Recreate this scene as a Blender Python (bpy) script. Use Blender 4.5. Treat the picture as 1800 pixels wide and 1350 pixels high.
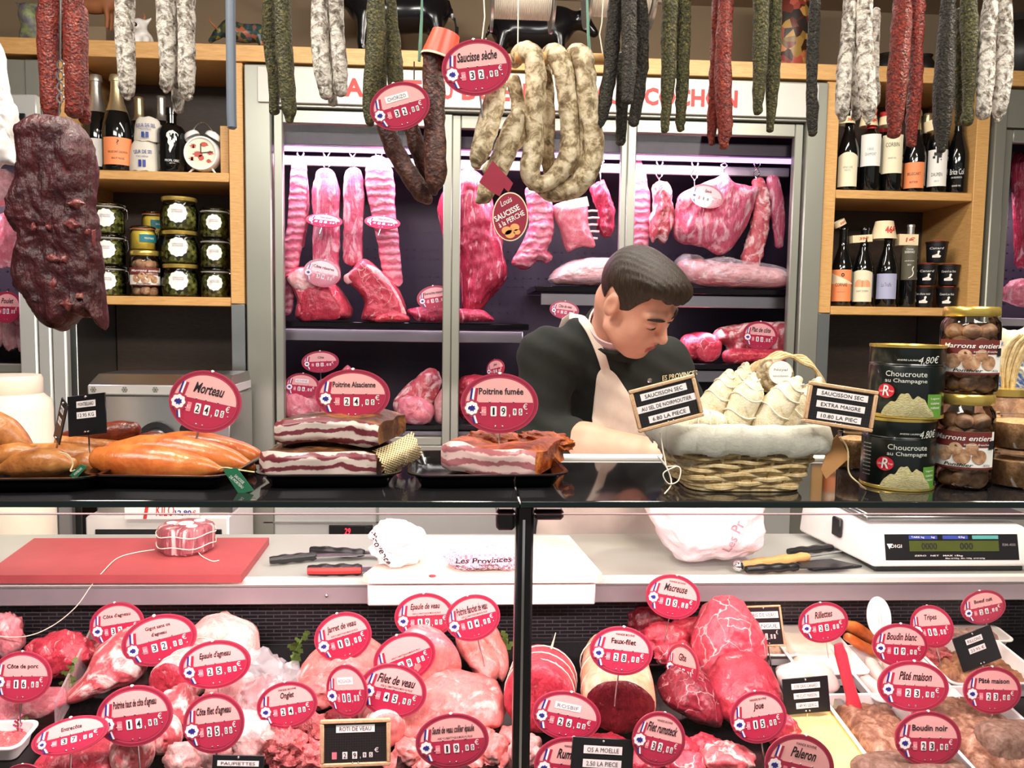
import bpy, bmesh, math, random
import numpy as np
from mathutils import Vector, Matrix, Euler, noise

for o in list(bpy.data.objects): bpy.data.objects.remove(o)
scene = bpy.context.scene
COL = scene.collection

# ------------------------------------------------------------ camera
F = 1450.0
CAM = Vector((0, 0, 1.5))
YAW, PITCH, ROLL = math.radians(3.4), math.radians(4.7), math.radians(0.83)
CR = Matrix.Rotation(-YAW, 3, 'Z') @ Matrix.Rotation(math.pi/2 - PITCH, 3, 'X') @ Matrix.Rotation(ROLL, 3, 'Z')
cd = bpy.data.cameras.new('camera'); cam = bpy.data.objects.new('camera', cd); COL.objects.link(cam)
cd.sensor_width = 36.0; cd.lens = F/1800*36.0; cd.clip_start = 0.02
cam.matrix_world = Matrix.Translation(CAM) @ CR.to_4x4()
scene.camera = cam

def ray(px, py): return CR @ Vector(((px-900)/F, -(py-675)/F, -1.0))
def at(px, py, Y):
    d = ray(px, py); return CAM + d*(Y/d.y)
def atz(px, py, z):
    d = ray(px, py); return CAM + d*((z-CAM.z)/d.z)
def deckz(Y): return 0.745 + 0.12*(Y-1.3)
def atdeck(px, py):
    d = ray(px, py); k = (0.745-0.12*1.3-CAM.z)/(d.z-0.12*d.y); return CAM + d*k
def mpp(Y): return Y/F

# ------------------------------------------------------------ world, lamps, exposure
vs = scene.view_settings
vs.view_transform = 'Standard'; vs.look = 'None'; vs.exposure = 0.12; vs.gamma = 1; vs.use_curve_mapping = False
w = bpy.data.worlds.new('world'); scene.world = w; w.use_nodes = True
bg = w.node_tree.nodes['Background']; bg.inputs[0].default_value = (1.0, 0.97, 0.93, 1); bg.inputs[1].default_value = 0.30

def area(name, loc, aim, sx, sy, power, col=(1, 1, 1), spread=None):
    l = bpy.data.lights.new(name, 'AREA'); l.shape = 'RECTANGLE'; l.size = sx; l.size_y = sy
    l.energy = power; l.color = col
    if spread: l.spread = math.radians(spread)
    o = bpy.data.objects.new(name, l); COL.objects.link(o); o.location = loc
    o.rotation_euler = (Vector(aim)-Vector(loc)).to_track_quat('-Z', 'Y').to_euler()
    return o
# ceiling lamps over the customers, spots over the counter, tubes inside the counter and the cold cabinets
area('ceiling_lamp_light', (-0.9, 0.15, 2.72), (-0.6, 2.2, 1.0), 1.2, 0.3, 36, (1, .95, .88))
area('ceiling_lamp_light', (1.0, 0.15, 2.72), (0.8, 2.2, 1.0), 1.2, 0.3, 36, (1, .95, .88))
area('counter_spot_light', (1.3, 1.2, 2.72), (0.5, 1.3, 1.3), 0.25, 0.25, 30, (1, .88, .72))
area('counter_spot_light', (-0.5, 1.2, 2.72), (-0.3, 1.4, 1.2), 0.25, 0.25, 22, (1, .9, .78))
area('work_light', (0.3, 2.2, 2.72), (0.3, 2.0, 0.9), 1.6, 0.2, 22, (1, .96, .9))
area('counter_tube_light', (0.0, 1.17, 1.228), (0.0, 1.55, 0.75), 1.9, 0.02, 15, (1, .80, .80))
area('cabinet_tube_light', (0.08, 3.0, 2.06), (0.08, 3.16, 1.3), 1.75, 0.06, 19, (1, .70, .92))
area('cabinet_tube_light', (0.08, 3.0, 1.455), (0.08, 3.2, 1.0), 1.75, 0.04, 5, (1, .72, .9))
area('cabinet_tube_light', (-2.15, 3.05, 2.02), (-2.1, 3.2, 1.3), 0.7, 0.05, 10, (1, .72, .85))
area('cabinet_tube_light', (2.25, 3.15, 2.02), (2.3, 3.3, 1.3), 0.8, 0.05, 8, (1, .72, .85))
# ------------------------------------------------------------ helpers
PI = math.pi
MW = {}
def tag(o, label=None, cat=None, group=None, kind=None):
    if label: o['label'] = label
    if cat: o['category'] = cat
    if group: o['group'] = group
    if kind: o['kind'] = kind
    return o
def thing(name, label, cat, loc=(0, 0, 0), rot=(0, 0, 0), group=None):
    o = bpy.data.objects.new(name, None); COL.objects.link(o); o.empty_display_size = 0.02
    if isinstance(rot, Matrix): e = rot.to_euler()
    else: e = Euler(rot)
    o.location = loc; o.rotation_euler = e
    MW[o.name] = Matrix.Translation(Vector(loc)) @ e.to_matrix().to_4x4()
    return tag(o, label, cat, group)

class MB:
    def __init__(s): s.v = []; s.f = []; s.m = []; s.M = None
    def add(s, vs_, fs, mi=0):
        b = len(s.v)
        if s.M is not None: vs_ = [s.M @ Vector(p) for p in vs_]
        s.v += [tuple(p) for p in vs_]
        s.f += [tuple(b+i for i in f) for f in fs]
        s.m += ([mi]*len(fs) if isinstance(mi, int) else list(mi))
        return s
    def box(s, c, d, mi=0, r=0.0, rot=None, seg=1):
        bm = bmesh.new(); bmesh.ops.create_cube(bm, size=1)
        bmesh.ops.scale(bm, vec=Vector(d), verts=bm.verts)
        if r > 0: bmesh.ops.bevel(bm, geom=bm.edges[:], offset=min(r, min(d)*0.49), segments=seg, profile=0.5, affect='EDGES')
        bm.verts.index_update()
        M = Matrix.Translation(Vector(c))
        if rot is not None: M = M @ Euler(rot).to_matrix().to_4x4()
        s.add([M @ v.co for v in bm.verts], [[v.index for v in f.verts] for f in bm.faces], mi); bm.free(); return s
    def box2(s, x0, x1, y0, y1, z0, z1, mi=0, r=0.0):
        return s.box(((x0+x1)/2, (y0+y1)/2, (z0+z1)/2), (abs(x1-x0), abs(y1-y0), abs(z1-z0)), mi, r)
    def tube(s, pts, radii, n=12, mi=0, cap=True, ratio=1.0, up=None, power=2.0, rough=0.0, rscale=60, seed=0):
        # swept tube; radii: list of half widths; ratio = thickness/width across; up = direction of the thickness axis
        pts = [Vector(p) for p in pts]; k = len(pts)
        if not isinstance(radii, (list, tuple)): radii = [radii]*k
        T = [((pts[min(i+1, k-1)]-pts[max(i-1, 0)])).normalized() for i in range(k)]
        u = Vector(up) if up is not None else None
        vs_ = []; a = None
        for i in range(k):
            t = T[i]
            if u is not None: nrm = u - t*u.dot(t)
            elif a is None: 
                h = Vector((0, 1, 0)) if abs(t.y) < .9 else Vector((1, 0, 0)); nrm = h - t*h.dot(t)
            else: nrm = a - t*a.dot(t)
            nrm.normalize(); a = nrm; b = t.cross(nrm)
            rt = ratio[i] if isinstance(ratio, (list, tuple)) else ratio
            for j in range(n):
                th = 2*PI*j/n; c_, s_ = math.cos(th), math.sin(th)
                if power != 2.0:
                    c_ = math.copysign(abs(c_)**(2/power), c_); s_ = math.copysign(abs(s_)**(2/power), s_)
                d = b*c_ + nrm*(s_*rt)
                p = pts[i] + d*radii[i]
                if rough:
                    q = p*rscale + Vector((seed*7.3, seed*3.1, 0))
                    p = p + d*(rough*(noise.noise(q) + .5*noise.noise(q*2.3)))
                vs_.append(p)
        fs = []
        for i in range(k-1):
            for j in range(n):
                fs.append((i*n+j, i*n+(j+1) % n, (i+1)*n+(j+1) % n, (i+1)*n+j))
        if cap: fs.append(tuple(range(n-1, -1, -1))); fs.append(tuple(range((k-1)*n, k*n)))
        return s.add(vs_, fs, mi)
    def cyl(s, p0, p1, r0, r1=None, n=16, mi=0):
        return s.tube([p0, p1], [r0, r0 if r1 is None else r1], n, mi)
    def lathe(s, prof, n=28, c=(0, 0, 0), mi=0, mats=None):
        vs_ = []; fs = []; ms = []
        for (r, z) in prof:
            for j in range(n): vs_.append((c[0]+r*math.cos(2*PI*j/n), c[1]+r*math.sin(2*PI*j/n), c[2]+z))
        for i in range(len(prof)-1):
            for j in range(n):
                fs.append((i*n+j, i*n+(j+1) % n, (i+1)*n+(j+1) % n, (i+1)*n+j)); ms.append(mats[i] if mats else mi)
        return s.add(vs_, fs, ms)
    def prism(s, poly, y0, y1, mi=0, side=None):
        # polygon in XZ, front at y0 (towards the viewer), back at y1
        k = len(poly)
        vs_ = [(x, y0, z) for x, z in poly]+[(x, y1, z) for x, z in poly]
        fs = [tuple(range(k)), tuple(range(2*k-1, k-1, -1))]+[(i, i+k, (i+1) % k+k, (i+1) % k) for i in range(k)]
        return s.add(vs_, fs, [mi, mi]+[mi if side is None else side]*k)
    def sphere(s, c, r, mi=0, n=12, m=8, sc=(1, 1, 1)):
        vs_ = [(c[0], c[1], c[2]+r*sc[2])]; fs = []
        for i in range(1, m):
            for j in range(n):
                a, b = PI*i/m, 2*PI*j/n
                vs_.append((c[0]+r*sc[0]*math.sin(a)*math.cos(b), c[1]+r*sc[1]*math.sin(a)*math.sin(b), c[2]+r*sc[2]*math.cos(a)))
        vs_.append((c[0], c[1], c[2]-r*sc[2])); e = len(vs_)-1
        for j in range(n):
            fs.append((0, 1+j, 1+(j+1) % n)); fs.append((e, 1+(m-2)*n+(j+1) % n, 1+(m-2)*n+j))
        for i in range(m-2):
            for j in range(n): fs.append((1+i*n+j, 1+(i+1)*n+j, 1+(i+1)*n+(j+1) % n, 1+i*n+(j+1) % n))
        return s.add(vs_, fs, mi)
    def build(s, name, mats, parent=None, world=False, smooth=True, angle=40, origin=None):
        me = bpy.data.meshes.new(name)
        v = s.v; loc = None
        if parent is None:
            if origin is None and v:
                xs, ys, zs = zip(*v); origin = ((min(xs)+max(xs))/2, (min(ys)+max(ys))/2, min(zs))
            origin = origin or (0, 0, 0)
            v = [(p[0]-origin[0], p[1]-origin[1], p[2]-origin[2]) for p in v]
        elif world:
            I = MW[parent.name].inverted(); v = [tuple(I @ Vector(p)) for p in v]
        me.from_pydata(v, [], s.f)
        if not isinstance(mats, (list, tuple)): mats = [mats]
        for m in mats: me.materials.append(m)
        if len(mats) > 1: me.polygons.foreach_set('material_index', s.m)
        if smooth:
            me.polygons.foreach_set('use_smooth', [True]*len(me.polygons)); me.set_sharp_from_angle(angle=math.radians(angle))
        me.update()
        bm = bmesh.new(); bm.from_mesh(me)
        if name not in ('lettering', 'price_digits'): bmesh.ops.recalc_face_normals(bm, faces=bm.faces)
        bm.to_mesh(me); bm.free()
        o = bpy.data.objects.new(name, me); COL.objects.link(o)
        if parent is None:
            o.location = origin; MW[o.name] = Matrix.Translation(Vector(origin))
        else:
            o.parent = parent; MW[o.name] = MW[parent.name].copy()
        return o
    def one(s, name, mats, label, cat, group=None, **k):
        return tag(s.build(name, mats, **k), label, cat, group)

def ell(a, b, n=48, c=(0, 0), t0=0, t1=2*PI):
    return [(c[0]+a*math.cos(t0+(t1-t0)*i/n), c[1]+b*math.sin(t0+(t1-t0)*i/n)) for i in range(n + (0 if t1-t0 > 6.2 else 1))]

_txt = {}
def text_geo(body, shear=0.0, bold=0.0):
    k = (body, shear, bold)
    if k in _txt: return _txt[k]
    cu = bpy.data.curves.new('t', 'FONT'); cu.body = body; cu.shear = shear; cu.offset = bold
    cu.resolution_u = 2; cu.align_x = 'CENTER'; cu.align_y = 'CENTER'
    ob = bpy.data.objects.new('t', cu); me = ob.to_mesh()
    vs_ = [(v.co.x, v.co.y) for v in me.vertices]; fs = [tuple(p.vertices) for p in me.polygons]
    ob.to_mesh_clear(); bpy.data.objects.remove(ob); bpy.data.curves.remove(cu)
    xs = [p[0] for p in vs_]; ys = [p[1] for p in vs_]
    cx, cy, W, H = (min(xs)+max(xs))/2, (min(ys)+max(ys))/2, max(xs)-min(xs), max(ys)-min(ys)
    _txt[k] = ([((x-cx)/W, (y-cy)/H) for x, y in vs_], fs, W/H); return _txt[k]
def put_text(mb, body, cx, cz, w, h, y, mi=0, shear=0.0, bold=0.0, keep=False, rot=0.0, bend=None, bc=(0, 0)):
    # fits the text into a w x h box at (cx, cz) on the plane y, read from -y; bend = radius of the cylinder it wraps
    vs_, fs, asp = text_geo(body, shear, bold)
    if keep:
        if w/h > asp: w = h*asp
        else: h = w/asp
    out = []
    c_, s_ = math.cos(rot), math.sin(rot)
    for x, z in vs_:
        X, Z = x*w, z*h; X, Z = cx+X*c_-Z*s_, cz+X*s_+Z*c_
        if bend: out.append((bc[0]+bend*math.sin(X/bend), bc[1]-bend*math.cos(X/bend), Z))
        else: out.append((X, y, Z))
    mb.add(out, fs, mi)
def bent_patch(mb, R, x0, x1, z0, z1, mi=0, n=14, shape=None, bc=(0, 0)):
    vs_ = []; fs = []
    for i in range(n+1):
        X = x0+(x1-x0)*i/n; top = z1 if shape is None else z0+(z1-z0)*shape(i/n)
        for Z in (z0, top): vs_.append((bc[0]+R*math.sin(X/R), bc[1]-R*math.cos(X/R), Z))
    for i in range(n): fs.append((2*i, 2*i+2, 2*i+3, 2*i+1))
    mb.add(vs_, fs, mi)
def crom(P, n=8, closed=False):
    k = len(P); out = []
    P = [np.array(p, float) for p in P]
    for i in range(k if closed else k-1):
        if closed: a, b, c, d = P[(i-1) % k], P[i], P[(i+1) % k], P[(i+2) % k]
        else: a, b, c, d = P[max(i-1, 0)], P[i], P[i+1], P[min(i+2, k-1)]
        for j in range(n):
            t = j/n
            out.append(.5*((2*b)+(-a+c)*t+(2*a-5*b+4*c-d)*t*t+(-a+3*b-3*c+d)*t**3))
    if not closed: out.append(P[-1])
    return out

# ---- implicit surfaces -> mesh
def surface_nets(f, bmin, bmax, h):
    ax = h if isinstance(h, list) else [np.arange(bmin[i], bmax[i]+h, h) for i in range(3)]
    ax = [np.asarray(a, np.float32) for a in ax]
    X, Y, Z = np.meshgrid(*ax, indexing='ij'); V = f(X, Y, Z)
    ins = V < 0; nx, ny, nz = V.shape
    sm = np.zeros((nx-1, ny-1, nz-1, 3)); ct = np.zeros((nx-1, ny-1, nz-1))
    cor = [(i, j, k) for i in (0, 1) for j in (0, 1) for k in (0, 1)]
    def sl(A, c): return A[c[0]:nx-1+c[0], c[1]:ny-1+c[1], c[2]:nz-1+c[2]]
    for a in cor:
        for axis in range(3):
            if a[axis]: continue
            b = list(a); b[axis] = 1
            va, vb = sl(V, a), sl(V, b); cr = (va < 0) != (vb < 0)
            t = np.where(cr, va/np.where(cr, va-vb, 1), 0)
            for d in range(3):
                sm[..., d] += np.where(cr, (a[d] + (t if d == axis else 0)), 0)
            ct += cr
    act = ct > 0; idx = -np.ones(act.shape, int); idx[act] = np.arange(act.sum())
    I = np.argwhere(act); vv = sm[act]/ct[act][:, None] + I
    vv = np.stack([np.interp(vv[:, d], np.arange(len(ax[d])), ax[d]) for d in range(3)], 1)
    quads = []
    for axis in range(3):
        o1, o2 = [(1, 2), (2, 0), (0, 1)][axis]
        A = ins; s0 = [slice(1, -1)]*3; s1 = [slice(1, -1)]*3
        s0[axis] = slice(0, -1); s1[axis] = slice(1, None)
        ch = A[tuple(s0)] != A[tuple(s1)]
        E = np.argwhere(ch); off = np.array([1, 1, 1]); off[axis] = 0; E = E+off
        fl = A[E[:, 0], E[:, 1], E[:, 2]]
        def g(d1, d2):
            Q = E.copy(); Q[:, o1] -= d1; Q[:, o2] -= d2; return idx[Q[:, 0], Q[:, 1], Q[:, 2]]
        q = np.stack([g(1, 1), g(0, 1), g(0, 0), g(1, 0)], 1); q[~fl] = q[~fl][:, ::-1]; quads.append(q)
    return vv, np.concatenate(quads)
def sm_min(a, b, k):
    h = np.clip(.5+.5*(b-a)/k, 0, 1); return b*(1-h)+a*h-k*h*(1-h)
def sm_max(a, b, k): return -sm_min(-a, -b, k)
def s_ell(P, c, r):
    x, y, z = (P[0]-c[0])/r[0], (P[1]-c[1])/r[1], (P[2]-c[2])/r[2]
    k0 = np.sqrt(x*x+y*y+z*z)+1e-9; k1 = np.sqrt((x/r[0])**2+(y/r[1])**2+(z/r[2])**2)+1e-9
    return k0*(k0-1)/k1
def s_cap(P, a, b, ra, rb=None):
    rb = ra if rb is None else rb
    a = np.array(a, float); b = np.array(b, float); d = b-a
    t = np.clip(((P[0]-a[0])*d[0]+(P[1]-a[1])*d[1]+(P[2]-a[2])*d[2])/d.dot(d), 0, 1)
    return np.sqrt((P[0]-a[0]-d[0]*t)**2+(P[1]-a[1]-d[1]*t)**2+(P[2]-a[2]-d[2]*t)**2)-(ra+(rb-ra)*t)
def nets_mb(f, bmin, bmax, h):
    v, q = surface_nets(f, bmin, bmax, h); mb = MB(); mb.add([tuple(p) for p in v], [tuple(int(i) for i in x) for x in q], 0); return mb
# ------------------------------------------------------------ materials
def lin(h):
    if isinstance(h, str):
        h = h.lstrip('#'); c = [int(h[i:i+2], 16)/255 for i in (0, 2, 4)]
        return tuple(((x/12.92) if x <= .04045 else ((x+.055)/1.055)**2.4) for x in c)+(1,)
    return tuple(h)+(1,)
_m = {}
class NT:
    def __init__(s, name):
        s.m = bpy.data.materials.new(name); s.m.use_nodes = True; s.t = s.m.node_tree; s.p = s.t.nodes['Principled BSDF']; s.tc = None
    def n(s, typ, **k):
        x = s.t.nodes.new(typ)
        for a, b in k.items(): setattr(x, a, b)
        return x
    def l(s, a, b): s.t.links.new(a, b)
    def co(s, scale=(1, 1, 1), loc=(0, 0, 0), rot=(0, 0, 0)):
        if s.tc is None: s.tc = s.n('ShaderNodeTexCoord')
        mp = s.n('ShaderNodeMapping'); mp.inputs['Scale'].default_value = scale; mp.inputs['Location'].default_value = loc; mp.inputs['Rotation'].default_value = rot
        s.l(s.tc.outputs['Object'], mp.inputs[0]); return mp.outputs[0]
    def noise(s, sc, vec=None, det=4, rough=.55, dist=0):
        x = s.n('ShaderNodeTexNoise'); x.inputs['Scale'].default_value = sc; x.inputs['Detail'].default_value = det
        x.inputs['Roughness'].default_value = rough; x.inputs['Distortion'].default_value = dist
        s.l(vec if vec else s.co(), x.inputs['Vector']); return x.outputs['Fac']
    def voro(s, sc, vec=None, feat='F1', out='Distance'):
        x = s.n('ShaderNodeTexVoronoi'); x.feature = feat; x.inputs['Scale'].default_value = sc
        s.l(vec if vec else s.co(), x.inputs['Vector']); return x.outputs[out]
    def ramp(s, fac, stops, interp='LINEAR'):
        r = s.n('ShaderNodeValToRGB'); r.color_ramp.interpolation = interp; e = r.color_ramp.elements
        while len(e) < len(stops): e.new(0.5)
        for i, (p, c) in enumerate(stops): e[i].position = p; e[i].color = lin(c)
        s.l(fac, r.inputs[0]); return r.outputs[0]
    def mix(s, fac, a, b, mode='MIX'):
        x = s.n('ShaderNodeMix'); x.data_type = 'RGBA'; x.blend_type = mode
        for v, i in ((fac, 0), (a, 6), (b, 7)):
            if hasattr(v, 'links'): s.l(v, x.inputs[i])
            else: x.inputs[i].default_value = lin(v) if i else v
        return x.outputs[2]
    def math(s, op, a, b=0.0):
        x = s.n('ShaderNodeMath'); x.operation = op
        for i, v in enumerate((a, b)):
            if hasattr(v, 'links'): s.l(v, x.inputs[i])
            else: x.inputs[i].default_value = v
        return x.outputs[0]
    def bump(s, h, strength=.5, dist=.002):
        b = s.n('ShaderNodeBump'); b.inputs['Strength'].default_value = strength; b.inputs['Distance'].default_value = dist
        s.l(h, b.inputs['Height']); s.l(b.outputs[0], s.p.inputs['Normal'])
    def done(s, col=None, rough=.5, metal=0, spec=.5, **k):
        if col is not None:
            if hasattr(col, 'links'): s.l(col, s.p.inputs['Base Color'])
            else: s.p.inputs['Base Color'].default_value = lin(col)
        for nm, v in (('Roughness', rough), ('Metallic', metal), ('Specular IOR Level', spec)):
            if hasattr(v, 'links'): s.l(v, s.p.inputs[nm])
            else: s.p.inputs[nm].default_value = v
        for a, v in k.items(): s.p.inputs[a.replace('_', ' ')].default_value = v
        return s.m
def plain(name, col, rough=.5, metal=0, spec=.5, var=.06, sc=30, bump=0, **k):
    # a colour with a little procedural variation
    if name in _m: return _m[name]
    t = NT(name); c = lin(col)
    if var:
        f = t.noise(sc); a = tuple(x*(1-var) for x in c[:3]); b = tuple(min(1, x*(1+var)) for x in c[:3])
        colr = t.ramp(f, [(.3, a), (.7, b)])
        if bump: t.bump(t.noise(sc*3), bump)
    else: colr = c[:3]
    _m[name] = t.done(colr, rough, metal, spec, **k); return _m[name]
def emit(name, col, s):
    t = NT(name); t.p.inputs['Emission Color'].default_value = lin(col); t.p.inputs['Emission Strength'].default_value = s
    return t.done(col, .5)
def glass(name, tint='#ffffff', refl=1.0, base=0.0):
    t = NT(name); tr = t.n('ShaderNodeBsdfTransparent'); tr.inputs[0].default_value = lin(tint)
    g = t.n('ShaderNodeBsdfGlossy'); g.inputs['Roughness'].default_value = .01
    fr = t.n('ShaderNodeFresnel'); fr.inputs[0].default_value = 1.45
    f = t.math('ADD', t.math('MULTIPLY', fr.outputs[0], refl), base)
    mx = t.n('ShaderNodeMixShader'); t.l(f, mx.inputs[0]); t.l(tr.outputs[0], mx.inputs[1]); t.l(g.outputs[0], mx.inputs[2])
    t.l(mx.outputs[0], t.t.nodes['Material Output'].inputs[0]); return t.m
def film(name, col, alpha, rough=.25):
    t = NT(name); t.bump(t.noise(60, det=5, dist=1.5), .6, .004)
    return t.done(col, rough, spec=.6, Alpha=alpha)
def meat(name, dark, mid, fat, fat_lo=.58, fat_hi=.68, sc=28, stretch=(1, 1, 1), rough=.38, vein=None, bump=.5, rot=(0, 0, 0)):
    t = NT(name)
    v = t.co(stretch, rot=rot)
    base = t.ramp(t.math('ADD', t.math('MULTIPLY', t.noise(sc, v, 5, .6, 1.0), .6), t.math('MULTIPLY', t.noise(sc*6, v, 4, .65, .5), .4)), [(.34, dark), (.60, mid)])
    f = t.ramp(t.noise(sc*.55, t.co(stretch, (3, 1, 7), rot), 6, .6, 2.2), [(fat_lo, (0, 0, 0)), (fat_hi, (1, 1, 1))])
    col = t.mix(f, base, fat)
    if vein:
        x = t.n('ShaderNodeTexNoise'); x.inputs['Scale'].default_value = vein*.9; x.inputs['Detail'].default_value = 3; c0 = t.co((1, 1, 1), (1, 2, 3)); t.l(c0, x.inputs['Vector'])
        vm = t.n('ShaderNodeVectorMath'); vm.operation = 'MULTIPLY_ADD'; t.l(x.outputs['Color'], vm.inputs[0]); vm.inputs[1].default_value = (.07, .07, .07); t.l(c0, vm.inputs[2])
        e = t.voro(vein, vm.outputs[0], 'DISTANCE_TO_EDGE'); nz = t.noise(sc*.7)
        g = t.ramp(t.math('ADD', e, t.math('MULTIPLY', nz, .12)), [(.052, (1, 1, 1)), (.085, (0, 0, 0))])
        col = t.mix(t.math('MULTIPLY', g, .8), col, fat)
    fib = t.noise(sc*3.5, t.co((stretch[0]*1.0, stretch[1], stretch[2]*.35), rot=rot), 4)
    t.bump(t.math('ADD', fib, t.math('MULTIPLY', t.noise(sc*.8), 1.5)), bump*1.4, .004)
    return t.done(col, rough, spec=.55, Subsurface_Weight=.0)
def crust(name, stops, sc=120, bsc=140, bstr=1.0, bd=.003, rough=.6, stretch=(1, 1, 1), dist=.5, mode='noise', spec=.4):
    t = NT(name); v = t.co(stretch)
    f = t.noise(sc, v, 6, .65, dist) if mode == 'noise' else t.voro(sc, v, out='Color')
    col = t.ramp(f, stops)
    t.bump(t.math('ADD', t.noise(bsc, v, 4, .7), t.math('MULTIPLY', t.voro(bsc*1.2, v), .5)), bstr, bd)
    return t.done(col, rough, spec=spec)

M = {}
M['wood'] = None
def wood(name, a, b, st=(1, 1, 1)):
    t = NT(name); v = t.co(st); f = t.noise(9, v, 6, .6, .6)
    col = t.ramp(f, [(.3, a), (.7, b)]); t.bump(f, .1, .001); return t.done(col, .45)
M['wood'] = wood('beech wood', '#c59255', '#dcaf70', (3, 3, 30)); M['wood_h'] = wood('beech plank', '#c59255', '#dcaf70', (2, 20, 20))
M['wood_d'] = wood('dark brown board', '#33261d', '#43342a', (4, 4, 20))
M['frame_wood'] = wood('pale frame wood', '#c59a72', '#dcb58e', (20, 20, 20))
M['steel'] = plain('brushed steel', '#b9bcbb', .28, 1, sc=8, var=.04)
M['alu'] = plain('anodised aluminium', '#999a90', .38, .55, var=.03, sc=6)
M['alu_l'] = plain('light aluminium', '#d4d5d2', .35, .4, var=.03, sc=6)
M['alu_d'] = plain('grey painted metal', '#8b8e88', .5, .2, var=.04)
M['whitepaint'] = plain('white lacquer', '#e9e6e0', .4, var=.02)
M['signwhite'] = plain('cream sign board', '#cbc8c0', .4, var=.02)
M['black'] = plain('black plastic', '#101012', .35, var=.1)
M['blackglossy'] = plain('black gloss tray', '#0d0b0d', .15, var=.1)
M['darkpanel'] = plain('dark cabinet lining', '#241f2b', .45, var=.15)
M['chrome'] = plain('chrome', '#e2e2e4', .12, 1, var=0)
M['white'] = plain('white plastic', '#f0eeea', .3, var=.02)
M['paper'] = plain('white paper', '#f3f1ee', .8, var=.03)
M['ink'] = plain('black ink', '#16141a', .6, var=0)
M['inkgrey'] = plain('grey ink', '#7d7a7c', .6, var=0)
M['red'] = plain('red letters', '#d8322f', .5, var=0)
M['blue'] = plain('blue ink', '#2c3f93', .5, var=0)
M['wall'] = plain('brown grey wall', '#8d7a62', .8, var=.05, sc=4)
M['ceil'] = plain('ceiling paint', '#b3a899', .9, var=.03)
M['floor'] = plain('floor tile', '#8b857c', .4, var=.1, sc=3)
# price tags
M['t_rim'] = plain('crimson tag rim', '#b23a52', .22, var=.05, sc=12, Coat_Weight=.3)
M['t_line'] = plain('tag rim line', '#8e1f3a', .3, var=0)
M['t_low'] = plain('tag lower field', '#b02c4a', .2, var=.05, sc=12, Coat_Weight=.3)
M['t_top'] = plain('tag pink field', '#f0b0ac', .25, var=.03, sc=12, Coat_Weight=.3)
M['t_white'] = plain('tag white', '#fbf4f2', .4, var=0)
M['t_blue'] = plain('rosette blue', '#2b2f86', .4, var=0)
M['t_kg'] = plain('kilo plate pink', '#e77f8c', .4, var=0)
M['slate'] = plain('black slate card', '#15161a', .35, var=.1)
M['stud'] = plain('steel stud', '#c9c4c4', .25, .9, var=0)
def grid_slate():
    t = NT('chequered slate'); x = t.n('ShaderNodeTexBrick'); x.offset = 0
    x.inputs['Scale'].default_value = 130; x.inputs['Mortar Size'].default_value = .03; x.inputs['Brick Width'].default_value = .5; x.inputs['Row Height'].default_value = .5
    x.inputs['Color1'].default_value = lin('#14151b'); x.inputs['Color2'].default_value = lin('#14151b'); x.inputs['Mortar'].default_value = lin('#3b3026')
    t.l(t.co(rot=(PI/2, 0, 0)), x.inputs['Vector']); return t.done(x.outputs[0], .4)
M['gslate'] = grid_slate()
# meats
M['beef'] = meat('beef', '#8a1626', '#cc4052', '#f3b9b6', .60, .72, 34)
M['beef_cut'] = meat('cut beef with fat veins', '#b02a40', '#dd5564', '#f6d3cc', .68, .76, 26, vein=20)
M['beef_dark'] = meat('dark matured beef', '#4b0c16', '#7c1a26', '#c98a83', .66, .74, 40, vein=None)
M['veal'] = meat('veal', '#c8605e', '#e38b84', '#f3cdc5', .55, .70, 24)
M['pork'] = meat('pork', '#c9606e', '#e88e96', '#f6d2cf', .52, .68, 24)
M['lamb'] = meat('lamb with fat', '#a83a46', '#d4686c', '#f4d5cd', .48, .60, 24)
M['fatty'] = meat('pale fat', '#df8f90', '#f2bdb6', '#f8e0d8', .5, .66, 26)
M['hangpork'] = meat('hanging pork side', '#b83a58', '#dd7086', '#f4c4c8', .48, .62, 24, (1.5, 1, .6), bump=.8)
M['hangbeef'] = meat('hanging beef leg', '#8e1a34', '#c8405a', '#f2bcc0', .56, .66, 24, (2.0, 1, .5), bump=.9)
M['bone'] = plain('bone', '#f6dfd6', .4, sc=60)
M['offal'] = meat('offal', '#b8474f', '#dd7c79', '#f3b9b0', .6, .7, 60, bump=.9)
M['kidney'] = meat('kidney', '#6d1520', '#91323a', '#c9808a', .7, .8, 40)
def ribs_mat():
    t = NT('rib side'); v = t.co((1, 1, 1)); wv = t.n('ShaderNodeTexWave'); wv.wave_type = 'BANDS'; wv.bands_direction = 'Z'
    wv.inputs['Scale'].default_value = 11; wv.inputs['Distortion'].default_value = 4.5; wv.inputs['Detail'].default_value = 3; wv.inputs['Detail Scale'].default_value = 2.5
    t.l(v, wv.inputs['Vector'])
    c = t.ramp(wv.outputs['Fac'], [(.1, '#cf6a82'), (.5, '#e08b9a'), (.9, '#eeb0b6')])
    n = t.ramp(t.noise(14, None, 5, .6, 1.5), [(.45, (0, 0, 0)), (.6, (1, 1, 1))])
    t.bump(wv.outputs['Fac'], .5, .006); return t.done(t.mix(t.math('MULTIPLY', n, .7), c, '#d05a76'), .35)
M['ribs'] = ribs_mat()
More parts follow.
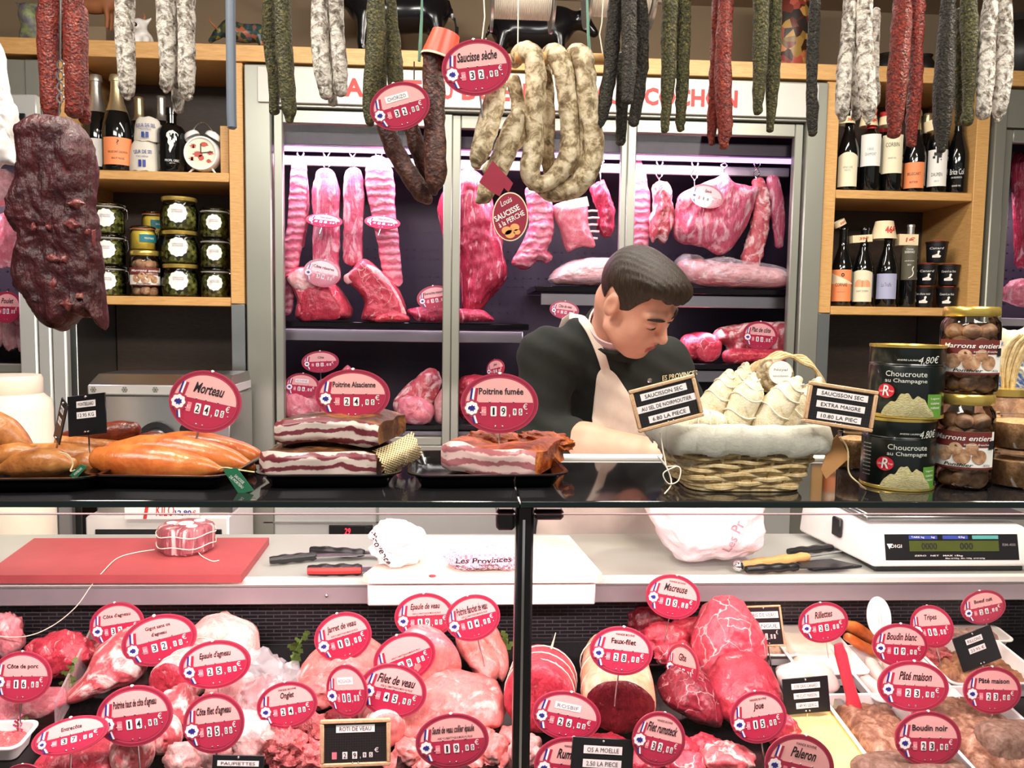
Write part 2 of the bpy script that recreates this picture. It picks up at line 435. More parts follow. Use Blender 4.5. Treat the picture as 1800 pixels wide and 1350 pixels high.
# sausages
M['s_white'] = crust('white mould casing', [(.34, '#463a31'), (.44, '#857b70'), (.52, '#c9c2b6'), (.66, '#ddd6c9')], 75, 110, 1.0, .004, .75)
M['s_speck'] = crust('speckled grey casing', [(.30, '#4a3a28'), (.44, '#8b7858'), (.54, '#c9b896'), (.70, '#e4d8c0')], 55, 90, .6, .003, .7)
M['s_herb'] = crust('herb crust', [(.30, '#1c1e14'), (.46, '#39391f'), (.58, '#5d5730'), (.72, '#9a8a4a')], 240, 230, 1.0, .005, .6)
M['s_herbdark'] = crust('dark pepper crust', [(.30, '#0f0e0c'), (.50, '#25221b'), (.62, '#453e30'), (.78, '#85755a')], 260, 240, 1.0, .005, .55)
M['s_red'] = crust('paprika crust', [(.30, '#350a07'), (.48, '#6d1a0d'), (.62, '#9c3216'), (.78, '#d0602f')], 220, 220, 1.0, .004, .42, spec=.5)
M['s_brown'] = crust('brown smoked sausage', [(.30, '#231210'), (.5, '#43231d'), (.66, '#6d4636'), (.8, '#b08a68')], 90, 160, .7, .003, .45)
M['s_orange'] = crust('orange smoked sausage', [(.3, '#a5481c'), (.5, '#cb6a2d'), (.7, '#e08a48')], 22, 120, .25, .002, .28, spec=.6)
M['s_ocher'] = crust('ochre smoked sausage', [(.3, '#8a4a20'), (.5, '#b8743a'), (.7, '#d39a5c')], 30, 140, .3, .002, .32, spec=.6)
M['s_darkred'] = crust('dark red smoked sausage', [(.3, '#3f150f'), (.5, '#6d2a1b'), (.7, '#94482b')], 30, 140, .3, .002, .3, spec=.6)
M['s_cloth'] = crust('cloth wrapped dry sausage', [(.25, '#a8976f'), (.45, '#dccfae'), (.65, '#f3ead2')], 60, 300, .5, .002, .8)
M['rind'] = crust('smoked rind', [(.3, '#241511'), (.5, '#55331f'), (.62, '#8d5a30'), (.75, '#b87a44')], 20, 60, .8, .005, .45)
M['rind_o'] = crust('orange smoked rind', [(.3, '#4e1a0e'), (.48, '#95411b'), (.62, '#c9692c'), (.78, '#e79b55')], 22, 60, .8, .006, .4)
def bacon(name, lean, fat, sc):
    t = NT(name); v = t.co((1, 1, 1)); d = t.noise(18, v, 4, .6); sep = t.n('ShaderNodeSeparateXYZ'); t.l(v, sep.inputs[0])
    d2 = t.noise(7, t.co((1, 1, 1), (5, 5, 5)), 3); z = t.math('ADD', t.math('MULTIPLY', sep.outputs[2], sc), t.math('ADD', t.math('MULTIPLY', d, 1.6), t.math('MULTIPLY', d2, 2.6)))
    s = t.math('SINE', t.math('MULTIPLY', z, 6.283)); c = t.ramp(t.math('ADD', t.math('MULTIPLY', s, .5), t.math('MULTIPLY', t.noise(60, v), .9)), [(.26, fat), (.40, fat), (.52, tuple((a+b)/2 for a, b in zip(lin(fat)[:3], lin(lean)[:3]))), (.64, lean), (.95, lean)])
    t.bump(d, .2, .002); return t.done(c, .3)
M['bacon'] = bacon('streaky bacon face', '#76323c', '#d2c0b6', 62); M['bacon_l'] = bacon('pale bacon face', '#b06a70', '#e6c4be', 56)
M['net'] = plain('string net', '#d9c79a', .8)
M['twine'] = plain('white twine', '#ece4d3', .85)
M['greentwine'] = plain('green twine', '#5f8a78', .8)
M['worksteel'] = plain('brushed steel worktop', '#b4b8b0', .4, .25, sc=8, var=.05)
M['cloth_w'] = plain('white cotton', '#cfccca', .9, var=.04)
M['bagcloth'] = plain('salt bag cloth', '#d8d3c6', .9, var=.05)
M['glass'] = glass('clear glass'); M['doorglass'] = glass('cabinet door glass', '#f4f2f6', .06); M['frontglass'] = glass('counter front glass', '#fbfafa', .35)
M['darkglass'] = plain('dark glass shelf', '#1d1c1e', .05, spec=.9, var=0)
M['glassedge'] = plain('green glass edge', '#091a18', .1, var=0)
M['skin'] = plain('skin', '#dba38a', .5, var=.05, sc=40); M['lips'] = plain('lips', '#b8665c', .45, var=.05)
M['jacket'] = plain('dark green black cotton', '#1a1e1a', .9, var=.12, sc=60, bump=.2)
M['apron'] = plain('cream apron cotton', '#e6d6c8', .85, var=.05, sc=30, bump=.2)
M['cream'] = plain('cream thread', '#dccfa8', .8, var=0)
M['film'] = film('clear film', '#ffffff', .22); M['bagfilm'] = film('white plastic bag', '#fbe9ec', .82, .4)
M['gold'] = plain('gold lid', '#d9bd63', .25, .7, var=.03)
M['bottle'] = plain('black bottle glass', '#07090a', .06, spec=.8, var=0)
M['label_c'] = plain('cream label', '#e9dfc0', .6, var=.02); M['label_o'] = plain('orange label', '#f0905a', .55, var=.02); M['label_w'] = plain('white label', '#eceae2', .6, var=.02)
M['label_lav'] = plain('lavender label', '#a9abc9', .6, var=.02); M['label_dk'] = plain('olive grey label', '#55503f', .6, var=.02)
M['foil'] = plain('silver gold foil', '#c4b48e', .3, .8, var=.08, sc=90); M['foil_s'] = plain('silver foil', '#bdbcb8', .3, .8, var=.08, sc=90)
M['card'] = plain('cream card', '#efdcb4', .7, var=.03)
M['pickle'] = crust('pickles', [(.2, '#262a10'), (.45, '#484d20'), (.7, '#6d6f34'), (.9, '#94924e')], 95, 60, .4, .003, .25, mode='voro', spec=.6)
M['chestnut'] = crust('chestnuts', [(.3, '#74503a'), (.5, '#b08462'), (.75, '#e2c6a4')], 60, 90, .3, .002, .4)
M['wicker'] = crust('pale wicker', [(.3, '#a98b57'), (.5, '#cdb584'), (.75, '#e8d9b2')], 90, 160, .3, .001, .55)
M['liner'] = plain('grey linen liner', '#c2c0b2', .9, var=.08, sc=50, bump=.4)
M['cangreen'] = plain('dark green can print', '#0b1413', .3, var=.08, Coat_Weight=.3)
M['kraut'] = crust('sauerkraut', [(.3, '#b7a764'), (.5, '#ddd39a'), (.75, '#f1edc6')], 150, 260, 1.0, .004, .6, (1, 1, 4))
M['green'] = plain('green print', '#5e9434', .5, var=.03); M['taggreen'] = plain('green card tag', '#24704d', .5, var=.05)
M['leaf'] = plain('green herb', '#5d7a35', .6, var=.3, sc=60)
M['redboard'] = plain('red chopping board', '#a8484a', .6, var=.06, sc=25, bump=.15)
M['whiteboard'] = plain('white chopping board', '#f4ead8', .5, var=.04, sc=15, bump=.1)
M['tan'] = plain('terracotta skin', '#a5673f', .6)
def hairmat():
    t = NT('short brown hair'); v = t.co((90, 90, 14)); f = t.noise(3, v, 5, .6, .4)
    t.bump(f, .8, .003); return t.done(t.ramp(f, [(.3, '#130d08'), (.55, '#2a1d10'), (.75, '#4a3818')]), .42, spec=.5)  # lighter strands put the lit highlights into the hair colour
M['hair'] = hairmat()
def stripes():
    t = NT('pink striped shirt'); wv = t.n('ShaderNodeTexWave'); wv.inputs['Scale'].default_value = 150; wv.bands_direction = 'Z'; t.l(t.co(), wv.inputs['Vector'])
    return t.done(t.ramp(wv.outputs['Fac'], [(.4, '#c98f9b'), (.6, '#f6eeee')]), .8)
M['shirt'] = stripes()
M['trouser'] = plain('dark trousers', '#23232a', .85, var=.1)
# ------------------------------------------------------------ the room
def X(px, py, Y): return at(px, py, Y).x
def Z(px, py, Y): return at(px, py, Y).z
def struct(name, mb, m): return tag(mb.build(name, m), kind='structure')
struct('floor', MB().box2(-4.2, 4.2, -2.5, 3.75, -0.1, 0), M['floor'])
struct('ceiling', MB().box2(-4.2, 4.2, -2.5, 3.75, 2.78, 2.88), M['ceil'])
struct('wall_back', MB().box2(-4.2, 4.2, 3.6, 3.75, 0, 2.78), M['wall'])
struct('wall_left', MB().box2(-4.2, -4.05, -2.5, 3.6, 0, 2.78), M['wall'])
struct('wall_right', MB().box2(4.05, 4.2, -2.5, 3.6, 0, 2.78), M['wall'])
# the high wall behind the top plank
struct('trim_1', MB().box2(-4.05, 4.05, 3.45, 3.6, 2.5, 2.78), M['wall'])

YB = 2.9
# long plank over the shelves and the cold cabinet
PZ0, PZ1 = 2.338, 2.392
MB().box2(-4.0, 4.0, YB-.01, 3.44, PZ0, PZ1, 0, .002).one('shelf_plank', M['wood_h'], 'long beech plank running along the top of shelves and cold cabinet', 'shelf')

def shelf_unit(x0, x1, tops, label, steel_from, right_in=True):
    t = thing('shelf_unit', label, 'shelf', ((x0+x1)/2, 3.05, 0))
    for a, b in ((x0, x0+.048), (x1-.048, x1)):
        MB().box2(a, b, YB, 3.25, steel_from, PZ0-.002, 0, .002).build('upright', M['wood'], t, world=True)
        MB().box2(a, b, YB, 3.25, 0.0, steel_from-.001, 0, .002).build('steel_upright', M['steel'], t, world=True)
    MB().box2(x0+.05, x1-.05, 3.22, 3.25, 0, PZ0-.003).build('back_board', M['wood_d'], t, world=True)
    for z in tops:
        MB().box2(x0+.049, x1-.049, YB+.002, 3.219, z-.03, z, 0, .002).build('shelf_board', M['wood_h'], t, world=True)
    return t
LX0, LX1 = X(101, 300, YB), X(428, 300, YB)
LZ1, LZ2 = Z(404, 304, YB), Z(404, 523, YB)
RX0, RX1 = X(1450, 250, YB), X(1739, 250, YB)
RZ1, RZ2 = Z(1590, 336, YB), Z(1590, 540, YB)
shelf_unit(LX0, LX1, (LZ1, LZ2), 'beech shelf unit with champagne and pickle jars left of the cold cabinet', Z(420, 534, YB))
shelf_unit(RX0, RX1, (RZ1, RZ2), 'beech shelf unit holding wine bottles right of the cold cabinet', Z(1440, 550, YB))

# ------------------------------------------------------------ cold cabinets
def cold_cabinet(x0, x1, pane_x, zb, zt, zh, sign, label, inner, drop=0, jamb=.03):
    # x0..x1 outer, pane_x list of (a,b) panes, zb/zt pane bottom/top, zh top of the header
    t = thing('cold_cabinet', label, 'cold cabinet', ((x0+x1)/2, 3.2, 0))
    yb = 3.44
    b = MB(); b.box2(x0, x1, yb, yb+.02, 0, zh, 0)
    b.box2(x0, x0+.012, YB+.05, yb, 0, zh, 0); b.box2(x1-.012, x1, YB+.05, yb, 0, zh, 0)
    b.box2(x0, x1, YB+.05, yb, zh-.02, zh-.001, 0); b.box2(x0+.012, x1-.012, YB+.05, yb, zb-.07, zb-.01, 0)
    b.build('lining', M['darkpanel'], t, world=True)
    # perforated back
    p = MB(); r = random.Random(3)
    for i in range(int((x1-x0-.1)/.032)):
        for j in range(24):
            if j % 3 == 2: continue
            xx, zz = x0+.06+i*.032, zb+.12+j*.036
            if zz < zt-.05: p.box((xx, yb-.001, zz), (.008, .002, .005))
    p.build('perforation', M['black'], t, world=True)['kind'] = 'stuff'
    f = MB()
    f.box2(x0, pane_x[0][0]-.035, YB-.012, YB+.05, 0.0, zh, 0, .004); f.box2(pane_x[-1][1]+.035, x1, YB-.012, YB+.05, 0.0, zh, 0, .004)
    f.box2(x0, x1, YB-.006, YB+.048, zt+.05, zh, 0, .003)
    f.box2(x0, x1, YB-.006, YB+.048, zb-.12, zb-.03, 0, .003)
    f.build('frame', M['alu'], t, world=True)
    for i, (a, c) in enumerate(pane_x):
        y = YB+.005 + (.012 if i % 2 else 0)
        d = MB(); w_ = jamb
        d.box2(a-w_, a, y, y+.03, zb-.03, zt+.045, 0, .003); d.box2(c, c+w_, y, y+.03, zb-.03, zt+.045, 0, .003)
        d.box2(a, c, y, y+.03, zt, zt+.045, 0, .003); d.box2(a, c, y, y+.03, zb-.03, zb, 0, .003)
        do = d.build('door', M['alu'], t, world=True)
        MB().box2(a, c, y+.012, y+.016, zb, zt).build('pane', M['doorglass'], do, world=True)
    k = MB()
    k.box2(x0+.012, x1-.012, YB-.004, YB+.05, .1, zb-.125, 0, .003)
    k.build('kick_panel', M['alu_l'], t, world=True)
    return t
CX0, CX1 = X(432, 300, YB), X(1448, 300, YB)
panes = [(X(498, 500, YB), X(778, 500, YB)), (X(808, 500, YB), X(1088, 500, YB)), (X(1113, 500, YB), X(1392, 400, YB))]
CZB, CZT, CZH = Z(640, 768, YB), Z(600, 218, YB), Z(600, 119, YB)
cab = cold_cabinet(CX0, CX1, panes, CZB, CZT, CZH, True, 'large cold cabinet with three glass doors full of hanging meat', None)
# lit rail and inner shelves
rail = MB(); rail.box2(CX0+.06, CX1-.06, 3.06, 3.075, 2.03, 2.065, 0, .003); rail.build('hanging_rail', M['alu_d'], cab, world=True)
MB().box2(CX0+.06, CX1-.06, 3.005, 3.03, 2.072, 2.09, 0, .003).build('tube_lamp', emit('lilac tube lamp', '#e6bcff', 1.8), cab, world=True)
MB().box2(CX0+.03, CX1-.03, 2.97, 3.0, 2.085, 2.13, 0, .003).build('lamp_cover', M['darkpanel'], cab, world=True)
def inner_shelf(xa, xb, z, yf=2.98):
    s = MB().box2(xa, xb, yf, 3.42, z-.022, z, 0, .003).build('meat_shelf', M['blackglossy'], cab, world=True)
    MB().box2(xa+.02, xb-.02, yf+.02, yf+.03, z-.07, z-.026, 0, .002).build('bracket_rail', M['steel'], s, world=True)
SZL = Z(640, 566, 2.98); SZR = Z(1200, 506, 2.98); SZR2 = Z(1300, 640, 2.98); SZB = CZB+.015
inner_shelf(CX0+.06, X(930, 560, 2.98), SZL); inner_shelf(X(942, 510, 2.98), CX1-.06, SZR)
inner_shelf(X(942, 640, 2.98), CX1-.06, SZR2)
inner_shelf(CX0+.06, CX1-.06, SZB+.02)
# price rail clips and sign
sg = MB().box2(X(455, 150, YB), X(1436, 150, YB), YB-.022, YB-.008, Z(600, 186, YB), Z(600, 124, YB), 0, .002).build('sign_board', M['signwhite'], cab, world=True)
lt = MB()
zc_ = Z(620, 154, YB-.02); lh = .060
for s_, a, b in (('A', 607, 641), ('R', 652, 678), ('T', 705, 742), ('D', 752, 776), ('U', 778, 796), ('B', 812, 836), ('O', 840, 864), ('E', 872, 896), ('U', 899, 925), ('A', 1042, 1066), ('U', 1068, 1092), ('COCHON', 1130, 1293)):
    xa, xb = X(a, 170, YB), X(b, 170, YB); lt = MB(); put_text(lt, s_, (xa+xb)/2, zc_, xb-xa, lh, YB-.0235, 0, 0, .035); lt.build('sign_letters', M['red'], sg, world=True)
ds = MB(); xa, xb = X(579, 932, YB), X(656, 932, YB); za, zb_ = Z(617, 943, YB), Z(617, 922, YB)
ds.box2(xa, xb, YB-.012, YB-.003, za, zb_, 0, .002)
dsp = ds.build('thermostat', M['black'], cab, world=True)
dt = MB(); put_text(dt, '29', (xa+xb)/2-.012, (za+zb_)/2, .022, .024, YB-.0125, 0, .15, .01); dt.build('digits', emit('red display digits', '#ff2a3a', 2.5), dsp, world=True)
MB().box(((xb-.018), YB-.0135, (za+zb_)/2), (.02, .004, .03), 0, .001).build('switch', M['slate'], dsp, world=True)
sv = MB(); sv.box2(CX0+.05, X(690, 900, YB), YB-.012, YB-.005, Z(600, 918, YB), Z(600, 916, YB)); sv.box2(X(662, 900, YB), X(666, 900, YB), YB-.012, YB-.005, .3, Z(600, 890, YB)); sv.build('panel_seam', M['alu_d'], cab, world=True)
# side cabinets at both edges of the photograph
lcab = cold_cabinet(-2.75, X(100, 300, YB), [(-2.62, X(36, 400, YB))], Z(30, 640, YB), Z(30, 225, YB), Z(30, 105, YB), False, 'cold cabinet at the left edge with grey metal frame', None)
rcab = cold_cabinet(X(1742, 300, YB), 3.0, [(X(1779, 300, YB), 2.88)], Z(1790, 690, YB), Z(1790, 250, YB), Z(1790, 158, YB), False, 'cold cabinet at the right edge with grey metal frame', None)
for c_, xa, xb in ((lcab, -2.7, X(85, 300, YB)), (rcab, X(1760, 300, YB), 2.95)):
    for z in (1.52, 1.26):
        MB().box2(xa, xb, 2.98, 3.42, z-.03, z, 0, .003).build('meat_shelf', M['alu_l'], c_, world=True)
st = MB(); 
for i, (a, b) in enumerate(((54, 84), (86, 108), (110, 134))): st.box2(X(a, 700, YB), X(b, 700, YB), YB-.06, YB-.025, .3, Z(90, 512, YB), 0, .006)
st.one('steel_column', M['alu_l'], 'ribbed pale aluminium column left of the dark niche', 'column')
hd = MB(); hd.box2(X(20, 205, YB-.03), X(70, 205, YB-.03), YB-.05, YB-.02, Z(40, 226, YB-.03), Z(40, 168, YB-.03), 0, .004); ho = hd.build('handle_plate', M['alu_l'], lcab, world=True)
MB().box2(X(30, 205, YB-.05), X(46, 205, YB-.05), YB-.06, YB-.051, Z(40, 222, YB-.05), Z(40, 200, YB-.05), 0, .002).build('lock', M['black'], ho, world=True)
# ------------------------------------------------------------ bottles, jars and tins
def base(px, py, z, Y=None):
    if Y is None: p = atz(px, py, z)
    else: p = at(px, py, Y); p.z = z
    p.z += .0008
    return p
BPROF = {
 'bordeaux': [(0, 0), (.93, 0), (1, .012), (1, .60), (.97, .64), (.80, .69), (.50, .73), (.40, .76), (.37, .80), (.37, .965), (.42, .966), (.42, .99), (.36, 1), (0, 1)],
 'burgundy': [(0, 0), (.93, 0), (1, .012), (1, .44), (.96, .50), (.82, .58), (.60, .67), (.45, .74), (.38, .80), (.35, .965), (.41, .966), (.41, .99), (.35, 1), (0, 1)],
 'champagne': [(0, 0), (.92, 0), (1, .015), (1, .42), (.95, .49), (.80, .58), (.58, .66), (.44, .73), (.36, .82), (.33, .93), (.42, .935), (.42, .97), (.36, 1), (0, 1)],
 'squat': [(0, 0), (.93, 0), (1, .02), (1, .58), (.95, .66), (.75, .72), (.45, .75), (.36, .77), (.36, .90), (.42, .905), (.42, 1), (0, 1)]}
def bottle(p, w, h, style, label, group=None, lab=None, foil=None, foil_z=.74, texts=(), rz=0, name='wine_bottle', lshape=None, lz=(.1, .38), lw=.8):
    t = thing(name, label, 'bottle', p, (0, 0, rz-math.atan2(p.x, p.y)), group)
    R = w/2; pr = [(r*R, z*h) for r, z in BPROF[style]]
    MB().lathe(pr, 26).build('glass_body', M['bottle'], t)
    if foil:
        fp = [(r*R+.0012, z*h) for r, z in BPROF[style] if z >= foil_z and r > 0]
        r0 = np.interp(foil_z, [z for r, z in BPROF[style]][1:-1], [r for r, z in BPROF[style]][1:-1])*R+.0012
        MB().lathe([(r0, foil_z*h)]+fp+[(0, h+.001)], 22).build('foil', foil, t)
    if lab:
        b = MB(); bent_patch(b, R+.0006, -R*lw*1.3, R*lw*1.3, lz[0]*h, lz[1]*h, 0, 14, lshape); b.build('paper_label', lab, t)
    tb = MB()
    for s, cz, tw, th, mi in texts: put_text(tb, s, 0, cz*h, tw*R, th*h, 0, mi, 0, 0, False, 0, R+.0012)
    if texts: tb.build('lettering', [M['ink'], M['white'], M['red'], M['inkgrey']], t)
    return t
YS_ = 2.955
g1 = 'wine bottles on the upper right shelf'
for px, w, st, lab, lz, tx, lb, foil, shp in (
  (1488, .074, 'burgundy', M['label_c'], (.05, .46), [('VINS DE\nPAYS', .26, .9, .06, 3)], 'black wine bottle with arched cream label leftmost on the upper right shelf', M['bottle'], lambda s: .88+.12*math.sin(PI*s)),
  (1527, .076, 'bordeaux', M['label_w'], (.30, .68), [('1850', .5, .5, .03, 3), ('GRAMMONT', .44, 1.0, .035, 3)], 'black wine bottle with plain white label second on the upper right shelf', M['red'], None),
  (1565, .078, 'bordeaux', M['label_c'], (.22, .68), [('CORBIN', .56, 1.2, .05, 0), ('GRAND CRU', .40, .7, .02, 3)], 'wine bottle with big cream CORBIN label on the upper right shelf', M['bottle'], None),
  (1605, .076, 'champagne', M['label_o'], (.05, .36), [('BILLECART', .22, 1.2, .035, 0), ('BRUT ROSE', .12, .7, .025, 0)], 'champagne bottle with orange label on the upper right shelf', M['foil'], None),
  (1645, .072, 'bordeaux', M['label_w'], (.08, .52), [('DAUMEN', .22, 1.0, .045, 0), ('2013', .14, .4, .02, 3)], 'wine bottle with white label and dark tree picture', M['bottle'], None),
  (1680, .072, 'burgundy', None, None, [('Brice Col', .26, 1.3, .07, 1), ('CRU BOURGEOIS', .19, 1.0, .02, 1), ('GRAND VIN', .09, .8, .02, 1)], 'unlabelled black bottle with white print rightmost on the upper right shelf', M['bottle'], None)):
    t = bottle(base(px, 336, RZ1, YS_), w, .295, st, lb, g1, lab, foil, .76, tx, 0, 'wine_bottle', shp, lz or (.1, .3))
    if 'tree' in lb:
        m = MB(); R = .0375
        for x0, x1, z0, z1 in ((-.002, .004, .105, .14), (-.012, .014, .132, .143), (-.004, .014, .143, .149), (.002, .013, .124, .133), (-.016, -.008, .122, .13), (.01, .013, .115, .119)): bent_patch(m, R+.0012, x0, x1, z0, z1)
        m.build('tree_picture', M['ink'], t)
for px, lb, foil in ((1548, 'red capped bottle standing behind the CORBIN bottle', M['red']), (1624, 'gold necked bottle behind the orange label champagne on the right', M['foil'])):
    bottle(base(px, 336, RZ1, YS_+.1), .074, .31, 'burgundy', lb, g1, None, foil, .76)
g2 = 'wine bottles on the lower right shelf'
for px, w, st, lab, tx, lb, lz, shp in (
  (1477, .075, 'burgundy', M['label_o'], [('CORNAS', .27, 1.1, .045, 0), ('appellation', .18, .7, .018, 3)], 'wine bottle with orange and cream CORNAS label', (.06, .46), None),
  (1514, .074, 'burgundy', M['label_c'], [('SAINT JOSEPH', .19, 1.1, .03, 3)], 'wine bottle with a hillside picture on its cream label', (.06, .46), lambda s: .9+.1*math.sin(PI*.8*s+.4)),
  (1556, .076, 'burgundy', M['label_lav'], [('La Truffe', .28, .9, .05, 3)], 'wine bottle with lavender label under the card hat', (.10, .42), None),
  (1594, .060, 'bordeaux', M['label_dk'], [('Chateau', .70, .8, .022, 1), ('BARBANAU', .665, 1.1, .03, 1), ('cuvee de reserve', .56, 1.1, .018, 1), ('2014', .51, .4, .02, 1)], 'slim wine bottle with tall olive grey label', (.33, .74), None)):
    t = bottle(base(px, 540, RZ2, YS_), w, .285 if px != 1594 else .30, st, lb, g2, lab, M['foil_s'] if px == 1594 else M['bottle'], .80, tx, 0, 'wine_bottle', shp, lz)
    if px == 1477: 
        m = MB(); bent_patch(m, .0382, -.045, .045, .08, .125, 0, 14, lambda s: max(.05, .95-(.9*s if s < .5 else .9*s))); m.build('label_band', M['label_c'], t)
        m = MB(); put_text(m, '♦' if False else 'o', .004, .112, .012, .014, 0, 0, 0, .03, False, 0, .0385); m.build('lettering', M['ink'], t)
    if px == 1514:
        m = MB(); bent_patch(m, .0376, -.03, .03, .07, .105, 0, 14, lambda s: .3+.5*math.sin(PI*s)+.15*math.sin(9*s)); m.build('hill_picture', M['label_o'], t)
    if px == 1594:
        m = MB(); pts = [(.0, .0), (.012, .008), (.016, .02), (.012, .032), (.016, .042)]; 
        m.tube([(.0306*math.sin(x/.0306), -.0306*math.cos(x/.0306)-.001, .105+z) for x, z in crom(pts, 6)], .0016, 6); m.build('swan_line', M['white'], t)
# champagne and friends on the left shelf
g3 = 'champagne bottles on the upper left shelf'
bottle(base(208, 303, LZ1, 2.955), .100, .325, 'champagne', 'champagne bottle with orange label and silver gold neck foil', g3, M['label_o'], M['foil'], .62, [('BILLECART-SALMON', .19, 1.25, .022, 0), ('BRUT ROSE', .125, .8, .018, 0), ('?', .29, .16, .05, 0)], 0, 'champagne_bottle', None, (.06, .34))
bottle(base(173, 303, LZ1, 3.0), .094, .335, 'champagne', 'champagne bottle with silver neck half hidden by the hanging beef slab', g3, M['label_w'], M['foil_s'], .62, [], 0, 'champagne_bottle', None, (.06, .34))
bottle(base(208, 303, LZ1, 3.13), .086, .33, 'champagne', 'champagne bottle standing at the back between the two front ones', g3, None, M['foil_s'], .62, [], 0, 'champagne_bottle')
bottle(base(247, 303, LZ1, 3.10), .08, .29, 'bordeaux', 'dark bottle with gold wire neck behind the salt bags', None, None, M['foil'], .70)
bottle(base(286, 303, LZ1, 3.12), .08, .30, 'bordeaux', 'dark bottle with crumpled clear wrap behind the squat bottle', None, None, M['foil_s'], .70)
t = bottle(base(303, 303, LZ1, 2.95), .094, .218, 'squat', 'squat black bottle with white bearded profile print', None, None, None, .7, [('PROFIL GREC', .17, 1.0, .035, 1), ('gin', .13, .4, .015, 1)], 0, 'spirit_bottle')
m = MB()
pr = [(-.008, .125), (.004, .128), (.012, .120), (.010, .112), (.016, .105), (.011, .102), (.012, .096), (.006, .090), (.006, .078), (0, .066), (-.006, .052), (-.010, .062), (-.008, .076), (-.014, .086), (-.012, .098), (-.018, .108), (-.016, .118)]
R = .0476
m.add([(R*math.sin(x/R), -R*math.cos(x/R), z+.01) for x, z in pr], [tuple(range(len(pr)))]); m.build('profile_print', M['label_w'], t, smooth=False)
# salt bags
for k, (px, py, z0, hh, lb) in enumerate(((256, 303, LZ1, .105, 'white cloth salt bag printed FLEUR DE SEL, lower of the two'), (262, 303, LZ1+.10, .085, 'white cloth salt bag printed FLEUR DE SEL, resting on the other'))):
    p = base(px, py, z0, 2.95); t = thing('salt_bag', lb, 'bag', p, (0, 0, .1), 'salt bags')
    m = MB(); prf = [(.0, 0), (.048-.006*k, 0), (.05-.006*k, .01), (.047-.006*k, hh*.6), (.042-.006*k, hh*.85), (.034-.006*k, hh*.97), (.0, hh)]
    m.lathe(prf, 24); 
    m.v = [(x*1.05, y*.8, z+.002+.002*math.sin(9*x/.05)) for x, y, z in m.v]; m.build('bag_body', M['bagcloth'], t)
    m = MB(); put_text(m, 'FLEUR DE SEL', 0, hh*.62, .07, .012, 0, 0, 0, .01, False, .03, .042); put_text(m, 'recolte', 0, hh*.48, .04, .006, 0, 0, 0, 0, False, 0, .043)
    for a in (-.012, .002): bent_patch(m, .0435, a, a+.01, hh*.14, hh*.36)
    m.build('lettering', M['blue'], t)
# alarm clock
p = base(357, 303, LZ1, 2.95); t = thing('alarm_clock', 'white twin bell alarm clock with brown cow spots', 'clock', p)
R = .058; cz = .068
m = MB(); m.M = Matrix.Translation((0, 0, cz)) @ Matrix.Rotation(PI/2, 4, 'X'); m.lathe([(0, -.03), (R*.8, -.03), (R, -.02), (R, .02), (R*.97, .026), (R*.88, .026), (R*.86, .018), (0, .018)], 36); m.build('case', M['white'], t)
m = MB(); m.prism(ell(R*.86, R*.86, 32, (0, cz)), -.0195, -.018); m.build('dial', plain('cream dial', '#f3e6cf', .5), t)
m = MB()
for cx, czz, a, b in ((-.03, .028, .012, .009), (.012, .035, .016, .01), (.036, .002, .01, .009), (-.012, -.004, .02, .012), (.0, -.018, .012, .012), (-.036, -.022, .009, .008), (.03, -.03, .009, .008)):
    m.prism([(x*(1+.2*math.sin(3*i)), z) for i, (x, z) in enumerate(ell(a*.8, b*.8, 14, (cx*.85, cz+czz*.85)))], -.0205, -.0196)
m.build('cow_spot', plain('cow spot brown', '#c0564a', .5), t)
m = MB(); m.box((.02, -.0215, cz+.003), (.042, .001, .003), 0, 0, (0, -.1, 0)); m.box((0, -.0215, cz+.016), (.003, .001, .03)); m.build('hand', M['ink'], t)
for sx in (-1, 1):
    m = MB(); m.M = Matrix.Translation((sx*.033, 0, cz+.056)) @ Matrix.Rotation(sx*.5, 4, 'Y'); m.lathe([(.027, 0), (.026, .010), (.02, .018), (0, .023)], 20); m.build('bell', M['white'], t)
    m = MB(); m.cyl((sx*.03, 0, .02), (sx*.045, -.01, .003), .004, .003, 10); m.build('foot', M['white'], t)
m = MB(); m.tube([(-.036+.072*i/12, 0, cz+.075+.032*math.sin(PI*i/12)) for i in range(13)], .003, 8); m.build('carry_handle', M['chrome'], t)
MB().box2(X(387, 265, 2.94), X(402, 265, 2.94), 2.94, 3.02, LZ1, LZ1+.165, 0, .002).one('wood_block', M['wood'], 'upright orange brown wooden block beside the alarm clock', 'block')
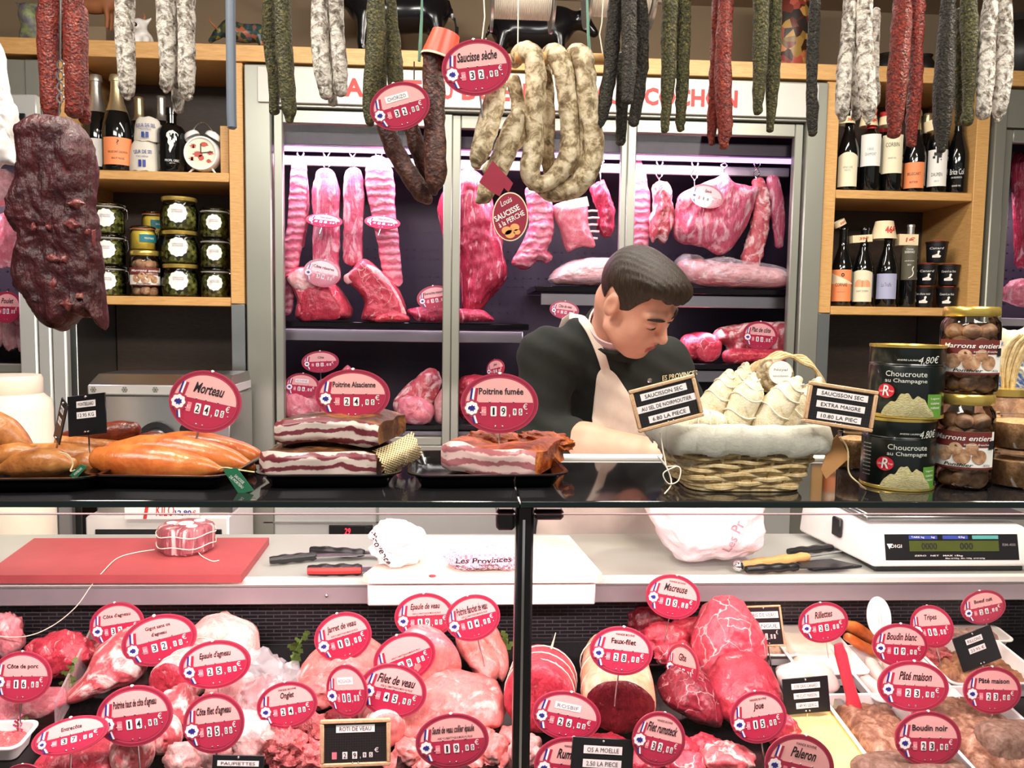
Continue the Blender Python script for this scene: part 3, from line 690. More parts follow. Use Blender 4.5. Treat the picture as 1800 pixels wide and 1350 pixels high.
# jars
def scallop(r, n=44, k=11): return [(r*(1+.05*math.cos(k*2*PI*i/n))*math.cos(2*PI*i/n), r*(1+.05*math.cos(k*2*PI*i/n))*math.sin(2*PI*i/n)) for i in range(n)]
def jar(p, w, h, kind, label, group, lx=0.0, txt=None):
    t = thing('pickle_jar' if kind in ('lid', 'clip') else 'preserve_jar', label, 'jar', p, (0, 0, -math.atan2(p.x, p.y)), group); R = w/2
    if kind == 'lid': pr = [(0, 0), (.8, 0), (.95, .05), (1, .25), (.97, .5), (.86, .72), (.80, .82), (.80, .88)]
    else: pr = [(0, 0), (.92, 0), (1, .05), (1, .62), (.95, .72), (.86, .78), (.86, .86)]
    MB().lathe([(r*R, z*h) for r, z in pr], 26).build('glass_body', M['glass'], t)
    cm = M['pickle'] if kind in ('lid', 'clip') else plain('mustard filling', '#d8c04a', .4)
    m = MB(); m.lathe([(r*R*.955, .01*h+z*h*.97) for r, z in pr if z <= .8]+[(0, .80*h)], 24); rr = random.Random(hash(label) % 999)
    m.build('filling', cm, t)['kind'] = 'stuff'
    if kind == 'lid':
        MB().lathe([(.80*R, .87*h), (.88*R, .875*h), (.90*R, .89*h), (.90*R, .975*h), (.86*R, .995*h), (0, .995*h)], 26).build('lid', M['gold'], t)
    else:
        MB().lathe([(.86*R, .86*h), (.95*R, .865*h), (.97*R, .90*h), (.93*R, .96*h), (.8*R, .99*h), (0, .99*h)], 26).build('glass_lid', M['glass'], t)
        MB().lathe([(.9*R, .845*h), (.97*R, .85*h), (.97*R, .87*h), (.9*R, .875*h)], 26).build('rubber_ring', plain('orange rubber', '#c9663f', .6) if kind != 'clip' else plain('grey rubber', '#b9b6a8', .6), t)
        m = MB(); m.tube([(R*1.0*math.cos(a), R*1.0*math.sin(a), .82*h) for a in [2*PI*i/24 for i in range(25)]], .0014, 6)
        for q in (0, 1): m.tube([(R*.98, -.006+.012*q, .84*h), (R*1.12, -.01+.02*q, .80*h), (R*1.16, -.01+.02*q, .55*h), (R*1.05, -.006+.012*q, .42*h)], .0014, 6)
        m.tube([(R*.99, 0, .86*h), (R*1.04, 0, .93*h), (R*.6, 0, 1.0*h)], .0014, 6)
        m.build('wire_clip', M['chrome'], t)
    if kind in ('lid', 'clip'):
        m = MB(); lr = .27*w if kind == 'clip' else .25*w; R2 = R*1.0+.0008
        c = [(x+lx*R, z+.48*h) for x, z in scallop(lr)]
        m.add([(R2*math.sin(x/R2), -R2*math.cos(x/R2), z) for x, z in c]+[(R2*math.sin(lx*R/R2), -R2*math.cos(lx*R/R2), .48*h)], [(i, (i+1) % 44, 44) for i in range(44)], 0)
        lb = m.build('paper_label', M['paper'], t)
        m = MB(); R3 = R2+.0006
        for s, dz in (('CORNICHONS', .16), ('AU VINAIGRE', .06)): put_text(m, s, lx*R, .48*h+dz*lr*2, lr*1.1, lr*.16, 0, 0, 0, 0, False, 0, R3)
        m.build('lettering', M['inkgrey'], lb)
    if txt:
        m = MB(); bent_patch(m, R+.0007, -.3*R, R*1.3, .3*h, .62*h); lb = m.build('paper_label', plain('teal label', '#14707a', .5), t)
        m = MB(); put_text(m, txt, .5*R, .46*h, R*.8, .08*h, 0, 0, 0, 0, False, 0, R+.0013); m.build('lettering', M['white'], lb)
    return t
s_ = 2.98/F
gj = 'gherkin jars on the lower left shelf'
z = LZ2
H3 = (.113, .113, .113)
for i, nm in enumerate(('lowest', 'middle', 'topmost')):
    jar(base(318, 523, z+.1145*i, 2.97), .130, .113, 'lid', 'gold lidded round jar of gherkins, %s of the gold lidded stack' % nm, gj, -.12)
for i, nm in enumerate(('lowest', 'middle', 'topmost')):
    jar(base(379, 523, z+.1035*i, 2.97), .098, .1025, 'clip', 'clip top gherkin jar beside the beech upright, %s of its stack' % nm, gj, -.05)
for i, nm in enumerate(('lowest', 'middle', 'topmost')):
    jar(base(192, 523, z+.1065*i, 2.97), .112, .1055, 'clip', 'clip top gherkin jar behind the beef slab, %s of its stack' % nm, gj, -.12)
jar(base(254, 523, z+.16, 2.96), .085, .082, 'must', 'small clip jar of yellow mustard with teal label', 'small clip jars', 0, 'MOUTARDE')
jar(base(274, 523, z+.218, 3.09), .085, .09, 'must', 'small clip jar with teal label, standing behind the mustard jar', 'small clip jars', 0, 'SAVORA')
MB().box2(X(262, 500, 3.06), X(288, 500, 3.06), 3.05, 3.13, z, z+.217, 0, .01).one('dark_carton', M['slate'], 'dark carton standing behind the chestnut jar, under the teal jar', 'box')
def chestnut_jar(p, w, h, label, group, big=False, rz=0):
    t = thing('chestnut_jar', label, 'jar', p, (0, 0, rz-math.atan2(p.x, p.y)), group); R = w/2
    pr = [(0, 0), (.85, 0), (.97, .03), (1, .08), (1, .76), (.97, .82), (.84, .87), (.84, .90)]
    MB().lathe([(r*R, z_*h) for r, z_ in pr], 30).build('glass_body', M['glass'], t)
    MB().lathe([(.84*R, .885*h), (.92*R, .89*h), (.95*R, .905*h), (.95*R, .975*h), (.9*R, 1.0*h), (0, 1.0*h)], 30).build('lid', M['gold'], t)
    rr = random.Random(5)
    nr = .19*w if big else .2*w
    for lev in range(5 if big else 4):
        zz = nr*.95 + lev*(h*.76-nr)/(4.3 if big else 3.3)
        for j in range(6):
            a = -PI/2 + (j+.5*(lev % 2))*2*PI/6
            m = MB(); m.sphere((0, 0, 0), nr*rr.uniform(.85, 1.05), 0, 12, 8, (1, .95, .8))
            o = Vector(((R-nr*1.15)*math.cos(a), (R-nr*1.15)*math.sin(a), zz+rr.uniform(-.1, .1)*nr)); E = Euler((rr.uniform(-.5, .5), rr.uniform(-.5, .5), rr.uniform(0, 6))).to_matrix()
            m.v = [tuple(E @ Vector(q)+o) for q in m.v]; m.build('chestnut', M['chestnut'], t)
    m = MB(); bent_patch(m, R+.0008, -R*1.25, R*1.25, .23*h, .62*h, 0, 18); lb = m.build('paper_label', M['label_w'], t)
    m = MB(); bent_patch(m, R+.0013, -R*1.25, R*1.1, .46*h, .62*h, 0, 18); bent_patch(m, R+.0013, -R*1.25, R*1.25, .23*h, .25*h, 0, 18); m.build('label_band', plain('maroon label band', '#6d2a26', .5), lb)
    m = MB()
    for cx, cz, r in ((-.55, .38, .28), (.0, .36, .3), (.55, .36, .27), (-.2, .44, .24), (.3, .45, .22)):
        R3 = R+.0018
        q = ell(r*R*1.0, r*R*.95, 20, (cx*R*1.1, cz*h)); m.add([(R3*math.sin(x/R3), -R3*math.cos(x/R3)-.0002*cx, z_) for x, z_ in q], [tuple(range(20))])
    m.build('chestnut_picture', M['chestnut'], lb)
    m = MB(); put_text(m, 'Marrons entiers', .05*R, .555*h, R*2.1, .055*h, 0, 0, .25, .012, False, 0, R+.0022); put_text(m, 'saveur fraiche', .5*R, .49*h, R*.9, .022*h, 0, 0, .1, 0, False, 0, R+.0022); m.build('lettering', M['white'], lb)
    m = MB(); put_text(m, 'Ponthier', -.1*R, .275*h, R*1.0, .035*h, 0, 0, .3, .02, False, 0, R+.0022); put_text(m, '400g', .9*R, .27*h, R*.3, .03*h, 0, 0, 0, 0, False, 0, R+.0022); bent_patch(m, R+.002, R*.95, R*1.22, .44*h, .53*h); m.build('lettering', M['ink'], lb)
    return t
chestnut_jar(base(256, 523, z, 2.95), .100, .156, 'chestnut jar with picture label in the middle of the lower left shelf', None)
# black pots with duck picture
gp = 'black duck rillettes pots'
for k, (px, dz, lb, tx) in enumerate(((1622, 0, 'black pot of duck spread, bottom left of its pile', 'au chou noir'), (1663, 0, 'black pot of duck spread, bottom right of its pile', 'Canard au foie'), (1626, .083, 'black pot of duck spread, second row left', 'Canard'), (1664, .083, 'black pot of duck spread, second row right', 'Canard au foie'), (1641, .166, 'black pot of duck spread, topmost of its pile', 'Canard'))):
    p = base(px, 540, RZ2+dz, 2.97); t = thing('duck_pot', lb, 'pot', p, (0, 0, -math.atan2(p.x, p.y)), gp)
    MB().lathe([(0, 0), (.030, 0), (.032, .004), (.037, .066), (.037, .07)], 22).build('pot_body', M['slate'], t)
    MB().lathe([(.0375, .068), (.0395, .07), (.0395, .075), (0, .078)], 22).build('lid', plain('dark lid', '#2b1513', .3), t)
    m = MB(); m.box((.004, -.037, .077), (.035, .012, .002), 0, .001, (0, 0, .1)); m.build('orange_tab', plain('orange tab', '#e2563c', .5), t)
    m = MB(); put_text(m, tx, 0, .05, .05, .008, 0, 0, .2, 0, False, 0, .0365); m.build('lettering', M['white'], t)
    m = MB(); D = [(-.014, .016), (.012, .016), (.016, .022), (.008, .026), (.009, .034), (.012, .037), (.008, .042), (.003, .039), (.003, .03), (-.004, .027), (-.014, .024)]
    m.add([(.0352*math.sin(x/.0352), -.0352*math.cos(x/.0352)-.0006, zz) for x, zz in D], [tuple(range(len(D)))]); m.build('duck_picture', M['label_w'], t, smooth=False)
# price collars
def collar(px, py, Y, r0, r1, hh, text, label, rot=(0, 0, 0), strip=False, group='price collars on bottle necks'):
    p = at(px, py, Y); t = thing('price_collar', label, 'price collar', p, rot, group)
    m = MB()
    if strip:
        m.box((0, -.014, 0), (r0*2, .0012, hh), 0, 0); m.box((0, .014, 0), (r0*2, .0012, hh)); m.box((-r0, 0, 0), (.0012, .029, hh)); m.box((r0, 0, 0), (.0012, .029, hh)); yb = -.0152; bend = None
    else: m.lathe([(r0, -hh/2), (r1, hh/2), (r1-.0012, hh/2), (r0-.0012, -hh/2), (r0, -hh/2)], 28); bend = (r0+r1)/2+.002
    m.build('card_band', M['card'], t)
    m = MB(); put_text(m, text, r0*.15, 0, r0*1.0, hh*.42, -.0152 if strip else 0, 0, .1, .02, False, 0, bend)
    if not strip:
        k = (r0-r1)/hh; m.v = [(x, y-(-z_)*k*1.0, z_) for x, y, z_ in m.v]
    m.build('lettering', M['red'], t)
collar(1475, 393, 2.955, .023, .023, .02, '35€', 'tilted ring shaped card collar on the CORNAS bottle', (0, -.5, 0))
collar(1513, 420, 2.955, .036, 0, .026, '39€', 'folded card price collar reading 39€', (0, -.08, 0), True)
collar(1554, 405, 2.955, .045, .031, .064, '46€', 'card hat price tag reading 46€ on the lavender label bottle', (0, 0, 0))
collar(1594, 422, 2.955, .035, 0, .04, '1€', 'cream folded card collar on the slim olive label bottle', (0, 0, 0), True)
collar(1488, 213, 2.955, .03, .028, .024, '38€', 'card ring price collar on the leftmost upper bottle', (0, 0, 0))
collar(1527, 214, 2.955, .032, .026, .036, '58€', 'card ring price collar on the second upper bottle', (0, 0, 0))
collar(1562, 214, 2.955, .034, .03, .03, '1€', 'cream card collar on the CORBIN bottle', (0, 0, 0))
collar(1640, 220, 2.955, .034, .028, .036, '22€', 'cream card collar on the tree label bottle', (0, -.3, 0))
# figures on the top plank
def bull(p, s, m, label, rz=0, hm=None, name='bull_figurine', cat='figurine', head_down=False):
    t = thing(name, label, cat, p, (0, 0, rz))
    def f(Xx, Yy, Zz):
        P = (Xx/s, Yy/s, Zz/s)
        d = s_ell(P, (0, 0, .60), (.46, .19, .22)); d = sm_min(d, s_ell(P, (-.30, 0, .68), (.22, .18, .23)), .1); d = sm_min(d, s_ell(P, (.32, 0, .62), (.2, .18, .2)), .1)
        hz = .55 if head_down else .74
        d = sm_min(d, s_cap(P, (-.42, 0, .74), (-.62, 0, hz), .13, .10), .08)
        d = sm_min(d, s_cap(P, (-.62, 0, hz+.02), (-.78, 0, hz-.14), .10, .06), .05)
        for sy in (-1, 1):
            d = sm_min(d, s_cap(P, (-.33, sy*.11, .52), (-.35, sy*.11, .26), .08, .055), .05); d = sm_min(d, s_cap(P, (-.35, sy*.11, .26), (-.33, sy*.11, .03), .05, .05), .02)
            d = sm_min(d, s_cap(P, (.36, sy*.11, .52), (.42, sy*.11, .28), .09, .055), .05); d = sm_min(d, s_cap(P, (.42, sy*.11, .28), (.38, sy*.11, .03), .05, .05), .02)
            d = sm_min(d, s_cap(P, (-.58, sy*.1, hz+.07), (-.6, sy*.2, hz+.05), .035, .015), .02)
        d = sm_min(d, s_cap(P, (.51, 0, .70), (.60, 0, .45), .025, .02), .03); d = sm_min(d, s_cap(P, (.60, 0, .45), (.59, 0, .3), .02, .035), .02)
        return d*s
    nets_mb(f, (-.95*s, -.4*s, -.03*s), (.72*s, .4*s, 1.1*s), .03*s).build('body', m, t)
    hz = .55 if head_down else .74
    for sy in (-1, 1):
        q = [(-.6*s, sy*.09*s, (hz+.09)*s), (-.64*s, sy*.2*s, (hz+.13)*s), (-.72*s, sy*.26*s, (hz+.22)*s), (-.74*s, sy*.24*s, (hz+.32)*s)]
        MB().tube(crom(q, 5), [.035*s*(1-.85*i/15) for i in range(16)], 8).build('horn', hm or M['bone'], t)
    return t
patch = crust('colourful mosaic glaze', [(.2, '#2f4a45'), (.4, '#1f2b28'), (.55, '#8a7a3a'), (.7, '#394f62'), (.85, '#a55a3a')], 70, 60, .3, .003, .3, mode='voro')
bull(base(430, 76, PZ1, 3.06), .15, patch, 'small mosaic glazed bull figurine near the grey tube', 0, M['tan'], head_down=True)
bull(base(168, 70, PZ1+.105, 3.12), .14, M['tan'], 'brown clay bull figurine on a riser behind the white sausages', PI)
MB().box2(X(140, 60, 3.12), X(196, 60, 3.12), 3.07, 3.17, PZ1, PZ1+.103, 0, .004).one('riser_block', M['wall'], 'low brown block carrying the clay bull', 'block')
bull(base(700, 90, PZ1, 3.15), .36, plain('black glazed clay', '#121318', .18, var=.1), 'big black glazed bull sculpture left of the string spools', 0, M['bone'])
bull(base(935, 100, PZ1, 3.2), .30, plain('black glazed clay', '#121318', .18, var=.1), 'black bull sculpture hidden behind the string spools', PI, M['bone'])
# white seated animal
p = base(250, 70, PZ1, 3.02); t = thing('animal_figurine', 'small white seated bull figurine with black muzzle', 'figurine', p)
def f_(Xx, Yy, Zz):
    P = (Xx, Yy, Zz); d = s_ell(P, (0, .01, .035), (.035, .035, .045)); d = sm_min(d, s_ell(P, (-.004, -.015, .085), (.026, .024, .026)), .015); d = sm_min(d, s_ell(P, (-.004, -.038, .077), (.014, .012, .012)), .008)
    for q in (-1, 1): d = sm_min(d, s_cap(P, (q*.02, -.02, .04), (q*.022, -.035, .006), .013, .01), .01); d = sm_min(d, s_cap(P, (q*.02, -.01, .1), (q*.034, -.01, .112), .008, .004), .008)
    return d
nets_mb(f_, (-.06, -.06, -.01), (.06, .06, .13), .005).build('body', M['white'], t)
MB().sphere((-.004, -.050, .079), .007).build('muzzle', M['ink'], t)
for q in (-1, 1): MB().tube([(q*.014-.004, -.012, .105), (q*.02-.004, -.014, .118), (q*.016-.004, -.016, .128)], [.005, .004, .001], 8).build('horn', M['tan'], t)
p = base(62, 66, PZ1, 3.05); t = thing('cow_figurine', 'grey and green painted cow figurine behind the dark red sausages', 'figurine', p)
def f_(Xx, Yy, Zz):
    P = (Xx, Yy, Zz); d = s_ell(P, (.0, 0, .06), (.045, .035, .06)); d = sm_min(d, s_ell(P, (-.015, -.02, .12), (.03, .025, .04)), .02)
    for q in (-1, 1): d = sm_min(d, s_cap(P, (q*.03, -.01, .06), (q*.035, -.02, .005), .016, .012), .01); d = sm_min(d, s_cap(P, (-.015+q*.02, -.01, .15), (-.015+q*.045, -.01, .16), .01, .005), .01)
    return d
nets_mb(f_, (-.08, -.06, -.01), (.08, .06, .18), .007).build('body', crust('painted cow glaze', [(.2, '#4a3022'), (.45, '#6f6a72'), (.6, '#8fa05a'), (.8, '#8a8f98')], 30, 40, .3, .002, .4), t)
m = MB(); m.lathe([(0, 0), (.05, 0), (.055, .02), (.068, .1), (.072, .2), (.06, .3), (.05, .35), (0, .36)], 28)
p = base(1386, 112, PZ1, 3.05); m.v = [(x+p.x, y+p.y, z_+p.z) for x, y, z_ in m.v]
m.one('painted_vase', crust('painted patchwork', [(.2, '#3a2118'), (.35, '#8d3a30'), (.5, '#b8584a'), (.62, '#c79a4a'), (.8, '#2f2a26')], 34, 40, .2, .002, .35, mode='voro'), 'tall red and ochre patchwork vase on the top plank at right', 'vase')
for px, py, r, lb in ((1558, 116, .05, 'round dark pot on the top plank left of the red sausages'), (1622, 118, .05, 'round dark pot on the top plank right of the red sausages'), (1785, 122, .12, 'large dark sculpture on the top plank at the right edge')):
    p = base(px, py, PZ1, 3.1); m = MB(); m.lathe([(0, 0), (r*.6, 0), (r, r*.7), (r*.95, r*1.3), (r*.6, r*1.9), (r*.7, r*2.1), (r*.5, r*2.1), (0, r*1.6)], 24, p); m.one('dark_pot', plain('dark glazed pot', '#1b1714', .4), lb, 'pot')
# ------------------------------------------------------------ meat builders
def puffy_mb(mb, outline, Y, thick, rings=9, n=5, amp=.004, nsc=40, seed=0, back=.7, p=.5, mi=0, edge=.25, lean=0.0, smooth=True, pinch=0.0):
    # a rounded slab of real thickness whose outline stands at the plane y = Y; lean tips its top backwards
    O = crom(outline, n, True) if smooth else [np.array(q, float) for q in outline]
    W = [at(q[0], q[1], Y) for q in O]; c = sum(W, Vector())/len(W); k = len(W)
    zmin = min(q.z for q in W); SA = np.array([(q.x, q.z) for q in W]); SB = np.roll(SA, -1, 0); SD = SB-SA; SL2 = (SD**2).sum(1)+1e-12
    def bd(x, z):
        q = np.array((x, z)); tt = np.clip(((q-SA)*SD).sum(1)/SL2, 0, 1); return float(np.sqrt((((SA+SD*tt[:, None])-q)**2).sum(1)).min())
    Dm = max(bd(c.x+(q.x-c.x)*f_, c.z+(q.z-c.z)*f_) for f_ in (0, .2, .4) for q in W[::4])*(.85 if p > .45 else .4)
    vs_ = []; R = max(rings, min(36, int(max((q-c).length for q in W)/.006)))
    def disp(v, sgn):
        q = v*nsc + Vector((seed*5.1, seed*2.7, seed))
        d = amp*(noise.noise(q)+.6*noise.noise(q*2.1)+.35*noise.noise(q*4.3))
        return d*sgn
    def pt(i, s, side):
        v = c + (W[i]-c)*s
        e = (1-edge) + 0*edge
        k_ = min(1, bd(v.x, v.z)/Dm) if s < 1 else 0; h = math.sqrt(max(0, 1-(1-k_)**2))
        y = (-1 if side == 0 else back)*thick*h
        v = Vector((v.x, v.y+y, v.z)); v.y += disp(v, -1 if side == 0 else 1)
        if s > .5:
            d2 = disp(v+Vector((9, 9, 9)), 1); r = (W[i]-c); r.normalize(); v += r*d2*.8
        v.y += (v.z-zmin)*lean
        return v
    S = [.45*math.sin(PI/2*j/R)+.55*j/R for j in range(1, R)]+[1.0]
    for side in (0, 1):
        vs_.append(c+Vector((0, (-1 if side == 0 else back)*thick, 0))+Vector((0, (c.z-zmin)*lean, 0)))
        for j, s in enumerate(S):
            if s >= .999 and side == 1: continue
            for i in range(k): vs_.append(pt(i, min(s, 1), side) if s < .999 else pt(i, 1.0, 0))
    fs = []
    def idx(side, j, i):
        if side == 0: return 1+j*k+i % k
        if j == R-1: return 1+j*k+i % k
        return 1+R*k+1+j*k+i % k
    for side in (0, 1):
        c0 = 0 if side == 0 else 1+R*k
        for i in range(k):
            fs.append((c0, idx(side, 0, i), idx(side, 0, i+1)))
            for j in range(R-1): fs.append((idx(side, j, i), idx(side, j+1, i), idx(side, j+1, i+1), idx(side, j, i+1)))
    mb.add(vs_, fs, mi); return mb
def meat_slab(name, label, cat, group, outline, Y, thick, m, **k):
    mb = puffy_mb(MB(), outline, Y, thick, **k); z0 = min(v[2] for v in mb.v); f = None
    if group == gs: f = min((SZL, SZR, SZR2, SZB+.02), key=lambda q: abs(q-z0))
    if group in DECKG: f = max(deckz(v[1])-v[2] for v in mb.v)+z0; f = max(f, z0)
    if f is not None: mb.v = [(x, y, z+f-z0+.001) for x, y, z in mb.v]
    return mb.one(name, m, label, cat, group, angle=70)
DECKG = ('lamb and pork on the deck', 'veal on the deck', 'beef on the deck', 'pates and terrines on the deck'); gs = 'meat lying on the cabinet shelves'
def strip_mb(mb, path, Y, ratio=.5, n=18, sub=5, power=2.6, rough=.004, seed=0, mi=0, round_ends=True, rscale=40):
    # path: (px, py, width px[, dY]); sweeps a slab or sausage along it
    P = [(q[0], q[1], q[2], q[3] if len(q) > 3 else 0.0) for q in path]
    C = crom(P, sub); W = [at(q[0], q[1], Y+q[3]) for q in C]; R = [q[2]/2*mpp(Y+q[3]) for q in C]
    if round_ends:
        a0 = (W[0]-W[1]).normalized(); a1 = (W[-1]-W[-2]).normalized(); r0, r1 = R[0], R[-1]
        A = []; B = []
        for q in (0.12, .4, .65, .82, .93): 
            th = math.acos(q)
            A.append((W[0]+a0*r0*math.sin(th)*.9, r0*q)); B.append((W[-1]+a1*r1*math.sin(th)*.9, r1*q))
        B.reverse()
        W = [q[0] for q in A]+W+[q[0] for q in B]; R = [q[1] for q in A]+R+[q[1] for q in B]
    return mb.tube(W, R, n, mi, True, ratio, (0, -1, 0), power, rough, rscale, seed)
def meat_strip(name, label, cat, group, path, Y, m, **k):
    return strip_mb(MB(), path, Y, **k).one(name, m, label, cat, group, angle=70)
def lump_mb(mb, c, r, seed=0, amp=.12, nsc=2.2, mi=0, sub=4, rot=(0, 0, 0), flat=True, power=2.3):
    bm = bmesh.new(); bmesh.ops.create_icosphere(bm, subdivisions=sub, radius=1.0)
    E = Euler(rot).to_matrix(); out = []
    for v in bm.verts:
        d = v.co.normalized(); q = d*nsc + Vector((seed*3.7, seed*1.9, seed*5.3))
        g = 1 + amp*(noise.noise(q) + .6*noise.noise(q*2.2) + .45*noise.noise(q*4.7) + .2*noise.noise(q*9))
        s = (abs(d.x)**power+abs(d.y)**power+abs(d.z)**power)**(-1/power)
        d = d*s*g; p = E @ Vector((d.x*r[0], d.y*r[1], d.z*r[2]))
        out.append(Vector(c)+p)
    bm.verts.index_update()
    mb.add(out, [[v.index for v in f.verts] for f in bm.faces], mi); bm.free(); return mb
def lump(name, label, cat, group, px, py, wpx, hpx, Y, m, seed=0, depth=.8, rot=(0, 0, 0), **k):
    # a piece of meat seen at (px, py), wpx x hpx big; Y is the depth of its middle
    s = mpp(Y); c = at(px, py, Y)
    return lump_mb(MB(), c, (wpx/2*s, wpx/2*s*depth, hpx/2*s), seed, rot=rot, **k).one(name, m, label, cat, group, angle=70)
def meat_hook(px, py0, py1, Y, label):
    # double S hook of steel wire from the rail down to the meat
    a, b = at(px, py0, Y), at(px, py1, Y); h = a.z-b.z; r = min(.014, h*.22)
    pts = []
    for i in range(25):
        t = i/24; z = a.z-r - (h-2*r)*t; pts.append((a.x+r*.8*math.sin(t*2*PI*1.0), Y+.003*math.cos(t*9), z))
    pts2 = [(a.x-(p[0]-a.x), p[1], p[2]) for p in pts]
    top = [(a.x+r*.8*math.sin(x), Y, a.z-r+r*math.cos(x)) for x in [PI*2*i/14 for i in range(15)]]
    m = MB(); m.tube(pts, .0022, 6); m.tube(pts2, .0022, 6); m.tube(top, .0022, 6); m.tube([(a.x, Y, b.z+r*1.2), (a.x+.002, Y, b.z-.02), (a.x-.004, Y-.006, b.z-.04)], .0022, 6)
    m.one('meat_hook', M['chrome'], label, 'hook', 'meat hooks on the cabinet rail')

# ------------------------------------------------------------ meat in the cold cabinets
gh = 'meat hanging in the cold cabinet'
YH = 3.03
def bone_rows(o, rows, Y, dy, w=3):
    for a, b in rows:
        MB().tube([at(a[0], a[1], Y-dy), at((a[0]+b[0])/2, (a[1]+b[1])/2-1, Y-dy-.006), at(b[0], b[1], Y-dy)], w*mpp(Y)/2, 8).build('rib_bone', M['bone'], o, world=True)
for px, py0, py1 in ((528, 238, 285), (574, 251, 305), (620, 251, 303), (666, 238, 286), (1056, 268, 312), (1160, 268, 322), (1222, 270, 325), (1274, 271, 302), (1331, 274, 320), (720, 240, 300)):
    if px == 720: continue
    meat_hook(px, py0, py1, YH-.005, 'steel wire hook over %s' % {528: 'the long pork rib strip at far left', 574: 'the second pork strip from the left', 620: 'the short narrow pork strip', 666: 'the wide pork strip', 1056: 'the small beef end beside the right door frame', 1160: 'the bony neck piece', 1222: 'the left shoulder of the big pork shoulder', 1274: 'the top of the big pork shoulder', 1331: 'the curved neck with dark end'}[px])
o = meat_strip('pork_rib_strip', 'long pale pork rib strip hanging at the far left of the cabinet', 'meat', gh, [(526, 292, 26), (524, 340, 30), (520, 400, 30), (511, 455, 30), (505, 500, 26), (503, 545, 22)], YH, M['ribs'], ratio=.5, seed=1)
o = meat_strip('pork_rib_strip', 'narrow pork flap hanging behind the far left rib strip', 'meat', gh, [(532, 300, 14), (535, 350, 16), (534, 400, 14), (531, 432, 8)], YH+.05, M['hangpork'], ratio=.5, seed=2)
o = meat_strip('pork_belly_strip', 'pork belly strip hanging second from left, tag in front', 'meat', gh, [(572, 312, 36), (573, 340, 48), (574, 380, 44), (574, 420, 46), (573, 460, 44), (580, 485, 40)], YH, M['hangpork'], ratio=.5, seed=3, power=3)
o = meat_strip('pork_belly_strip', 'short narrow pork strip hanging between the two tagged ones', 'meat', gh, [(622, 308, 30), (622, 340, 35), (621, 400, 34), (620, 440, 34), (620, 452, 34)], YH, M['hangpork'], ratio=.5, seed=4, power=4)
o = meat_strip('pork_rib_strip', 'wide pork strip with ribs hanging left of the steel door frame', 'meat', gh, [(664, 292, 40), (668, 320, 50), (672, 360, 44), (682, 420, 38), (688, 465, 36), (697, 494, 24)], YH, M['ribs'], ratio=.5, seed=5, power=3)
o = meat_slab('beef_haunch', 'large red beef leg hanging behind the middle of the cabinet', 'meat', gh, [(800, 300), (850, 310), (872, 380), (885, 440), (890, 490), (862, 525), (842, 550), (814, 550), (806, 480), (778, 420), (770, 370), (782, 330)], YH+.03, .09, M['hangbeef'], amp=.012, nsc=16, seed=6)
o = meat_slab('lamb_rib_side', 'curved lamb rib side hanging right of the round hanging label', 'meat', gh, [(925, 330), (958, 328), (972, 365), (974, 410), (962, 440), (972, 452), (960, 462), (945, 458), (925, 474), (903, 466), (900, 458), (916, 430), (930, 400), (926, 360)], YH, .045, M['ribs'], amp=.008, nsc=24, seed=7)
o = meat_slab('pork_rack', 'pale skinned square pork rack with rib ends at its right side', 'meat', gh, [(972, 362), (1028, 355), (1034, 395), (1046, 432), (1020, 434), (996, 441), (984, 405)], YH, .05, M['pork'], amp=.004, seed=8, smooth=True)
bone_rows(o, [((1030, 372+12*i), (1050+3*(i % 2), 371+12*i)) for i in range(5)], YH, .015, 4)
o = meat_slab('beef_end', 'ragged red beef piece hanging right of the pork rack', 'meat', gh, [(1038, 330), (1060, 316), (1072, 350), (1080, 372), (1076, 412), (1062, 416), (1048, 400), (1052, 372), (1042, 352)], YH+.02, .05, M['hangbeef'], amp=.01, nsc=26, seed=9)
o = meat_strip('pork_rib_strip', 'tall pork rib strip hanging just right of the second door frame', 'meat', gh, [(1114, 262, 10), (1121, 300, 24), (1127, 350, 32), (1127, 400, 32), (1124, 436, 30)], YH+.03, M['ribs'], ratio=.5, seed=10)
o = meat_slab('neck_piece', 'bony neck piece with red end on a hook', 'meat', gh, [(1146, 328), (1160, 318), (1176, 326), (1180, 352), (1182, 385), (1176, 412), (1166, 430), (1154, 420), (1146, 426), (1141, 390), (1148, 358)], YH, .05, M['lamb'], amp=.009, nsc=30, seed=11)
o = meat_slab('pork_shoulder', 'big rounded pork shoulder hanging behind the red oval tag', 'meat', gh, [(1262, 312), (1275, 302), (1292, 322), (1330, 330), (1322, 360), (1308, 400), (1276, 446), (1235, 436), (1195, 428), (1183, 408), (1188, 370), (1192, 345), (1225, 325)], YH, .07, M['hangpork'], amp=.01, nsc=14, seed=12)
o = meat_strip('lamb_neck', 'curved lamb neck with dark bloody end hanging at right', 'meat', gh, [(1333, 322, 22), (1338, 350, 30), (1337, 385, 32), (1330, 420, 34), (1322, 450, 36), (1318, 464, 32)], YH, M['lamb'], ratio=.7, seed=13, rough=.008)
o = meat_strip('pork_rib_strip', 'thin pale strip hanging at the right edge of the cabinet', 'meat', gh, [(1358, 318, 24), (1365, 350, 26), (1368, 390, 24), (1370, 430, 16)], YH+.03, M['hangpork'], ratio=.5, seed=14)
gs = 'meat lying on the cabinet shelves'
YL = 3.02
o = meat_slab('beef_rib_cut', 'beef rib cut with round pink eye on the left shelf under its tag', 'meat', gs, [(504, 487), (532, 470), (560, 490), (590, 500), (612, 530), (620, 548), (610, 563), (560, 564), (522, 562), (524, 530), (512, 505)], YL+.02, .08, M['beef_cut'], amp=.004, seed=15, p=.3, edge=.5)
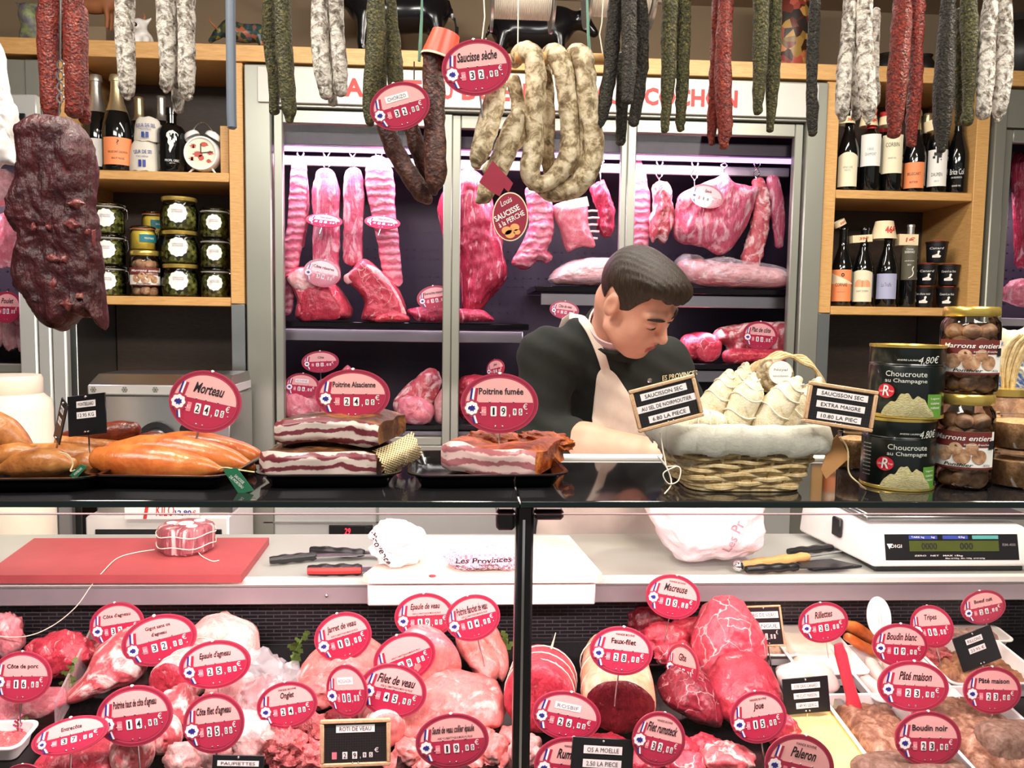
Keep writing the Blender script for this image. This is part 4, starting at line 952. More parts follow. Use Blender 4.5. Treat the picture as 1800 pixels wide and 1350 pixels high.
puffy_mb(MB(), [(530, 512), (556, 502), (585, 515), (600, 540), (596, 560), (560, 563), (528, 560)], YL-.05, .018, amp=.002, seed=3).build('eye_muscle', M['beef'], o, world=True)
puffy_mb(MB(), [(505, 488), (530, 471), (552, 488), (565, 503), (535, 512), (515, 505)], YL-.05, .018, amp=.002, seed=3).build('fat_cap', M['fatty'], o, world=True)
o = meat_slab('beef_rib_roast', 'thick standing beef rib roast with curved fat cap on the left shelf', 'meat', gs, [(608, 490), (622, 472), (640, 455), (664, 470), (690, 495), (708, 522), (714, 550), (708, 564), (650, 565), (636, 560), (642, 530), (626, 508)], YL+.02, .09, M['beef_cut'], amp=.004, seed=16, p=.3, edge=.5)
strip_mb(MB(), [(612, 490, 18), (645, 478, 26), (672, 496, 22), (695, 525, 14), (710, 552, 10)], YL-.055, ratio=.5, seed=2).build('fat_cap', M['fatty'], o, world=True)
puffy_mb(MB(), [(640, 514), (665, 508), (690, 528), (700, 552), (680, 562), (648, 562), (648, 535)], YL-.052, .015, amp=.002, seed=3).build('eye_muscle', M['beef'], o, world=True)
o = meat_slab('flank_steak', 'flat fibrous red flank steak on the left shelf left of the door frame', 'meat', gs, [(716, 546), (740, 540), (780, 536), (800, 545), (800, 566), (740, 567), (726, 562)], YL-.02, .05, M['hangbeef'], amp=.004, seed=17)
o = meat_slab('flank_steak', 'flat fibrous red flank steak at the right end of the left shelf', 'meat', gs, [(804, 546), (830, 545), (852, 548), (868, 566), (830, 568), (804, 568)], YL-.03, .05, M['hangbeef'], amp=.004, seed=18)
o = meat_slab('beef_trim', 'small red beef trim lying before the standing rib roast', 'meat', gs, [(664, 556), (690, 550), (712, 552), (718, 564), (690, 566), (660, 566)], YL-.12, .02, M['beef'], amp=.004, seed=19)
o = meat_slab('bagged_pork', 'vacuum bagged pale pork on the right shelf left of the man', 'meat', gs, [(966, 488), (990, 470), (1020, 460), (1055, 458), (1090, 458), (1110, 470), (1110, 503), (1050, 507), (985, 505), (970, 500)], YL, .07, M['fatty'], amp=.006, seed=20)
puffy_mb(MB(), [(964, 488), (988, 466), (1020, 456), (1055, 454), (1095, 455), (1114, 470), (1112, 498), (1050, 501), (985, 500), (966, 497)], YL-.006, .088, amp=.012, nsc=50, seed=21).build('plastic_bag', M['film'], o, world=True)
o = meat_slab('bagged_pork', 'vacuum bagged pale pork loin on the right shelf right of the man', 'meat', gs, [(1190, 462), (1220, 455), (1270, 460), (1340, 468), (1376, 476), (1378, 505), (1300, 506), (1230, 503), (1200, 490)], YL, .07, M['fatty'], amp=.006, seed=22)
puffy_mb(MB(), [(1186, 462), (1206, 446), (1222, 458), (1270, 452), (1300, 458), (1345, 464), (1381, 474), (1382, 500), (1300, 501), (1230, 498), (1198, 490)], YL-.006, .088, amp=.012, nsc=50, seed=23).build('plastic_bag', M['film'], o, world=True)
def roll(name, label, group, px, py, r, Y, m, cutm, ln, yaw, pitch=0, twines=3, cat='meat', squash=1.0, capm=None):
    # a rolled joint: its cut face looks to the viewer (yaw turns it), the rest runs back
    s = mpp(Y); R = r*s
    while group in DECKG and Y > 1.2 and at(px, py, Y).z < deckz(Y+ln)+R*squash*1.08: Y -= .005
    p = at(px, py, Y); t = thing(name, label, cat, p, (pitch, 0, yaw), group)
    mb = MB(); k = 28; prof = [(0, 0), (.5, 0), (.86, .0), (.97, .04), (1.0, .12), (1.02, .35), (1.0, .7), (.93, .9), (.75, .98), (0, 1.0)]
    vs_ = []; fs = []
    for (q, u) in prof:
        for j in range(k):
            a = 2*PI*j/k; d = 1+.07*noise.noise(Vector((math.cos(a)*1.5, math.sin(a)*1.5, px+u*2)))+(.0 if twines == 0 else -.04*max(0, math.cos(u*2*PI*(twines+1)))**6)
            vs_.append((q*R*d*math.cos(a), u*ln, q*R*d*squash*math.sin(a)))
    for i in range(len(prof)-1):
        for j in range(k): fs.append((i*k+j, i*k+(j+1) % k, (i+1)*k+(j+1) % k, (i+1)*k+j))
    mb.add(vs_, fs); mb.build('outer_fat', m, t, angle=60)
    mb = MB(); vs_ = [(0, -.004, 0)]; K = 8
    for i in range(1, K+1):
        for j in range(k):
            a = 2*PI*j/k; d = 1+.07*noise.noise(Vector((math.cos(a)*1.5, math.sin(a)*1.5, px)))+.05*noise.noise(Vector((math.cos(a)*3, math.sin(a)*3, px*2.)))
            q = .93*i/K; v = Vector((q*R*d*math.cos(a), -.0015-.006*(1-(i/K)**3), q*R*d*squash*math.sin(a))); v.y += .002*noise.noise(v*90) if i < K else .003; vs_.append(v)
    fs = [(0, 1+j, 1+(j+1) % k) for j in range(k)]
    for i in range(K-1):
        for j in range(k): fs.append((1+i*k+j, 1+(i+1)*k+j, 1+(i+1)*k+(j+1) % k, 1+i*k+(j+1) % k))
    mb.add(vs_, fs); mb.build('cut_face', cutm, t, angle=80)
    for q in range(twines):
        u = (q+1)/(twines+1); mb = MB(); mb.tube([(R*1.005*math.cos(2*PI*i/28), u*ln, R*1.005*squash*math.sin(2*PI*i/28)) for i in range(29)], .0012, 6); mb.build('twine', M['twine'], t)
    return t
for px, py, r, lb in ((1240, 612, 24, 'round beef roll leftmost on the lower right shelf'), (1218, 604, 20, 'beef roll just behind the left beef roll'), (1290, 600, 22, 'beef roll behind the Plat de côte tag')):
    pass
o = roll('beef_roll', 'round rolled beef with white fat spiral at the left of the lower right shelf', 'beef on the lower right shelf', 1247, 612, 27, 3.0, M['beef'], M['beef_cut'], .16, .2, twines=0)
o = meat_slab('beef_piece', 'red beef piece behind the shoulder of the man on the lower right shelf', 'meat', gs, [(1196, 600), (1215, 590), (1232, 600), (1236, 625), (1218, 638), (1196, 636)], YL+.03, .06, M['beef'], amp=.005, seed=25)
o = meat_slab('beef_ribs', 'red beef ribs with fat layer left of and under the Plat de côte tag', 'meat', gs, [(1252, 600), (1262, 580), (1300, 572), (1350, 568), (1392, 575), (1392, 636), (1330, 638), (1272, 638), (1276, 612)], YL+.03, .08, M['lamb'], amp=.006, seed=26)
o = meat_slab('beef_ribs', 'flat beef short ribs with fat streak lowest on the lower right shelf', 'meat', gs, [(1274, 616), (1320, 612), (1392, 616), (1392, 638), (1320, 639), (1276, 638)], YL-.07, .035, M['beef'], amp=.003, seed=27)
# lower shelf of the cabinet
o = meat_slab('tbone_cut', 'tall red and white rib chop leaning on the lower shelf', 'meat', gs, [(690, 718), (700, 700), (730, 672), (752, 655), (768, 660), (776, 676), (770, 700), (760, 722), (765, 740), (740, 750), (700, 735)], YL, .05, M['lamb'], amp=.006, seed=28)
o = meat_slab('tbone_cut', 'pink chop lying under the tall rib chop', 'meat', gs, [(700, 722), (720, 712), (750, 722), (762, 735), (755, 760), (725, 764), (700, 752)], YL-.06, .04, M['pork'], amp=.006, seed=29)
o = meat_slab('pork_round', 'round pale pork cut left of the Poitrine Alsacienne tag', 'meat', gs, [(498, 715), (520, 704), (550, 712), (562, 735), (550, 764), (510, 766), (496, 745)], YL-.03, .06, M['pork'], amp=.004, seed=30)
o = meat_slab('pork_chop', 'pale chop standing against the lower left tags', 'meat', gs, [(560, 700), (590, 690), (610, 672), (618, 680), (612, 700), (620, 740), (600, 766), (566, 766), (552, 735)], YL+.03, .05, M['pork'], amp=.004, seed=31)
o = meat_slab('veal_piece', 'pale pink ham slice beside the right of the first door frame', 'meat', gs, [(763, 735), (772, 712), (786, 698), (800, 720), (802, 752), (785, 768), (766, 764)], YL-.02, .05, M['fatty'], amp=.004, seed=32)
o = meat_slab('beef_round', 'dark red beef behind the smoked pork tag', 'meat', gs, [(806, 700), (840, 690), (862, 700), (870, 740), (850, 766), (808, 764)], YL+.05, .06, M['beef'], amp=.006, seed=33)
# side cabinets
gl = 'meat in the left edge cabinet'
for i, (px, py, w_, h_, mm, lb) in enumerate(((2, 330, 70, 60, 'fatty', 'pale poultry piece at the top of the left edge cabinet'), (22, 420, 60, 90, 'pork', 'pink pork piece in the middle of the left edge cabinet'), (-10, 440, 60, 60, 'pork', 'pink pork piece cut off by the left picture edge'), (18, 585, 26, 62, 'fatty', 'tied pale roast right of its twin in the left edge cabinet'), (42, 590, 24, 58, 'fatty', 'tied pale roast against the right side of the left edge cabinet'), (-8, 585, 26, 60, 'fatty', 'tied pale roast at the left picture edge'), (40, 555, 40, 40, 'pork', 'orange pink roast behind the tied roasts'))):
    lump('meat_piece', lb, 'meat', gl, px, py, w_, h_, 3.08, M[mm], 40+i, .7)
gr = 'meat in the right edge cabinet'
o = meat_slab('hanging_beef', 'flat fibrous beef side hanging at the right picture edge', 'meat', gr, [(1779, 276), (1800, 272), (1850, 280), (1850, 470), (1800, 470), (1786, 462), (1782, 380)], 3.12, .05, M['hangbeef'], amp=.008, seed=50)
o = lump('meat_piece', 'pale pink pork piece low in the right edge cabinet', 'meat', gr, 1800, 515, 70, 50, 3.1, M['pork'], 51)
# ------------------------------------------------------------ the butcher
HC = at(1118, 522, 1.88)
HR = Matrix.Rotation(.88, 3, 'Z') @ Matrix.Rotation(.70, 3, 'X') @ Matrix.Rotation(-.34, 3, 'Y')
HRn = np.array(HR); HCn = np.array(HC)
def hp(x, y, z): return HC + HR @ Vector((x, y, z))
def hl(P):
    a, b, c = P[0]-HCn[0], P[1]-HCn[1], P[2]-HCn[2]
    return tuple(HRn[0, i]*a+HRn[1, i]*b+HRn[2, i]*c for i in range(3))
def f_head(P):
    L = hl(P)
    d = s_ell(L, (0, .008, .030), (.0735, .088, .081))
    d = sm_min(d, s_ell(L, (0, -.030, -.030), (.060, .062, .085)), .03)
    d = sm_min(d, s_ell(L, (0, -.046, -.078), (.047, .040, .040)), .03)
    d = sm_min(d, s_ell(L, (0, -.074, -.108), (.021, .017, .016)), .02)
    for q in (-1, 1):
        d = sm_min(d, s_ell(L, (q*.042, -.062, -.032), (.021, .021, .022)), .025); d = sm_min(d, s_ell(L, (q*.036, -.050, -.066), (.024, .026, .028)), .03)
        d = sm_min(d, s_cap(L, (q*.052, -.005, -.070), (q*.025, -.062, -.103), .018, .014), .025)
        d = sm_min(d, s_cap(L, (q*.012, -.085, .020), (q*.044, -.074, .018), .010, .008), .014)
        d = sm_max(d, -s_ell(L, (q*.031, -.102, -.002), (.018, .017, .010)), .014)
    # nose, lips
    d = sm_min(d, s_cap(L, (0, -.087, .010), (0, -.108, -.030), .0075, .0105), .010)
    d = sm_min(d, s_ell(L, (0, -.110, -.036), (.0125, .012, .0105)), .008)
    for q in (-1, 1):
        d = sm_min(d, s_ell(L, (q*.012, -.098, -.039), (.0075, .010, .0075)), .005)
        d = sm_max(d, -s_ell(L, (q*.0065, -.106, -.047), (.0036, .006, .003)), .003)
    d = sm_min(d, s_ell(L, (0, -.084, -.066), (.030, .016, .022)), .015)
    for q in (-1, 1):
        d = sm_min(d, s_cap(L, (0, -.1005, -.0655), (q*.022, -.0885, -.0705), .0042, .0025), .005)
    d = sm_min(d, s_cap(L, (-.014, -.0925, -.0785), (.014, -.0925, -.0785), .0060), .006)
    d = sm_max(d, -s_cap(L, (-.021, -.098, -.0717), (.021, -.098, -.0717), .0016), .003)
    # lids, mostly closed
    for q in (-1, 1):
        lid = s_ell(L, (q*.031, -.079, -.001), (.0152, .0145, .0142)); lid = sm_max(lid, -(L[2]+.0062-(L[1]+.079)*.0), .001)
        d = sm_min(d, lid, .003)
        low = s_ell(L, (q*.031, -.079, -.003), (.015, .0132, .0135)); low = sm_max(low, L[2]+.0085, .001); d = sm_min(d, low, .003)
        ear = s_ell(L, (q*.077, .006, -.006), (.009, .018, .030)); ear = sm_max(ear, -s_ell(L, (q*.087, .002, .0), (.008, .010, .017)), .006)
        d = sm_min(d, ear, .008)
    return d
NB = at(1083, 592, 2.03); SL = at(962, 628, 2.0); SR = at(1166, 640, 2.13); EL = at(955, 765, 1.95); WL = at(1150, 793, 1.745); HL = at(1195, 797, 1.71)
ER = at(1222, 775, 2.02); WR = at(1262, 800, 1.80); HRt = at(1248, 812, 1.73); PV = Vector((.385, 2.27, .98)); CH = at(1075, 690, 2.13)
def f_hand(P, w_, h_, side):
    d0 = Vector(h_)-Vector(w_); d0.normalize(); up = Vector((0, 0, 1)); sd = d0.cross(up).normalized()
    c = Vector(w_)+d0*.055
    d = s_cap(P, w_, c, .026, .024); d = sm_min(d, s_ell(P, c, (.036, .036, .022)), .015)
    for i, (o, ln) in enumerate(((-.027, .070), (-.009, .080), (.009, .076), (.027, .058))):
        b = c + d0*.03 + sd*o*1.0; m = b + d0*ln*.5 - up*.008; e = m + d0*ln*.32 - up*ln*.45
        d = sm_min(d, sm_min(s_cap(P, b, m, .0095, .0085), s_cap(P, m, e, .0085, .007), .003), .005)
    b = c - sd*side*.025 - d0*.01; m = b + d0*.035 - sd*side*.022 - up*.012; e = m + d0*.032 - up*.006
    return sm_min(d, sm_min(s_cap(P, b, m, .012, .010), s_cap(P, m, e, .010, .0078), .004), .01)
def f_body(Xx, Yy, Zz):
    P = (Xx, Yy, Zz)
    d = f_head(P)
    d = sm_min(d, s_cap(P, hp(0, .040, -.045), NB, .052, .060), .025)
    t = s_cap(P, CH, PV, .125, .13); t = sm_min(t, s_cap(P, SL, SR, .058), .06)
    t = sm_min(t, s_cap(P, NB, CH, .065, .12), .05); d = sm_min(d, t, .03)
    for s, e, w_, h_, sd in ((SL, EL, WL, HL, 1), (SR, ER, WR, HRt, -1)):
        a = sm_min(s_cap(P, s, e, .055, .043), s_cap(P, e, Vector(e).lerp(w_, .45), .043, .040), .02)
        a = sm_min(a, s_cap(P, Vector(e).lerp(w_, .4), w_, .041, .027), .02); a = sm_min(a, f_hand(P, w_, h_, sd), .015); d = sm_min(d, a, .02)
    for q in (-1, 1):
        k = (PV[0]+q*.10, PV[1]+.02, .52); d = sm_min(d, s_cap(P, (PV[0]+q*.085, PV[1], .92), k, .088, .06), .03)
        d = sm_min(d, s_cap(P, k, (PV[0]+q*.11, PV[1]+.04, .08), .058, .04), .02); d = sm_min(d, s_cap(P, (PV[0]+q*.11, PV[1]+.05, .04), (PV[0]+q*.13, PV[1]-.12, .035), .036, .03), .02)
    return d
def axis(segs):
    out = []
    for a, b, h in segs: out += list(np.arange(a, b-1e-6, h))
    return out
axx = axis([(.02, .26, .012), (.26, .62, .0032), (.62, .80, .012)]); axy = axis([(1.62, 1.64, .012), (1.64, 2.03, .0034), (2.03, 2.5, .014)])
axz = axis([(-.02, 1.14, .02), (1.14, 1.26, .0045), (1.26, 1.37, .01), (1.37, 1.70, .0032)])
man = thing('person', 'young dark haired man bending forward in dark jacket and cream apron', 'person', (PV.x, PV.y, 0))
mb = nets_mb(f_body, (0, 0, 0), (1, 1, 1), [axx, axy, axz])
body = mb.build('body', [M['skin'], M['lips']], man, world=True, angle=180)
HI = HR.transposed(); MI = []
for p in body.data.polygons:
    q = HI @ (MW[man.name] @ p.center - HC)
    MI.append(1 if (abs(q.x) < .021*(1-((q.z+.072)/.02)**2*.5) and -.0865 < q.z < -.0598-abs(q.x)*.28 and q.y < -.086) else 0)
body.data.polygons.foreach_set('material_index', MI)
for q in (-1, 1):
    m = MB(); c = hp(q*.031, -.0795, -.0025); m.sphere(c, .0122, 0, 16, 10); m.build('eyeball', plain('eye white', '#d9cfc6', .2, var=0), man, world=True)
    m = MB(); c = hp(q*.031+.002, -.0878, -.0085); m.sphere(c, .0050, 0, 12, 8); m.build('iris', plain('dark iris', '#1d1410', .15, var=0), man, world=True)
    m = MB(); m.tube([hp(q*(.031-.0145+.029*i/10), -.0795-.0138*math.sqrt(max(.02, 1-((i-5)/5.4)**2)), -.0068-.0008*abs(i-5)/5) for i in range(11)], [.0006+.0007*math.sin(PI*i/10) for i in range(11)], 6); m.build('eyelash', M['ink'], man, world=True)
    m = MB(); m.tube([hp(q*(.012+.042*i/10), -.0985+.006*i/10+.014*(i/10)**2.2, .0155+.006*math.sin(PI*i/14)-.003*(i/10)) for i in range(11)], [.0012+.0032*math.sin(PI*(i+.6)/11.2) for i in range(11)], 8, ratio=.55, up=HR @ Vector((0, -1, 0))); m.build('eyebrow', M['hair'], man, world=True)
def f_hair(Xx, Yy, Zz):
    L = hl((Xx, Yy, Zz))
    d = s_ell(L, (0, .008, .031), (.0775, .0930, .0880))
    d = sm_min(d, s_ell(L, (-.004, -.046, .082), (.060, .050, .036)), .03)
    d = sm_min(d, s_ell(L, (.016, -.078, .070), (.048, .026, .026)), .02)
    zt = np.interp(L[1], [-.13, -.085, -.06, -.045, -.028, -.012, .0, .03, .042, .06, .13], [.063, .062, .062, .034, -.018, -.022, .022, .032, -.03, -.06, -.075])
    zt = zt - .010*np.clip(L[0]/.05, -1, 1)*(L[1] < -.06) + .004*np.sin(L[0]*260)*(L[1] < -.055)
    d = sm_max(d, zt-L[2], .006)
    d = d + .0006*np.sin(L[0]*420+L[1]*120+4*np.sin(L[2]*60))*np.clip((L[2]-.04)/.04, 0, 1)
    return d
lo = [HC[i]-.15 for i in range(3)]; hi = [HC[i]+.16 for i in range(3)]
nets_mb(f_hair, lo, hi, .0034).build('hair', M['hair'], man, world=True, angle=180)
def f_jacket(Xx, Yy, Zz):
    P = (Xx, Yy, Zz)
    t = s_cap(P, CH, PV, .140, .146); t = sm_min(t, s_cap(P, SL, SR, .066), .06); t = sm_min(t, s_cap(P, NB-Vector((0, 0, .02)), CH, .07, .135), .05)
    t = sm_min(t, s_cap(P, NB+Vector((.0, .03, .0)), NB.lerp(SL, .55)+Vector((0, .02, .022)), .062, .05), .03)
    for s, e, w_ in ((SL, EL, WL), (SR, ER, WR)):
        a = sm_min(s_cap(P, s, e, .068, .058), s_cap(P, e, Vector(e).lerp(w_, .27), .058, .052), .025); t = sm_min(t, a, .03)
    fold = .0018*np.sin(Xx*70+Zz*45)*np.sin(Zz*38-Xx*30+Yy*20) + .002*np.sin(Zz*110+Xx*60)
    t = t + fold
    return sm_max(t, -s_cap(P, hp(0, .03, -.03), NB+Vector((0, 0, -.005)), .054, .056), .012)
jk = nets_mb(f_jacket, (.02, 1.7, .82), (.82, 2.5, 1.6), .0085); jacket = jk.build('jacket', M['jacket'], man, world=True, angle=180)
def f_legs(Xx, Yy, Zz):
    P = (Xx, Yy, Zz); d = s_ell(P, PV, (.17, .135, .12))
    for q in (-1, 1):
        k = (PV[0]+q*.10, PV[1]+.02, .52); d = sm_min(d, s_cap(P, (PV[0]+q*.085, PV[1], .92), k, .1, .075), .03); d = sm_min(d, s_cap(P, k, (PV[0]+q*.11, PV[1]+.04, .12), .075, .062), .02)
    return sm_max(d, .10-Zz, .01)
tr = nets_mb(f_legs, (.1, 2.0, .05), (.7, 2.5, 1.12), .014); tr.build('trousers', M['trouser'], man, world=True, angle=180)
for q in (-1, 1):
    def f_shoe(Xx, Yy, Zz):
        P = (Xx, Yy, Zz); d = sm_min(s_cap(P, (PV[0]+q*.11, PV[1]+.06, .05), (PV[0]+q*.13, PV[1]-.13, .04), .048, .042), s_cap(P, (PV[0]+q*.11, PV[1]+.045, .05), (PV[0]+q*.11, PV[1]+.045, .11), .05), .02)
        return sm_max(d, .003-Zz, .004)
    nets_mb(f_shoe, (PV[0]+q*.12-.1, PV[1]-.2, -.01), (PV[0]+q*.12+.1, PV[1]+.14, .18), .008).build('shoe', M['black'], man, world=True)
from mathutils.bvhtree import BVHTree
bvj = BVHTree.FromPolygons([Vector(p) for p in jk.v+tr.v], list(jk.f)+[tuple(i+len(jk.v) for i in f) for f in tr.f])
def onto(px, py, off):
    d = ray(px, py).normalized(); h = bvj.ray_cast(CAM, d)
    return (h[0] - d*off) if h[0] is not None else None
def cloth(name, rows, m, off=.008, nu=16, parent=None):
    # rows: (py, px left, px right); laid over the jacket with thickness
    R = crom(rows, 4); G = []
    for r_ in R:
        row = [onto(r_[1]+(r_[2]-r_[1])*i/nu, r_[0], off) for i in range(nu+1)]
        ys = [p.y for p in row if p]; 
        if ys: last = sum(ys)/len(ys)
        row = [p if p else at(r_[1]+(r_[2]-r_[1])*i/nu, r_[0], last+.02) for i, p in enumerate(row)]
        G.append(row)
    for _ in range(3):
        H = [[p.copy() for p in r_] for r_ in G]
        for a in range(1, len(G)-1):
            for b in range(nu+1):
                nb = [H[a-1][b], H[a+1][b], H[a][max(0, b-1)], H[a][min(nu, b+1)]]; av = sum((n_.y for n_ in nb))/4
                G[a][b].y = min(G[a][b].y, G[a][b].y*.4+av*.6)
    k = len(G); n = nu+1; mb = MB()
    vs_ = [p for r_ in G for p in r_]+[p+Vector((0, .004, 0)) for r_ in G for p in r_]; fs = []
    for a in range(k-1):
        for b in range(nu):
            i = a*n+b; fs.append((i, i+1, i+n+1, i+n)); j = i+k*n; fs.append((j, j+n, j+n+1, j+1))
    o = k*n
    for a in range(k-1): fs.append((a*n, a*n+n, o+a*n+n, o+a*n)); fs.append((a*n+nu, o+a*n+nu, o+a*n+n+nu, a*n+n+nu))
    for b in range(nu): fs.append((b, o+b, o+b+1, b+1)); e = (k-1)*n+b; fs.append((e, e+1, o+e+1, o+e))
    mb.add(vs_, fs); return mb.build(name, m, parent or man, world=True, angle=75)
ap = cloth('apron', [(648, 1058, 1070), (660, 1050, 1084), (690, 1046, 1104), (735, 1040, 1135), (785, 1026, 1190), (840, 990, 1205), (895, 950, 1205), (960, 940, 1200), (1040, 938, 1200), (1150, 935, 1205), (1280, 930, 1210)], M['apron'])
st_ = MB(); pts = [(1066, 655), (1058, 628), (1048, 602), (1036, 578), (1022, 560), (1008, 552)]
W = []
for x, y in crom(pts, 5):
    q = onto(x, y, .005); W.append(q if q else W[-1]+Vector((-.004, .012, .001)))
W += [W[-1]+Vector((-.008, .03, -.012)), W[-1]+Vector((-.012, .07, -.04))]
st_.tube(W, [.011]*len(W), 10, 0, True, .25, (0, -1, .3), 3.5); st_.build('apron_strap', M['apron'], ap, world=True)
# collars round the neck
ax_ = (hp(0, .035, -.05)-NB).normalized(); u1 = Vector((1, -.3, 0)); u1 = (u1-ax_*u1.dot(ax_)).normalized(); u2 = ax_.cross(u1)
def ring(name, r0, r1, z0, z1, m, th=.005, gap=0, tilt=0.0):
    mb = MB(); n = 40; vs_ = []
    for (r, z) in ((r0, z0), (r1, z1), (r1-th, z1), (r0-th, z0)):
        for j in range(n):
            a = 2*PI*j/n; vs_.append(NB+ax_*(z+tilt*math.cos(a-2.2))+u1*(r*math.cos(a))+u2*(r*1.05*math.sin(a)))
    fs = [(a*n+j, a*n+(j+1) % n, ((a+1) % 4)*n+(j+1) % n, ((a+1) % 4)*n+j) for a in range(4) for j in range(n)]
    mb.add(vs_, fs); return mb.build(name, m, man, world=True)
ring('shirt_collar', .071, .068, -.02, .062, M['shirt'], .004); ring('jacket_collar', .086, .081, -.035, .044, M['jacket'], .007)
for px, py in ((1079, 620), (1142, 669)):
    q = onto(px, py, .003); m = MB(); m.M = Matrix.Translation(q) @ (CAM-q).to_track_quat('Z', 'Y').to_matrix().to_4x4(); m.lathe([(0, .002), (.0035, .002), (.0055, .003), (.0065, .001), (.0065, -.003), (0, -.003)], 16); m.build('press_stud', M['stud'], man, world=True)
m = MB(); tm = MB(); put_text(tm, 'ES PROVINCES', 0, 0, .086, .013, 0, 0, 0, .015)
for x, y, z in tm.v:
    px, py = 1196+x/mpp(2.03)-1, 660-z/mpp(2.03) - x/mpp(2.03)*.16; q = onto(px, py, .004); m.v.append(tuple(q) if q else tuple(at(px, py, 2.03)))
m.f = tm.f; m.m = tm.m; m.build('lettering', M['cream'], jacket, world=True, smooth=False)
# ------------------------------------------------------------ the display counter
SZ = 1.25; WZ = 0.95; DX0, DX1 = -1.75, X(1794, 1100, 1.72)
ctr = thing('display_counter', 'long refrigerated display counter with dark glass shelf and front glass', 'counter', (0.1, 1.6, 0))
def slats():
    t = NT('black slotted panel'); b = t.n('ShaderNodeTexBrick'); b.offset = .5; b.inputs['Scale'].default_value = 30
    b.inputs['Mortar Size'].default_value = .032; b.inputs['Brick Width'].default_value = 1.0; b.inputs['Row Height'].default_value = .24
    b.inputs['Color1'].default_value = lin('#17161a'); b.inputs['Color2'].default_value = lin('#17161a'); b.inputs['Mortar'].default_value = lin('#4e484c')
    t.l(t.co(rot=(PI/2, 0, 0)), b.inputs['Vector']); return t.done(b.outputs[0], .4)
M['slats'] = slats()
zr = at(900, 1060, 1.70).z
MB().box2(-1.9, 2.0, 1.712, 2.05, WZ-.02, WZ, 0, .002).build('worktop', M['worksteel'], ctr, world=True)
m = MB(); m.box2(-1.9, 2.0, 1.69, 1.711, WZ-.012, WZ+.0005, 0, .001); rl = m.build('front_rail', M['whitepaint'], ctr, world=True)
MB().box2(-1.9, 2.0, 1.694, 1.711, WZ-.0165, WZ-.013, 0).build('rail_groove', M['alu_d'], rl, world=True)
MB().box2(-1.9, 2.0, 1.698, 1.711, zr, WZ-.017, 0, .002).build('rail_face', plain('mauve grey metal', '#a79fa3', .4, .3, var=.02), ctr, world=True)
for px in (574, 1716): 
    q = at(px, 1047, 1.697); MB().sphere(q, .004, 0, 10, 6).build('rivet', M['chrome'], rl, world=True)
MB().box2(-1.9, 2.0, 1.745, 1.76, .70, zr+.03).build('slotted_panel', M['slats'], ctr, world=True)
MB().box2(-1.9, 2.0, 1.728, 1.744, Z(900, 1139, 1.73), Z(900, 1129, 1.73), 0, .002).build('price_rail', M['alu_d'], ctr, world=True)
m = MB(); y0, y1 = 1.14, 1.744; m.add([(x, y, deckz(y)+dz) for dz in (0, -.03) for x in (-1.9, 2.0) for y in (y0, y1)], [(0, 2, 3, 1), (4, 5, 7, 6), (0, 4, 6, 2), (1, 3, 7, 5), (0, 1, 5, 4), (2, 6, 7, 3)])
m.build('deck', M['blackglossy'], ctr, world=True, smooth=False)
MB().box2(DX1, DX1+.03, 1.14, 1.70, .70, zr+.05, 0, .004).build('end_panel', M['white'], ctr, world=True)
b = MB(); b.box2(-1.9, 2.0, 1.15, 1.17, .05, .70); b.box2(-1.9, 2.0, 1.765, 2.04, .05, WZ-.021); b.box2(-1.9, 2.0, 1.17, 1.765, .05, .69)
b.build('base_body', M['alu_d'], ctr, world=True)
xm = X(913, 885, 1.11)
for a, c in ((-1.9, xm-.001), (xm+.001, 2.0)):
    g = MB().box2(a, c, 1.10, 1.428, SZ-.0095, SZ, 0, .002).build('glass_shelf', M['darkglass'], ctr, world=True)
    MB().box2(a, c, 1.0985, 1.0998, SZ-.0085, SZ-.001).build('polished_edge', M['glassedge'], g, world=True)
    MB().box2(a, c, 1.18, 1.24, SZ-.018, SZ-.0105, 0, .002).build('shelf_bearer', M['black'], g, world=True)
MB().box2(-1.9, 2.0, 1.43, 1.455, SZ-.02, SZ+.006, 0, .003).build('rear_rail', M['whitepaint'], ctr, world=True)
pz = Z(900, 904, 1.125)
for a, c in ((-1.9, X(904, 1000, 1.125)), (X(938, 1000, 1.125), 2.0)):
    g = MB().box2(a, c, 1.122, 1.128, .60, pz).build('front_pane', M['frontglass'], ctr, world=True)
    MB().box2(a, c, 1.1215, 1.1285, pz, pz+.0009).build('pane_edge', plain('red reflection on glass edge', '#c58a88', .2, var=0), g, world=True)  # edge shine reflecting red, put into the strip's base colour
m = MB(); xa, xb = X(906, 1000, 1.12), X(937, 1000, 1.12); m.box2(xa, xb, 1.118, 1.148, .60, SZ-.0100, 0, .004); po = m.build('post', M['black'], ctr, world=True)
MB().box2(xa+.009, xa+.0125, 1.1165, 1.118, .60, SZ-.03).build('post_trim', M['chrome'], po, world=True)
for a, b_, c_ in ((872, 905, 930), (938, 990, 912)): MB().box2(X(a, 900, 1.14), X(b_, 900, 1.14), 1.13, 1.17, Z(900, c_, 1.14), SZ-.0190, 0, .004).build('clamp', M['black'], ctr, world=True)
MB().box2(-.95, .95, 1.150, 1.176, SZ-.0185, SZ-.0102, 0, .003).build('tube_lamp', emit('pinkish tube lamp', '#ffd9d6', 3), ctr, world=True)

